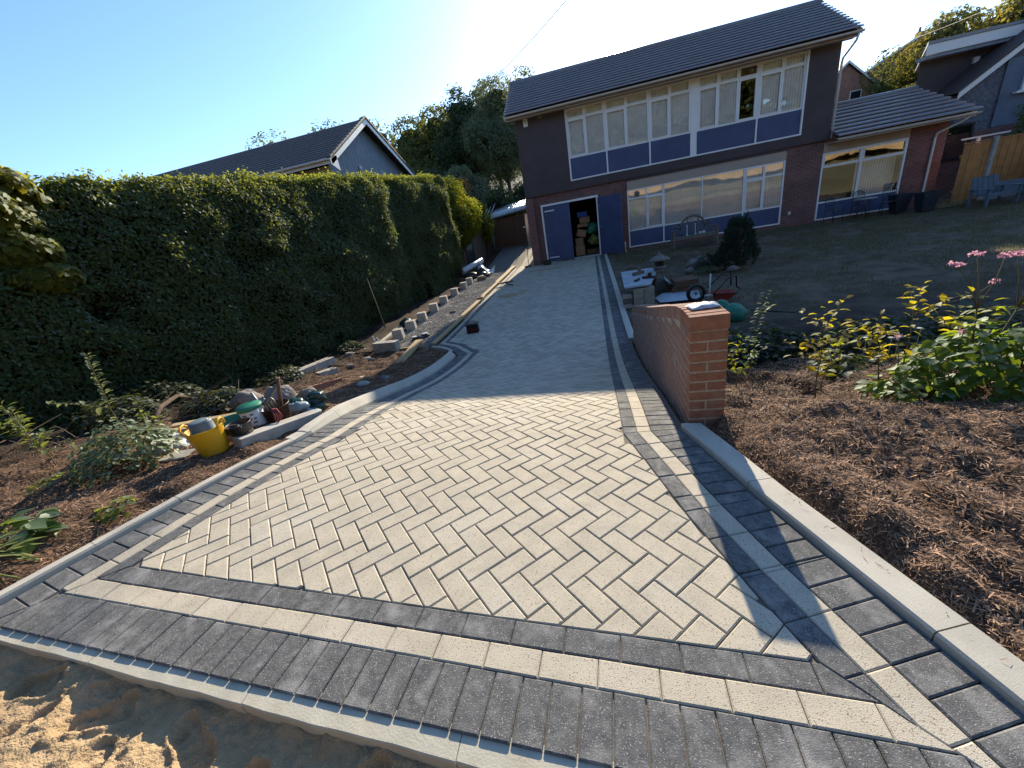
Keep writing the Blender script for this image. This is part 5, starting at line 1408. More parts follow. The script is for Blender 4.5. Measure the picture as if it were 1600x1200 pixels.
for k in range(2):
    a = Vector((R.uniform(-.1, .1), R.uniform(.1, .4), R.uniform(2.7, 3.2))); mb.tube([a, a+Vector((.05, .1, .12)), a+Vector((.1, .22, .18))], [.005, .004, .002], 4)
mb.build('long_shoot', M['stem'], cl)

# ---- small plants
def shoot(name, x, y, h, lean, nleaf, ls, mt, label, cat='plant', group=None, z=None, seed=0, rich=True, branches=3, asp=.5, up=.35, stem='stem', r0=.006, tiers=False, spread=.22, bare=.25):
    r = np.random.default_rng(seed+500); zb = Tf(x, y) if z is None else z
    t = empty(name, (x, y, zb), label, cat, group)
    mb = MB(); P_, N_, S_, T_ = [], [], [], []
    def axis(p0, d, L_, rad, lv):
        pts = [Vector(p0)]; k = 7
        for i in range(k):
            d = (d+Vector(r.normal(0, .07, 3))+Vector((0, 0, -.015*i if lv else 0))).normalized(); pts.append(pts[-1]+d*L_/k)
        mb.tube(pts, [rad*(1-.8*i/k) for i in range(k+1)], 5)
        return pts
    main = axis((0, 0, -.03), Vector((lean[0], lean[1], 1)).normalized(), h, r0, 0)
    axes = [main]
    for b in range(branches):
        q = r.uniform(.35, .85); i = int(q*7); a = r.uniform(0, 6.28)
        axes.append(axis(main[i], Vector((math.cos(a), math.sin(a), r.uniform(.5, 1.0))).normalized(), h*r.uniform(.25, .45), r0*.5, 1))
    per = max(2, nleaf//len(axes))
    for ai, ax in enumerate(axes):
        m_ = int(per*(1.6 if ai == 0 else .8)); 
        for k in range(m_):
            q = (bare if ai == 0 else .12)+(1-(bare if ai == 0 else .12))*(k+.5)/m_; f = q*7; i = min(6, int(f)); p = ax[i].lerp(ax[i+1], f-i)
            a = k*(math.pi if tiers else 2.4)+ai+(.0 if tiers else r.uniform(-.4, .4)); side = Vector((math.cos(a), math.sin(a), up+r.uniform(-.15, .25)))
            if tiers: side = Vector((1 if k % 2 else -1, .25, up))
            dn = side.normalized(); P_.append(p+dn*ls*.12); T_.append(dn); N_.append(Vector((r.normal(0, .35), r.normal(0, .35), 1))-dn*up); S_.append(ls*r.uniform(.65, 1.15)*(1.0-.35*q if not tiers else 1-.45*q))
    mb.build('stem', M[stem], t)
    leaves('leaves', np.array([tuple(p) for p in P_]), np.array([tuple(p) for p in N_]), np.array(S_), mt, t, rich=rich, asp=asp, T_=np.array([tuple(p) for p in T_]), seed=seed)
    return t
# left side
shoot('young_shrub', -5.0, 2.72, 1.0, (.02, 0), 50, .13, M['leaf_pale'], 'upright shoot with paired pale leaves, tallest on the left bed', seed=1, tiers=True, branches=1, asp=.42, up=.25, r0=.007, bare=.45)
shoot('young_shrub', -4.85, 2.05, .72, (.05, .1), 80, .09, M['leaf_lime3'], 'slim leafy shrub left of the tall paired shoot', seed=2, branches=5, asp=.55, spread=.3)
shoot('young_shrub', -4.5, 2.62, .55, (.25, 0), 50, .09, M['leaf_lime3'], 'low arching shoot below the tall paired shoot', seed=3, branches=3)
shoot('young_shrub', -5.6, 2.35, .72, (-.05, 0), 70, .10, M['leaf_lime3'], 'yellowing shrub cut by the left picture edge', seed=4, branches=4)
shoot('young_shrub', -4.05, 1.95, .50, (-.55, .25), 14, .06, M['leaf_lime3'], 'bare leaning stem crossing the pale leafy mound', seed=5, branches=1, bare=.55)
def mound(name, x, y, rx, ry, h, n, ls, mt, label, cat='plant', seed=0, asp=.8, stems=10, z=None, group=None, rich=True, flat=.5, droop=.3):
    r = np.random.default_rng(seed+700); zb = Tf(x, y) if z is None else z
    t = empty(name, (x, y, zb), label, cat, group)
    a = r.uniform(0, 6.28, n); q = np.sqrt(r.uniform(0, 1, n)); dx = q*np.cos(a); dy = q*np.sin(a)
    zz = h*np.sqrt(np.clip(1-q**2, 0, 1))*(.35+.65*r.uniform(0, 1, n)**.5)*(1+.22*fbm(dx*2, dy*2, 1.3, seed))+.02
    P_ = np.stack([dx*rx, dy*ry, zz], 1); N_ = np.stack([dx*.5, dy*.5, np.full(n, 1.0)], 1)+rnd_dir(n, r)*flat
    T_ = np.stack([dx+r.normal(0, .5, n), dy+r.normal(0, .5, n), r.normal(-.1-droop, .3, n)], 1)
    leaves('leaves', P_, N_, r.uniform(.6, 1.2, n)*ls, mt, t, rich=rich, asp=asp, seed=seed, T_=T_)
    mb = MB()
    for k in range(stems):
        i = r.integers(0, n); p = P_[i]; mb.tube([(p[0]*.2, p[1]*.2, -.03), (p[0]*.6, p[1]*.6, p[2]*.6), tuple(p)], [.006, .004, .003], 4)
    mb.build('stems', M['stem'], t)
    return t
mound('leafy_mound', -4.0, 2.1, .38, .34, .38, 1100, .052, M['leaf_pale'], 'pale grey green leafy mound beside the yellow tub', seed=1, asp=.7)
mound('oak_seedling', -3.62, 1.18, .22, .17, .17, 60, .12, M['leaf_big2'], 'clump of lobed green leaves at the lower left edge', seed=2, asp=.75, stems=8)
mound('ground_plant', -4.35, 1.75, .30, .18, .07, 130, .06, M['leaf_lime3'], 'low green weeds on the bark left of the leafy mound', seed=3)
mound('ground_plant', -3.30, 1.52, .12, .10, .06, 40, .06, M['leaf_lime3'], 'tiny green sprout on the bark near the left kerb', seed=4, stems=3)
mound('grass_tuft', -3.50, .98, .14, .12, .16, 90, .16, M['leaf_pale'], 'tuft of long pale grass at the lower left corner', seed=5, asp=.08, stems=2)
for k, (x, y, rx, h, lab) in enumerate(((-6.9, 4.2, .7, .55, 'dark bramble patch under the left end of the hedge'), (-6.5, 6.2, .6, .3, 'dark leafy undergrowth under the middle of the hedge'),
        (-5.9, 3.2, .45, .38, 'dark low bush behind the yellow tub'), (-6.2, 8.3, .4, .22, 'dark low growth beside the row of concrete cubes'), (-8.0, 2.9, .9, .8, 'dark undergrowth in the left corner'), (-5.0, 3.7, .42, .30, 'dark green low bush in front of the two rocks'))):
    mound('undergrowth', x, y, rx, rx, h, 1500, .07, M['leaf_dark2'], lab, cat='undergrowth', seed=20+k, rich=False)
# dead twigs and sticks under the hedge
r = np.random.default_rng(88); mb = MB()
for k in range(240):
    x = r.uniform(-7.6, -4.6); y = r.uniform(2.2, 8.6); z = Tf(x, y)+r.uniform(.02, .12); a = r.uniform(0, 3.14); L_ = r.uniform(.15, .8)
    p0 = Vector((x, y, z)); d = Vector((math.cos(a), math.sin(a), r.uniform(-.1, .35)))
    mb.tube([p0, p0+d*L_*.5+Vector((0, 0, .03)), p0+d*L_], [.006, .005, .003], 4, cap=False)
tag(mb.build('dead_twigs', M['twig']), kind='stuff')
tag(MB().tube([(-6.6, 4.6, -.35), (-6.1, 4.1, -.12), (-5.4, 3.4, .02), (-5.0, 3.0, .0)], [.035, .03, .028, .02], 7).build('fallen_branch', M['bark']), 'long fallen branch sloping through the undergrowth left of the tubs', 'branch')

# right side shrubs, backlit
G_ = 'young shrubs in the right hand bed'
shoot('young_shrub', 1.66, 3.15, .85, (-.05, .05), 95, .085, M['leaf_yel'], 'slender yellow leaved shrub nearest the brick wall', seed=11, branches=8, group=G_)
shoot('young_shrub', 1.80, 3.35, .66, (-.15, 0), 50, .085, M['leaf_lime'], 'shorter green shrub just left behind the yellow one by the wall', seed=12, branches=4, group=G_)
shoot('young_shrub', 2.12, 3.2, .72, (-.15, 0), 55, .095, M['leaf_yel'], 'yellow leaved shrub with a bare lower stem in the middle of the right bed', seed=13, branches=4, bare=.4, group=G_)
shoot('young_shrub', 2.28, 3.25, .92, (0, 0), 62, .095, M['leaf_yel'], 'taller yellow green shrub in the middle of the right bed', seed=14, branches=4, bare=.4, group=G_)
shoot('young_shrub', 1.20, 3.55, .62, (.1, .1), 70, .07, M['leaf_lime'], 'green shrub right behind the brick wall end', seed=15, branches=6, group=G_)
shoot('young_shrub', 1.42, 3.9, .60, (0, .1), 90, .065, M['leaf_big2'], 'dense dark green shrub between the wall and the yellow shrub', seed=16, branches=7, group=G_)
shoot('arching_sprig', 1.55, 4.45, .95, (.28, 0), 30, .085, M['leaf_pale'], 'pale arching sprig rising above the green wheelbarrow', seed=17, branches=1, bare=.5, tiers=True, asp=.4, up=.1)
shoot('young_shrub', 2.75, 3.6, .62, (.3, 0), 50, .10, M['leaf_yel'], 'spreading yellow leaved stem left of the pink flowers', seed=18, branches=2, group=G_)
mound('broad_leaved_plant', 2.78, 3.02, .62, .46, .50, 900, .085, M['leaf_big'], 'big green mound of broad lobed leaves at the right edge of the bed', seed=31, asp=.85, stems=26, droop=.5)
mound('broad_leaved_plant', 3.35, 2.95, .60, .45, .62, 620, .085, M['leaf_lime'], 'yellow green broad leaved clump cut by the right picture edge', seed=32, asp=.85, stems=20, droop=.5)
mound('broad_leaved_plant', 2.22, 3.0, .30, .25, .22, 170, .08, M['leaf_big'], 'low leafy clump at the left end of the big leafy mound', seed=33, asp=.8)
for k, (x, y, rx, h, n_, lab) in enumerate(((1.35, 4.6, .55, .42, 800, 'dark green bush behind the brick wall'), (1.9, 4.7, .55, .36, 800, 'dark green bush behind the yellow shrubs'), (2.7, 4.4, .6, .40, 800, 'dark leafy plants behind the big mound'),
        (3.8, 4.6, .8, .42, 700, 'dark low plants at the far right of the bed'), (1.3, 6.3, .5, .35, 600, 'low grey green weeds behind the wall by the pallet'), (2.2, 3.75, .35, .2, 240, 'low dark plants under the yellow shrubs'))):
    mound('low_bush', x, y, rx, rx*.8, h, n_, .075, M['leaf_dark2'] if k != 4 else M['leaf_pale'], lab, cat='bush', seed=40+k)
# pink anemones on tall stems
an = empty('pink_anemone', (2.62, 3.15, Tf(2.62, 3.15)), 'tall pink flowering plant with branching stems at the right edge', 'flowers')
mb = MB(); heads = []
def stemline(p0, p1, r0=.006):
    m_ = p0.lerp(p1, .5)+Vector((R.uniform(-.03, .03), R.uniform(-.03, .03), .02)); mb.tube([p0, m_, p1], [r0, r0*.8, r0*.6], 5)
b0 = Vector((0, 0, 0)); j1 = Vector((-.05, .02, .62)); j2 = Vector((.16, 0, .60))
stemline(b0, j1, .008); stemline(Vector((.14, 0, 0)), j2, .008)
for j, tips in ((j1, [(-.26, .0, .96), (-.12, .05, 1.0), (.0, 0, .98), (.03, .05, .80)]), (j2, [(.06, 0, .98), (.16, .03, 1.0), (.24, 0, .96), (.36, 0, .90), (.32, .05, .78)])):
    for t_ in tips: stemline(j, Vector(t_), .0045); heads.append(Vector(t_))
stemline(Vector((-.38, .1, 0)), Vector((-.42, .1, .42)), .005); heads.append(Vector((-.42, .1, .44)))
stemline(Vector((-.2, .0, 0)), Vector((-.1, .0, .46)), .005); heads.append(Vector((-.1, 0, .47))); heads.append(Vector((.02, 0, .44)))
mb.build('stem', M['stem'], an)
for hd in heads:
    n_ = 34 if hd.z > .9 else 16; rr = .032 if hd.z > .9 else .022
    q = rnd_dir(n_, r); q[:, 2] = np.abs(q[:, 2])*.8
    leaves('flower_head', q*rr*r.uniform(.4, 1.1, (n_, 1))*np.array([1.3, 1.3, .7]), q+rnd_dir(n_, r)*.5, r.uniform(.013, .024, n_), M['pink'], an, seed=int(hd.x*1000) % 97, asp=.9, loc=(0, 0, 0)).location = hd
leaves('leaves', np.array([tuple(Vector((-.05, 0, .60))+Vector((R.uniform(-.15, .25), R.uniform(-.1, .1), R.uniform(-.12, .1)))) for _ in range(26)]), np.array([[0, 0, 1.]]*26)+rnd_dir(26, r)*.5, r.uniform(.06, .11, 26), M['leaf_lime'], an, rich=True, seed=4)
# small white daisies and dry seed heads
mb = MB(); 
for k, (dx, dy, h_) in enumerate(((.0, 0, .40), (.12, .1, .36), (.22, .05, .44), (-.12, .1, .38))):
    mb.tube([(dx, dy, 0), (dx+.01, dy, h_)], [.003, .002], 4)
ds = empty('white_daisies', (2.35, 3.55, Tf(2.35, 3.55)), 'few small white daisies between the yellow shrubs and the leafy mound', 'flowers')
mb.build('stems', M['stemg'], ds)
for k, (dx, dy, h_) in enumerate(((.0, 0, .40), (.12, .1, .36), (.22, .05, .44), (-.12, .1, .38))):
    a = np.arange(12)*2*math.pi/12
    o = leaves('daisy', np.zeros((12, 3)), np.array([[0, 0, 1.]]*12)+np.stack([np.cos(a), np.sin(a), a*0], 1)*.2, np.full(12, .024), M['whitep'], ds, T_=np.stack([np.cos(a), np.sin(a), a*0], 1), asp=.3, seed=1); o.location = (dx, dy, h_)
# orange leaf in the mound
# dwarf conifer on the lawn
cf = empty('dwarf_conifer', (3.98, 12.3, Tf(3.98, 12.3)), 'dark dwarf pine with upright shoots on the lawn before the long window', 'conifer')
P_, N_, T_ = [], [], []; r = np.random.default_rng(99)
mb = MB(); mb.tube([(0, 0, -.05), (.02, 0, .6), (0, 0, 1.3)], [.05, .04, .015], 6)
shoots = []
for k in range(190):
    h_ = r.uniform(.05, 1.0); w_ = .50*(1-h_)**.55*(.85 if h_ > .3 else 1.0)+.08; a = r.uniform(0, 6.28)
    p = Vector((w_*math.cos(a), w_*math.sin(a), h_*1.25)); d = Vector((math.cos(a)*.55, math.sin(a)*.55, .9)).normalized(); shoots.append((p, d, .28)); mb.tube([(0, 0, h_*.8), tuple(p)], [.012, .006], 4, cap=False)
for a, l_ in ((0, .42), (1.2, .3), (2.5, .32), (3.9, .34), (5.1, .28)): shoots.append((Vector((math.cos(a)*.1, math.sin(a)*.1, 1.2)), Vector((math.cos(a)*.35, math.sin(a)*.35, 1)).normalized(), l_))
for k in range(30):      # the lower left skirt
    a = r.uniform(2.4, 4.2); q = r.uniform(.4, .85); p = Vector((q*math.cos(a), q*math.sin(a)*.7, r.uniform(.05, .35))); shoots.append((p, Vector((math.cos(a)*.7, 0, .6)).normalized(), .25))
for p, d, L_ in shoots:
    c = 190; q = r.uniform(0, 1, c); pos = np.array(p)+np.outer(q*L_, np.array(d)); sd = rnd_dir(c, r)
    P_.append(pos); T_.append(sd+np.array(d)*.7); N_.append(rnd_dir(c, r))
P_ = np.concatenate(P_); T_ = np.concatenate(T_); N_ = np.concatenate(N_)
leaves('needles', P_, N_, r.uniform(.05, .085, len(P_)), M['needle'], cf, T_=T_, asp=.16, seed=3); mb.build('trunk', M['bark'], cf); cf.scale = (.80, .80, .88)

# grass blades on the lawn and litter leaves
r = np.random.default_rng(101); n = 70000
y = 7.5+r.uniform(0, 1, n)**.8*11; x = .9+r.uniform(0, 1, n)*12.5
cl_ = fbm(x, y, 1.1, 91, 3) > -.15
x, y = x[cl_], y[cl_]; n = len(x)
leaves('lawn_grass', np.stack([x, y, T(x, y)-.01+fbm(x, y, .7, 25)*.035], 1), rnd_dir(n, r)*np.array([1, 1, .2]), r.uniform(.04, .085, n), M['leaf_grass'], asp=.15, T_=np.stack([r.normal(0, .5, n), r.normal(0, .5, n), np.full(n, 1.)], 1), seed=4, kind='stuff')
n = 260; x = r.uniform(1, 9, n); y = r.uniform(5.5, 17, n)
leaves('fallen_leaves', np.stack([x, y, T(x, y)+.03], 1), np.array([0, 0, 1.])+rnd_dir(n, r)*.5, r.uniform(.03, .06, n), M['leaf_pale'], seed=6, kind='stuff')
# bank behind the camera: it only shows as a reflection in the windows
tag(grid_sheet('grass_bank', *(lambda X, Y: (X, Y, T(X, Y)*.75+.9+fbm(X, Y, .4, 7)*.35))(*np.meshgrid(np.linspace(-40, 50, 60), np.linspace(-60, -9.3, 50))), M['dry']), kind='structure')
for k, (x, y, h_, w_, lab) in enumerate(((-20, -26, 17, 15, 'leftmost tree on the bank across the road'), (-10, -28, 18, 15, 'second tree from the left on the bank across the road'), (-1, -26, 17, 14, 'third tree from the left on the bank across the road'),
        (8, -28, 18, 15, 'third tree from the right on the bank across the road'), (17, -26, 17, 15, 'second tree from the right on the bank across the road'), (27, -28, 18, 15, 'rightmost tree on the bank across the road'))):
    A_('bank_tree', x, y, h_, w_, M['leaf_tree'], 9000, .6, lab, 60+k, nb_=9, low=True, group='trees on the bank across the road')

# ------------------------------------------------------------------ tools, tubs and materials on the left bed
def lay(name, pts_, w, t, mt, label, cat, group=None, grain=None):
    """a board lying from point a to point b"""
    a, b = Vector(pts_[0]), Vector(pts_[1]); d = b-a; L_ = d.length; d.normalize()
    side = d.cross(Vector((0, 0, 1))).normalized(); upv = side.cross(d)
    m = Matrix((d, side, upv)).transposed()
    o = MB().obox((0, 0, 0), L_, w, t, m).build(name, M[mt], loc=(a+b)/2, bevel=.003)
    return tag(o, label, cat, group)
def zt(x, y, d=0.0): return Tf(x, y)+d
# yellow two handled tub
tx, ty = -3.38, 2.33; tz = zt(tx, ty, .015)
tub = empty('flexible_tub', (tx, ty, tz), 'bright yellow flexible tub with two handles, nearest the left kerb', 'tub', rz=.35)
prof = [(.0, .004), (.150, .0), (.156, .01)]
for k in range(12):
    h_ = .02+k*.021; prof += [(.157+.0045*k, h_), (.1605+.0045*k, h_+.007), (.157+.0045*(k+.6), h_+.014)]
prof += [(.212, .275), (.219, .285), (.214, .29), (.206, .28), (.150, .02), (.0, .018)]
MB().lathe(prof, 40, sx=1.0, sy=.92).build('tub_wall', M['yellow'], tub); tub.scale = (.68, .68, .86)
for s in (1, -1):
    pts = [(s*.212, -.085, .27), (s*.222, -.07, .315), (s*.226, -.035, .345), (s*.226, .035, .345), (s*.222, .07, .315), (s*.212, .085, .27)]
    MB().tube(pts, [.014, .013, .012, .012, .013, .014], 8).build('handle', M['yellow'], tub)
bk = empty('upturned_bucket', (tx-.02, ty+.01, tz+.12), 'blue grey plastic bucket standing upside down in the yellow tub', 'bucket', rz=.2)
MB().lathe([(.165, 0), (.168, .02), (.158, .022), (.140, .22), (.132, .236), (.118, .242), (0, .243)], 28, sx=1, sy=.85).build('bucket_wall', M['bluegrey'], bk)
bk.scale = (.66, .66, .78); MB().tube([(.10, -.10, .244), (.13, -.02, .25), (.09, .09, .244)], .004, 5).build('wire_handle', M['metal'], bk)
# black bucket behind
bb_ = empty('black_bucket', (-3.22, 2.50, zt(-3.22, 2.50, .01)), 'black builders bucket between the yellow tub and the white pail', 'bucket')
bb_.scale = (.66, .66, .85); MB().lathe([(0, .004), (.105, 0), (.112, .01), (.148, .235), (.158, .24), (.158, .252), (.150, .252), (.143, .235), (.108, .02), (0, .015)], 28).build('bucket_wall', M['blackp'], bb_)
MB().tube([(.152*math.cos(a), .152*math.sin(a)*.35-.10, .235+.02*math.sin(a)) for a in np.linspace(0, math.pi, 9)], .0035, 5).build('wire_handle', M['metal'], bb_)
MB().blob((0, 0, .16), .115, .115, .05, 4, .3, 3).build('rubble', M['rock'], bb_)
# green tub behind
gb = empty('green_bucket', (-3.62, 2.74, zt(-3.62, 2.74, .01)), 'short green plastic tub behind the black bucket', 'bucket')
MB().lathe([(0, .004), (.09, 0), (.115, .15), (.125, .155), (.124, .17), (.11, .165), (.088, .02), (0, .015)], 28).build('bucket_wall', M['green'], gb)
# white pail with green lid
wp = empty('white_pail', (-3.42, 2.84, zt(-3.42, 2.84, .01)), 'white printed pail with a green lid, left of the tool bucket', 'pail', rz=.15)
wp.scale = (.78, .78, 1.0); MB().lathe([(0, .004), (.108, 0), (.115, .012), (.135, .262), (.0, .262)], 32).build('pail_wall', M['whitep'], wp)
MB().lathe([(.137, .246), (.147, .25), (.149, .275), (.140, .285), (0, .283)], 32).build('lid', M['green'], wp)
mb = MB()
for row, (h_, cells) in enumerate(((.20, ((-.06, .05), (.03, .04))), (.155, ((-.05, .03), (0, .035), (.055, .03))), (.115, ((-.045, .04), (.03, .05))), (.07, ((-.06, .12),)), (.035, ((-.05, .10),)))):
    for cx, w_ in cells:
        a0 = -math.pi/2+.25+cx/.13; a1 = a0+w_/.13; rr = .1165+.0755*h_+.0012
        V = []
        for q in range(4):
            a = a0+(a1-a0)*q/3; V += [(rr*math.cos(a), rr*math.sin(a), h_), ((rr+.0015)*math.cos(a), (rr+.0015)*math.sin(a), h_+.02)]
        mb.add(V, [(2*q, 2*q+2, 2*q+3, 2*q+1) for q in range(3)])
mb.build('printed_label', M['bluegrey'], wp)
# dark tub with hand tools
dt_ = empty('tool_bucket', (-3.28, 2.98, zt(-3.28, 2.98, .01)), 'dark brown bucket full of hand tools in front of the bag heap', 'bucket')
dt_.scale = (.78, .78, .95); MB().lathe([(0, .004), (.115, 0), (.122, .01), (.172, .225), (.184, .228), (.184, .245), (.174, .242), (.165, .225), (.118, .02), (0, .015)], 30).build('bucket_wall', M['brownp'], dt_)
def toolobj(name, pts, rads, mt, label, cat):
    o = MB().tube([Vector(p)+Vector((-3.28, 2.98, zt(-3.28, 2.98))) for p in pts], rads, 7).build(name, M[mt]); return tag(o, label, cat)
toolobj('lump_hammer', [(.02, .02, .1), (.16, .03, .52)], [.02, .017], 'woodd', 'brown handled hammer leaning tallest out of the tool bucket', 'hammer')
toolobj('claw_bar', [(-.12, 0, .1), (-.16, 0, .28), (-.20, .0, .40)], [.009, .009, .012], 'metal', 'pale straight bar leaning left out of the tool bucket', 'bar')
for k in range(3):
    x0 = -.09+.045*k
    toolobj('bolster_handle', [(x0, 0, .1), (x0-.01, 0, .29), (x0+.008, 0, .325), (x0+.03, 0, .30), (x0+.032, 0, .22)], [.006]*5, 'metal', ('leftmost', 'middle', 'rightmost')[k]+' of three hooked trowel handles in the tool bucket', 'trowel')
o = MB().obox((0, 0, 0), .05, .26, .03, rot('X', .45)).build('club_hammer', M['woodg'], loc=Vector((-3.31, 3.03, zt(-3.3, 3)+.34)), bevel=.006); tag(o, 'grey timber float lying slanted across the tool bucket', 'float')
mb = MB()
for s in range(4):
    pts = [Vector((-3.2+.02*s, 2.86, zt(-3.3, 3)+.26)), Vector((-3.13+.03*s, 2.80, zt(-3.3, 3)+.20)), Vector((-3.15+.03*math.sin(s), 2.79-.01*s, zt(-3.3, 3)+.10)), Vector((-3.22+.05*s, 2.76, zt(-3.3, 3)+.03)), Vector((-3.36+.09*s, 2.74, zt(-3.3, 3)+.03))]
    mb.tube(pts, .007, 5)
tag(mb.build('builders_line', M['redrope']), 'tangled dull red cord hanging over the rim of the tool bucket', 'cord')
# heap of green and black bags
hp = empty('bag_heap', (-3.33, 3.42, zt(-3.33, 3.42)), 'heap of shiny dark green plastic bags beside the tool bucket', 'bags')
for k in range(9):
    c = (R.uniform(-.14, .14), R.uniform(-.14, .14), .06+.05*(k//3)); MB().blob(c, .12, .09, .07, 30+k, .35, 2.6, sub=2).build('plastic_bag', M['greenbag' if k % 3 else 'palebag'], hp)
# rocks
for k, (x, y, rx, rz_, lab) in enumerate(((-4.32, 3.62, .22, .20, 'large rough rock behind the green tub'), (-3.98, 3.75, .20, .20, 'grey angular rock behind the tool bucket'), (-3.76, 3.95, .16, .15, 'smaller rough rock right of the grey angular one'))):
    tag(MB().blob((0, 0, rz_*.6), rx, rx*.7, rz_, 50+k, .22, 1.6, sub=3).build('rock', M['rock'], loc=(x, y, zt(x, y))), lab, 'rock')
# concrete kerb pieces, slabs and timber
def beam(name, x0, y0, x1, y1, w, h, mt, label, cat, dz=0.0, group=None, chf=0.0):
    a = Vector((x0, y0, zt(x0, y0, dz))); b = Vector((x1, y1, zt(x1, y1, dz)))
    d = b-a; L_ = d.length; d.normalize(); side = d.cross(Vector((0, 0, 1))).normalized(); upv = side.cross(d); m = Matrix((d, side, upv)).transposed()
    o = MB().obox((0, 0, 0), L_, w, h, m).build(name, M[mt], loc=(a+b)/2+upv*h/2, bevel=.006); return tag(o, label, cat, group)
beam('spare_kerb', -3.17, 2.36, -2.93, 3.10, .15, .12, 'conc', 'spare concrete kerb lying behind the left kerb beside the tubs', 'kerb piece')
beam('timber_rail', -4.45, 2.55, -3.62, 3.1, .09, .05, 'wood', 'lowest of the pale timber rails behind the yellow tub', 'plank', dz=.0)
beam('timber_rail', -4.55, 2.72, -3.8, 3.28, .09, .05, 'wood', 'middle pale timber rail behind the yellow tub', 'plank', dz=.03)
beam('timber_rail', -4.62, 2.90, -3.92, 3.42, .09, .05, 'wood', 'rear pale timber rail behind the yellow tub', 'plank', dz=.05)
beam('timber_batten', -3.55, 2.42, -3.10, 2.72, .06, .04, 'woodg', 'short grey batten between the yellow tub and the spare kerb', 'plank')
beam('concrete_offcut', -3.80, 2.16, -3.56, 2.25, .15, .05, 'conc', 'pale concrete offcut lying left of the yellow tub', 'slab')
sk = MB()
V = []; n = 14
for j in range(n):
    for i in range(n):
        u, v_ = i/(n-1)-.5, j/(n-1)-.5; k = max(0, 1-(2*u)**4)*max(0, 1-(2*v_)**4)
        V.append((u*.5+.03*math.sin(j*1.3), v_*.36+.02*math.sin(i*1.9), .01+k*(.07+.05*mnoise.noise(Vector((u*7, v_*7, 1)))+.03*math.sin(i*2.4+j*1.1))))
sk.add(V, [(j*n+i, j*n+i+1, (j+1)*n+i+1, (j+1)*n+i) for j in range(n-1) for i in range(n-1)], True)
tag(sk.build('crumpled_sack', M['sacking'], loc=(-4.02, 2.42, zt(-4.02, 2.42, .02))), 'crumpled white builders sack left of the yellow tub', 'sack')
beam('long_batten', -4.55, 4.15, -4.75, 5.45, .07, .03, 'wood', 'long pale batten lying along the bark beyond the bag heap', 'plank', dz=.03)
beam('terracotta_edging', -4.66, 4.95, -4.55, 5.62, .05, .13, 'brick', 'thin terracotta edging slab standing on the bark', 'slab')
beam('paving_offcut', -4.05, 3.95, -3.9, 4.25, .14, .05, 'kerb', 'pale block offcut beyond the dark green bags', 'slab')
beam('concrete_lintel', -6.15, 6.3, -6.0, 7.35, .22, .18, 'conc', 'pale grey concrete lintel lying on the soil before the hedge', 'lintel', dz=.02)
beam('concrete_offcut', -5.62, 6.35, -5.45, 6.7, .18, .12, 'conc', 'broken concrete piece in front of the concrete lintel', 'slab')
for k, (x, y, s_) in enumerate(((-3.9, 5.3, .12), (-3.75, 5.7, .10), (-4.3, 5.9, .09), (-3.95, 4.75, .08), (-6.6, 5.6, .14), (-5.3, 7.0, .1), (-5.1, 7.4, .12), (-5.9, 7.9, .15), (-5.6, 8.2, .12))):
    tag(MB().blob((0, 0, s_*.3), s_, s_*.7, s_*.45, 80+k, .25, 1.5, sub=2).build('rubble_stone', M['rock' if k % 2 else 'conc'], loc=(x, y, zt(x, y))),
        ['pale stone on the bark just outside the kerb bend', 'grey stone beside the pale one at the kerb bend', 'pale stone in the middle of the small earth patch', 'small grey stone near the terracotta slab', 'pale stone before the concrete lintel', 'grey stone left of the long plank', 'pale stone below the standing white block', 'grey stone at the hedge foot beside the bottle', 'pale stone left of the standing white block'][k], 'stone', 'loose stones on the left bed')
# standing long block, plank, boards
wb = beam('concrete_trough', -5.18, 7.95, -4.55, 7.88, .20, .27, 'conc', 'long pale concrete block standing at the front end of the row of cubes', 'block')
a = Vector((-3.98, 6.75, zt(-3.98, 6.75, .05))); b = Vector((-4.22, 8.35, zt(-4.22, 8.35, .10)))
lay('scaffold_board', (a, b), .20, .038, 'wood', 'pale yellow plank ramp from the earth patch up to the gravel', 'plank')
tag(MB().box(-.75, .53, -.02, .02, 0, .07).build('cross_board', M['wood'], loc=(-4.45, 7.93, zt(-4.4, 7.93, .0))), 'short board on edge closing the near end of the gravel strip', 'board')
sb_ = empty('shuttering_boards', (-3.7, 8, -1.0), 'run of pale yellow boards on the gravel edge beside the drive', 'boards')
yb = 7.98; k = 0
while yb < 18.6:
    e = min(yb+2.4, 19.0)
    a = Vector((-3.74, yb, zt(-3.74, yb, .065))); b = Vector((-3.70, e-.012, zt(-3.70, e, .065))); d = (b-a); L_ = d.length; d.normalize(); sd_ = d.cross(Vector((0, 0, 1))).normalized(); up_ = sd_.cross(d)
    o = MB().obox((0, 0, 0), L_, .10+.03*(k > 0)+.06*(k > 2), .05, Matrix((d, sd_, up_)).transposed()).build('board', M['wood'], sb_, bevel=.003); o.location = (a+b)/2-sb_.location
    yb = e; k += 1
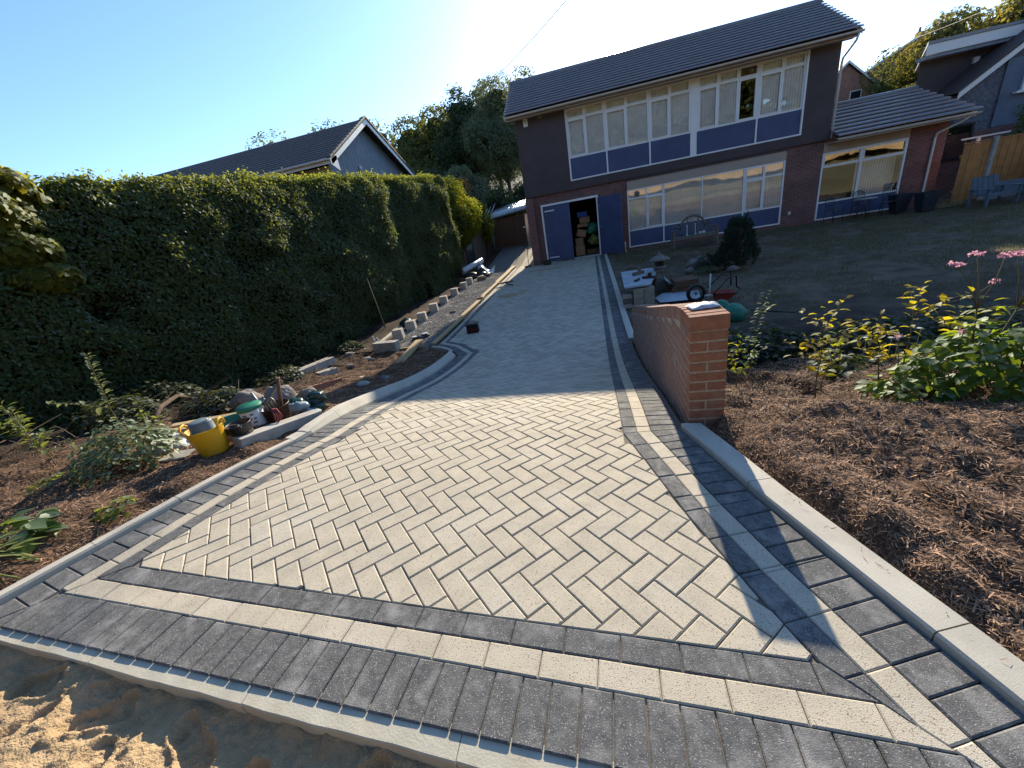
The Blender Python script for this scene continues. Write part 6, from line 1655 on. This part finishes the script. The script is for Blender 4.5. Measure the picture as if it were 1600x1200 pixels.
# concrete cubes along the gravel
cubes = [(9.0, 'nearest concrete cube, next to the long standing block'), (9.82, 'second concrete cube from the front of the row'), (10.65, 'third concrete cube, just right of the green lump'), (11.65, 'fourth concrete cube from the front of the row'),
         (12.75, 'fifth concrete cube, in the middle of the row'), (13.95, 'sixth concrete cube, third from the far end'), (15.05, 'seventh concrete cube, last but one before the tool heap'), (15.95, 'farthest concrete cube, against the heap of tools')]
for k, (y, lab) in enumerate(cubes):
    x = -5.12+R.uniform(-.03, .03); o = MB().obox((0, 0, .135), .27, .25, .27+R.uniform(-.02, .02), rotz(R.uniform(-.3, .3)), taper=.93).build('concrete_cube', M['conc'], loc=(x, y, zt(x, y, .0)), bevel=.012)
    tag(o, lab, 'concrete block', 'row of concrete cubes along the gravel')
beam('kerb_on_ground', -5.45, 8.7, -5.55, 10.2, .12, .10, 'kerb', 'long grey kerb piece lying behind the nearest cubes', 'kerb piece')
beam('kerb_on_ground', -5.35, 10.4, -5.38, 11.5, .12, .10, 'kerb', 'grey kerb piece lying behind the third and fourth cubes', 'kerb piece')
tag(MB().blob((0, 0, .1), .2, .2, .16, 5, .2, 2, sub=2, flat=-.1).build('green_sack', M['greenbag'], loc=(-5.42, 10.2, zt(-5.4, 10.2))), 'dark green lump behind the second concrete cube', 'sack')
for k, (x, y, mt) in enumerate(((-5.75, 8.85, 'whitep'), (-5.55, 8.7, 'whitep'))):
    bo = tag(MB().lathe([(0, 0), (.032, 0), (.034, .01), (.034, .12), (.014, .16), (.014, .185), (0, .185)], 14).build('bottle', M[mt], loc=(x, y, zt(x, y, .02))), ('clear white bottle', 'white bottle with a dull red base')[k]+' behind the long standing block', 'bottle')
    MB().lathe([(.0355, .0), (.0355, .05)], 14).build('bottle_label', M['redrope' if k else 'metal'], bo)
tag(MB().tube([(-6.0, 10.0, -.98), (-6.22, 10.2, .55)], [.016, .014], 8).build('long_pole', M['woodg']), 'long thin pole leaning against the hedge', 'pole')
for k, (p, q, rr, mt, lab, cat) in enumerate((((-5.75, 16.2, -.86), (-6.15, 16.9, .15), .018, 'woodd', 'brown handled spade leaning on the hedge end', 'spade'), ((-5.55, 17.4, -.85), (-5.62, 17.7, .35), .014, 'woodg', 'thin upright stick at the hedge end', 'stick'))):
    o = tag(MB().tube([p, q], rr, 7).build('leaning_tool', M[mt]), lab, cat)
# roll of sheet plastic on a heap
tag(MB().tube([(-5.75, 17.2, -.45), (-5.15, 18.6, -.25)], [.13, .14], 16).build('plastic_roll', M['plastic']), 'big roll of pale sheet plastic on the heap at the hedge end', 'roll')
cs = MB(); V = []; n = 10
for j in range(n):
    for i in range(n):
        u, v_ = i/(n-1), j/(n-1); V.append((-5.1+u*.62, 17.5+v_*1.1, -.52+.14*math.sin(u*5+v_*3)+.08*math.sin(v_*11)-.2*u))
tag(cs.add(V, [(j*n+i, j*n+i+1, (j+1)*n+i+1, (j+1)*n+i) for j in range(n-1) for i in range(n-1)], True).build('plastic_sheet', M['plastic']), 'loose crumpled plastic sheet right of the plastic roll', 'sheet')
for k, (x, y, rx, lab, mt) in enumerate(((-5.35, 17.0, .38, 'dark bundle under the plastic roll', 'blackp'), (-4.9, 17.3, .28, 'dark rag bundle right of the plastic roll', 'blackp'), (-5.6, 16.4, .28, 'brown clod in front of the spade', 'soilm'), (-4.75, 16.6, .22, 'brown sack lump at the right of the heap', 'woodg'))):
    tag(MB().blob((0, 0, rx*.4), rx, rx*.8, rx*.55, 60+k, .35, 2.2, sub=2).build('bundle', M[mt], loc=(x, y, zt(x, y))), lab, 'bundle')
for k in range(5):
    beam('broken_slab', -5.0+.2*k*(-1)**k*.5, 16.2+.25*k, -4.85+.15*k*(-1)**k*.5, 16.45+.25*k, .2, .07, 'conc' if k % 2 else 'woodg', ['grey slab scrap at the front of the tool heap', 'pale slab scrap second in the tool heap', 'grey slab scrap in the middle of the tool heap', 'pale slab scrap near the plastic sheet', 'grey slab scrap at the back of the tool heap'][k], 'slab', dz=.02*k)
# work gloves, tape and small things on the gravel
gl = tag(MB().blob((0, 0, .04), .17, .13, .05, 12, .3, 3, sub=2).blob((.12, .12, .05), .12, .09, .05, 13, .3, 3, sub=2).build('work_boots', M['blackp'], loc=(-4.42, 8.72, zt(-4.4, 8.7, .02))), 'black pair of knee pads with white patches on the gravel end', 'knee pads')
MB().obox((.15, .12, .105), .13, .10, .02, rotz(.4)).obox((-.08, -.05, .095), .10, .10, .02, rotz(.2)).build('white_patch', M['whitep'], gl)
tag(MB().obox((0, 0, .03), .20, .11, .06, rotz(.4), .8).build('black_block', M['blackp'], loc=(-4.28, 11.1, zt(-4.28, 11.1, .02)), bevel=.01), 'small black block in the middle of the gravel', 'block')
tag(MB().obox((0, 0, .02), .22, .08, .04, rotz(.5)).build('hand_float', M['woodd'], loc=(-3.72, 12.3, zt(-3.72, 12.3, .1)), bevel=.005), 'little dark float lying on the boards', 'float')
bp_ = empty('block_splitter', (-3.3, 14.6, zt(-3.3, 14.6)), 'brown paving tool lying over the board edge by the drive', 'tool')
MB().obox((0, 0, .10), .62, .10, .05, rotz(.25)).build('tool_bar', M['woodd'], bp_, bevel=.01); MB().tube([(.0, -.05, .1), (.38, -.42, .02)], .02, 6).build('tool_handle', M['blackp'], bp_)
# tool bag on the drive
tb = empty('tool_bag', (-3.0, 8.85, zt(-3.0, 8.85)), 'small black tool bag standing alone on the shaded drive', 'bag', rz=.1)
MB().obox((0, 0, .115), .30, .20, .23, None, .92).build('bag_body', M['cloth'], tb, bevel=.03)
MB().box(-.16, .16, -.11, .11, .20, .235).build('bag_rim', M['blackp'], tb, bevel=.01)
MB().box(-.11, .11, -.106, -.096, .05, .14).build('front_pocket', M['redcloth'], tb, bevel=.008)
MB().tube([(-.10, -.02, .23), (-.08, -.02, .29), (.08, -.02, .29), (.10, -.02, .23)], .008, 6).build('handle', M['blackp'], tb)
# sand scatter on the drive
for (x, y, a_, b_) in ((-2.75, 12.6, .42, .30), (-2.35, 13.1, .2, .12), (-1.9, 16.9, .7, .2)):
    V = []; n = 22
    for i in range(n):
        t = 2*math.pi*i/n; q = 1+.25*math.sin(3*t)+.15*math.sin(7*t); px, py = x+a_*q*math.cos(t), y+b_*q*math.sin(t); V.append((px, py, Tf(px, py)+.004))
    V.append((x, y, Tf(x, y)+.008)); tag(MB().add(V, [(i, (i+1) % n, n) for i in range(n)]).build('spilt_sand', M['sand']), kind='stuff')
# broom at the house corner and dark tub by the pier
br = empty('shop_broom', (-2.9, 18.35, zt(-2.9, 18.35)), 'black handled squeegee leaning at the left corner of the house', 'broom')
MB().tube([(0, 0, .02), (.08, .2, 1.72)], .014, 7).build('broom_handle', M['blackp'], br); MB().obox((.08, .2, 1.74), .22, .05, .04).build('grip', M['whitep'], br, bevel=.01)
MB().obox((-.02, -.02, .05), .34, .05, .07, rotz(.5)).build('broom_head', M['blackp'], br); MB().tube([(.0, 0, .03), (.36, .35, .5)], .012, 6).build('brace', M['woodg'], br)
tag(MB().obox((0, 0, .11), .34, .26, .22, None, 1.05).build('black_crate', M['blackp'], loc=(-2.0, 18.2, zt(-2, 18.2)), bevel=.02), 'low black crate on the drive beside the garage pier', 'crate')

# ------------------------------------------------------------------ things right of the drive
# block stack carrying a sheet and tools
stk = empty('block_stack', (.98, 9.35, zt(.98, 9.35)), 'stack of pale walling blocks holding up the near corner of the white sheet', 'blocks')
for lv in range(4):
    for k in range(2): MB().box(.62*0-.12+k*.23, -.12+k*.23+.222, -.11, .11, .11*lv, .11*lv+.107).build('block', M['cream2'], stk, bevel=.004)
for lv in range(3): MB().box(-.36, -.15, -.05+.02*lv, .12, .11*lv, .11*lv+.10).build('block', M['woodg'] if lv == 1 else M['conc'], stk, bevel=.004)
st2 = empty('timber_trestle', (2.0, 10.2, zt(2.0, 10.2)), 'low brown timber trestle under the far side of the white sheet', 'trestle')
MB().box(-.15, .5, -.06, .06, 0, .14).box(-.15, .5, .3, .42, 0, .14).build('sleeper', M['woodd'], st2, bevel=.005)
MB().box(-.1, .45, -.1, .45, .142, .30).build('top_block', M['woodd'], st2, bevel=.006)
sh = empty('board_sheet', (1.05, 10.4, -.5), 'white splashed sheet laid flat as a work table beside the drive', 'sheet')
o = MB().extr([(.66, 9.28, -.52), (1.24, 9.28, -.52), (1.72, 11.3, -.50), (.74, 11.4, -.52)], (0, 0, .03)).build('sheet_board', M['sheetm'], sh); o.location = -Vector(sh.location)
o = MB().extr([(.655, 9.27, -.60), (.67, 9.27, -.50), (.75, 11.4, -.50), (.735, 11.4, -.60)], (-.012, 0, 0)).build('edge_rail', M['blackp'], sh); o.location = -Vector(sh.location)
tag(MB().extr([(1.72, 10.3, -.66), (2.05, 10.3, -.90), (1.95, 10.8, -.90), (1.78, 10.8, -.66)], (0, .01, .015)).build('leaning_offcut', M['sheetm']), 'pale triangular offcut leaning behind the stone lantern', 'offcut')
for k, (x, y, a, l_, mt, lab, cat) in enumerate(((1.12, 10.6, .5, .34, 'woodg', 'stubby grey clamp standing on the white sheet', 'clamp'), (1.28, 9.95, -.4, .30, 'blackp', 'black cutter on the white sheet', 'cutter'), (1.0, 9.8, 1.0, .22, 'blackp', 'black strap on the left of the white sheet', 'strap'), (1.34, 10.25, .9, .26, 'wood', 'short yellow batten on the white sheet', 'batten'))):
    o = MB().obox((0, 0, .03), l_, .05, .05+.06*(k == 0), rotz(a)); 
    if k < 2: o.obox((.03, .02, .09+.04*(k == 0)), .09, .06, .08, rotz(a+.4))
    tag(o.build('bench_tool', M[mt], loc=(x, y, -.485), bevel=.008), lab, cat)
# stone lantern
ln = empty('stone_lantern', (1.66, 10.75, zt(1.66, 10.75)), 'weathered stone garden lantern with a wide roof beside the white sheet', 'lantern')
MB().obox((0, 0, .14), .36, .30, .28, rotz(.2), .85).build('base_stone', M['lstone'], ln, bevel=.02)
MB().tube([(-.06, 0, .26), (-.11, 0, .38), (-.04, 0, .50), (.02, 0, .56)], [.12, .10, .09, .12], 12).build('stem_stone', M['lstone'], ln)
MB().lathe([(.0, .55), (.15, .55), (.17, .58), (.15, .61), (0, .61)], 8).build('platform', M['lstone'], ln)
MB().box(-.09, -.05, -.09, -.05, .61, .74).box(.05, .09, -.09, -.05, .61, .74).box(-.09, -.05, .05, .09, .61, .74).box(.05, .09, .05, .09, .61, .74).box(-.05, .05, -.05, .05, .612, .738).build('light_box', M['lstone2'], ln)
MB().lathe([(0, .742), (.12, .742), (.255, .755), (.262, .775), (.17, .82), (.09, .87), (.05, .89), (.05, .91), (.03, .94), (.0, .985)], 6).build('cap_stone', M['lstone'], ln)
# rocks and rubble round the conifer
for k, (x, y, s_, lab) in enumerate(((3.05, 12.9, .26, 'bluish grey boulder left of the dwarf pine'), (3.3, 13.5, .2, 'upright grey stone behind the left boulder'), (3.45, 12.2, .17, 'low grey stone at the left foot of the dwarf pine'), (3.75, 11.85, .14, 'small pale stone right below the dwarf pine'), (2.75, 12.4, .13, 'little grey stone left of the boulders'))):
    tag(MB().blob((0, 0, s_*.35), s_*1.1, s_*.8, s_*.7, 100+k, .22, 1.5, sub=2).build('rockery_stone', M['rock'], loc=(x, y, zt(x, y))), lab, 'rock', 'stones round the dwarf pine')
mound('rockery_plant', 3.15, 12.1, .35, .25, .14, 300, .05, M['leaf_big2'], 'low green plant between the boulder and the dwarf pine', seed=81, rich=False)
mound('rockery_plant', 3.4, 12.7, .45, .35, .42, 900, .05, M['leaf_dark2'], 'dark rounded shrublet hugging the left of the dwarf pine', seed=82, rich=False)
# wheelbarrow on its side: wheel, red tray and black tubes
wbr = empty('red_wheelbarrow', (2.35, 8.9, zt(2.35, 8.9)), 'tipped wheelbarrow with a red tray and black frame behind the wall', 'wheelbarrow')
ring = [(math.cos(a)*.165, math.sin(a)*.165) for a in np.linspace(0, 2*math.pi, 29)]
MB().tube([(-.18+c*1.0, .25+.02*c, .21+s) for c, s in ring], .042, 8, cap=False).build('tyre', M['blackp'], wbr)
mb = MB()
for k in range(10): a = k*math.pi/5; mb.tube([(-.18, .25, .21), (-.18+.14*math.cos(a), .25, .21+.14*math.sin(a))], .005, 4)
mb.lathe([(0, -.03), (.03, -.03), (.03, .03), (0, .03)], 10, (-.18, .25, .21)); mb.build('spokes', M['metal'], wbr)
V = [(.10, -.22, .10), (.36, -.16, .08), (.38, .12, .08), (.10, .12, .10), (.04, -.30, .26), (.50, -.22, .22), (.52, .20, .20), (.04, .20, .24)]
MB().add(V, [(0,3,2,1), (0,1,5,4), (1,2,6,5), (2,3,7,6), (3,0,4,7)]).build('tray', M['red'], wbr).modifiers.new('s', 'SOLIDIFY').thickness = .006
MB().tube([(.0, -.36, .30), (.05, -.36, .34), (.30, -.30, .58), (.44, -.28, .60), (.48, -.2, .36), (.62, .0, .25)], .016, 7).build('frame_tube', M['blackp'], wbr)
MB().tube([(.05, .26, .30), (.10, .26, .34), (.36, .24, .60), (.50, .24, .60), (.50, .2, .30)], .016, 7).build('frame_tube', M['blackp'], wbr)
MB().tube([(.02, -.31, .27), (.50, -.23, .23)], .014, 6).build('tray_rim', M['blackp'], wbr)
tag(MB().tube([(2.33, 8.75, -.86), (2.36, 8.8, -.34)], [.02, .012], 6).build('white_stake', M['whitep']), 'short white stake standing beside the barrow wheel', 'stake')
tag(MB().box(-.07, .07, -.05, .05, 0, .08).box(-.05, .05, -.04, .04, .09, .17).box(-.07, .07, -.05, .05, .18, .26).build('metal_bracket', M['metal'], loc=(2.24, 8.45, zt(2.2, 8.45, .05)), bevel=.01), 'grey stacked metal bracket between the wheel and the red tray', 'bracket')
gw = empty('green_wheelbarrow', (2.38, 7.6, zt(2.38, 7.6)-.02), 'green plastic barrow tray tipped over behind the brick wall end', 'wheelbarrow')
MB().blob((.06, 0, .12), .22, .2, .18, 3, .12, 1.6, sub=3, rot=rot('Y', .25), flat=-.13).build('tray', M['green'], gw); MB().blob((-.10, .12, .20), .16, .12, .20, 9, .1, 1.3, sub=2, rot=rot('Y', -.5)).build('tray_lip', M['green'], gw)
MB().tube([(.35, 0, .15), (.7, -.15, .12), (1.0, -.2, .08)], .016, 6).build('handle', M['blackp'], gw)
tag(MB().lathe([(0, 0), (.02, 0), (.02, .04), (0, .04)], 8).add([(-.5, -.4, .01), (.35, -.5, .012), (.5, .35, .01), (-.3, .5, .012), (-.55, .1, .01)], [(0,1,2,3,4)]).build('ground_sheet', M['plastic'], loc=(1.95, 9.75, zt(1.95, 9.75, .02))), 'dull plastic sheet on the ground beside the barrow wheel', 'sheet')
# long timber bench with arched back
bn = empty('garden_bench', (3.98, 17.3, zt(3.98, 17.3)), 'weathered timber bench with a high arched back under the long window', 'bench')
bw = .78
for s in (-1, 1):
    MB().box(s*bw-.035, s*bw+.035, -.30, -.24, 0, .62).build('leg', M['woodg'], bn); MB().box(s*bw-.035, s*bw+.035, .22, .28, 0, .66).build('leg', M['woodg'], bn)
    MB().box(s*bw-.045, s*bw+.045, -.32, .26, .622, .66).build('armrest', M['woodg'], bn, bevel=.008)
for k in range(5): MB().box(-bw+.04, bw-.04, -.28+.105*k, -.28+.105*k+.09, .40, .425).build('seat_slat', M['woodg'], bn)
MB().box(-bw+.04, bw-.04, -.295, -.282, .33, .40).build('seat_rail', M['woodg'], bn)
mb = MB(); A = [(x, .25, .66+.0+.46*math.sqrt(max(0, 1-(x/.46)**2)) if abs(x) < .46 else .66) for x in np.linspace(-.46, .46, 17)]
mb.tube([(x, y, z) for x, y, z in A], .042, 6); mb.tube([(-bw, .25, .80), (-.62, .25, .82), (-.46, .25, .70)], .028, 6); mb.tube([(bw, .25, .80), (.62, .25, .82), (.46, .25, .70)], .028, 6)
mb.build('arched_top_rail', M['woodg'], bn)
for k in range(7): MB().box(-bw+.04 if k < 3 else -.42+.05*(k-3), bw-.04 if k < 3 else .42-.05*(k-3), .24, .26, .50+.07*k, .525+.07*k).build('back_slat', M['woodg'], bn)
for x in (-.2, .2): MB().box(x-.018, x+.018, .235, .262, .43, 1.06).build('back_upright', M['woodg'], bn)
for k, (x, h_, rr, mt, lab, cat) in enumerate(((-.48, .08, .03, 'blackp', 'small dark jar at the left end of the bench seat', 'jar'), (-.28, .40, .028, 'whitep', 'tall white candlestick on the left of the bench', 'candlestick'), (.02, .42, .02, 'whitep', 'slim white candlestick in the middle of the bench', 'candlestick'), (.08, .06, .05, 'metal', 'low grey dish on the bench', 'dish'), (.20, .09, .05, 'whitep', 'small white cup on the bench right of the dish', 'cup'), (.33, .10, .06, 'whitep', 'round white pot at the right of the bench', 'pot'))):
    tag(MB().lathe([(0, 0), (rr*1.2, 0), (rr*1.1, h_*.12), (rr*.6, h_*.2), (rr*.6, h_*.85), (rr, h_*.95), (rr*.9, h_), (0, h_)] if h_ > .2 else [(0, 0), (rr*.8, 0), (rr, h_*.5), (rr*.9, h_), (0, h_*.95)], 14).build('bench_ornament', M[mt], loc=(3.98+x, 17.2, zt(3.98, 17.3)+.425)), lab, cat)
# bistro set
def metal_chair(x, y, rz, label):
    c = empty('metal_chair', (x, y, zt(x, y)), label, 'chair', 'black metal chairs by the wing window', rz=rz)
    for sx in (-.2, .2):
        MB().tube([(sx, -.2, 0), (sx*.95, -.18, .44)], .011, 6).build('leg', M['blackp'], c)
        MB().tube([(sx, .22, 0), (sx*.95, .18, .44), (sx*.9, .24, .80)], .011, 6).build('leg', M['blackp'], c)
    MB().tube([(-.18, .24, .80), (-.12, .245, .88), (0, .25, .92), (.12, .245, .88), (.18, .24, .80)], .013, 6).build('back_rail', M['blackp'], c)
    for k in range(5): MB().tube([(-.12+.06*k, .19, .46), (-.12+.06*k, .245, .90-abs(k-2)*.02)], .006, 5).build('back_bar', M['blackp'], c)
    MB().box(-.21, .21, -.2, .2, .435, .455).build('seat', M['blackp'], c, bevel=.01)
    for s in (-1, 1): MB().tube([(s*.20, -.17, .44), (s*.22, -.17, .64), (s*.21, .22, .66)], .010, 6).build('arm', M['blackp'], c)
    return c
metal_chair(8.95, 17.7, .35, 'left black metal chair under the wing window')
metal_chair(10.72, 17.75, -.35, 'right black metal chair beside the wing window corner')
metal_chair(10.15, 18.35, 0.0, 'black metal chair tucked behind the small table')
tbm = empty('bistro_table', (9.85, 17.6, zt(9.85, 17.6)), 'small black metal table between the metal chairs', 'table')
MB().lathe([(0, .68), (.34, .68), (.35, .69), (.34, .70), (0, .70)], 24).build('table_top', M['metal'], tbm)
for k in range(3): a = k*2.1+.4; MB().tube([(.26*math.cos(a), .26*math.sin(a), 0), (.08*math.cos(a), .08*math.sin(a), .36), (.24*math.cos(a), .24*math.sin(a), .68)], .012, 6).build('leg', M['blackp'], tbm)
# bin, blue bench, planter at the far right
pb = empty('square_planter', (11.55, 17.3, zt(11.55, 17.3)), 'dark grey tapered square planter beside the downpipe', 'planter')
V = [(-.17,-.17,0),(.17,-.17,0),(.17,.17,0),(-.17,.17,0),(-.25,-.25,.62),(.25,-.25,.62),(.25,.25,.62),(-.25,.25,.62),(-.20,-.20,.61),(.20,-.20,.61),(.20,.20,.61),(-.20,.20,.61),(-.19,-.19,.50),(.19,-.19,.50),(.19,.19,.50),(-.19,.19,.50)]
MB().add(V, [(0,3,2,1),(0,1,5,4),(1,2,6,5),(2,3,7,6),(3,0,4,7),(4,5,9,8),(5,6,10,9),(6,7,11,10),(7,4,8,11),(8,9,13,12),(9,10,14,13),(10,11,15,14),(11,8,12,15),(12,13,14,15)]).build('planter_wall', M['planter'], pb)
p2 = tag(pb.copy(), 'second dark tapered planter half hidden behind the first', 'planter'); COL.objects.link(p2); p2.location = (11.15, 17.95, zt(11.1, 17.9))
ch = list(pb.children)[0].copy(); COL.objects.link(ch); ch.parent = p2
def slat_seat(x, y, rz, label, w=.9):
    c = empty('slatted_garden_seat', (x, y, zt(x, y)), label, 'garden seat', rz=rz)
    n = 5
    for k in range(n):
        x0 = -w/2+.05+k*(w-.1)/n; o = MB().obox((x0+(w-.1)/n/2, .30, .60), (w-.1)/n-.015, .02, .58, rot('X', -.25)).build('back_slat', M['bluewood'], c)
    for k in range(4): MB().box(-w/2+.05, w/2-.05, -.30+.13*k, -.30+.13*k+.115, .36-.015*k, .38-.015*k).build('seat_slat', M['bluewood'], c)
    for s in (-1, 1):
        MB().box(s*w/2-.04, s*w/2+.04, -.34, -.28, 0, .52).build('leg', M['bluewood'], c); MB().box(s*w/2-.03, s*w/2+.03, .18, .24, 0, .52).build('leg', M['bluewood'], c)
        MB().box(s*w/2-.08, s*w/2+.08, -.38, .28, .522, .545).build('armrest', M['bluewood'], c)
    MB().box(-w/2, w/2, -.33, -.31, .28, .358).build('front_rail', M['bluewood'], c)
    return c
slat_seat(12.75, 16.4, .15, 'grey blue slatted garden seat in front of the orange fence')
slat_seat(13.95, 16.2, .1, 'second grey blue garden seat cut off by the right picture edge')
# light patch seen under the orange fence comes from a low heap of dry straw
mound('straw_heap', 12.45, 17.5, .45, .25, .10, 500, .10, M['straw'], 'small heap of pale dry cuttings at the foot of the orange fence', cat='straw', seed=90, rich=False, asp=.15)
# overhead wires
def wire(p, q, label, sag=.6, r_=.022):
    p, q = Vector(p), Vector(q); pts = [p.lerp(q, t)+Vector((0, 0, -sag*4*t*(1-t))) for t in np.linspace(0, 1, 15)]
    tag(MB().tube(pts, r_, 5).build('overhead_wire', M['wire']), label, 'wire', 'overhead wires')
wire((-12.05, 47, 12.7), (.1, 24, 10.3), 'thin wire running from the wooded hill to the top of the picture', .35, .02)
wire((31.2, 60, 13.2), (22.5, 36, 9.4), 'upper thin wire in the sky right of the house', .25, .014)
wire((32.0, 60, 11.15), (25.2, 34, 8.0), 'lower thin wire in the sky right of the house', .25, .014)
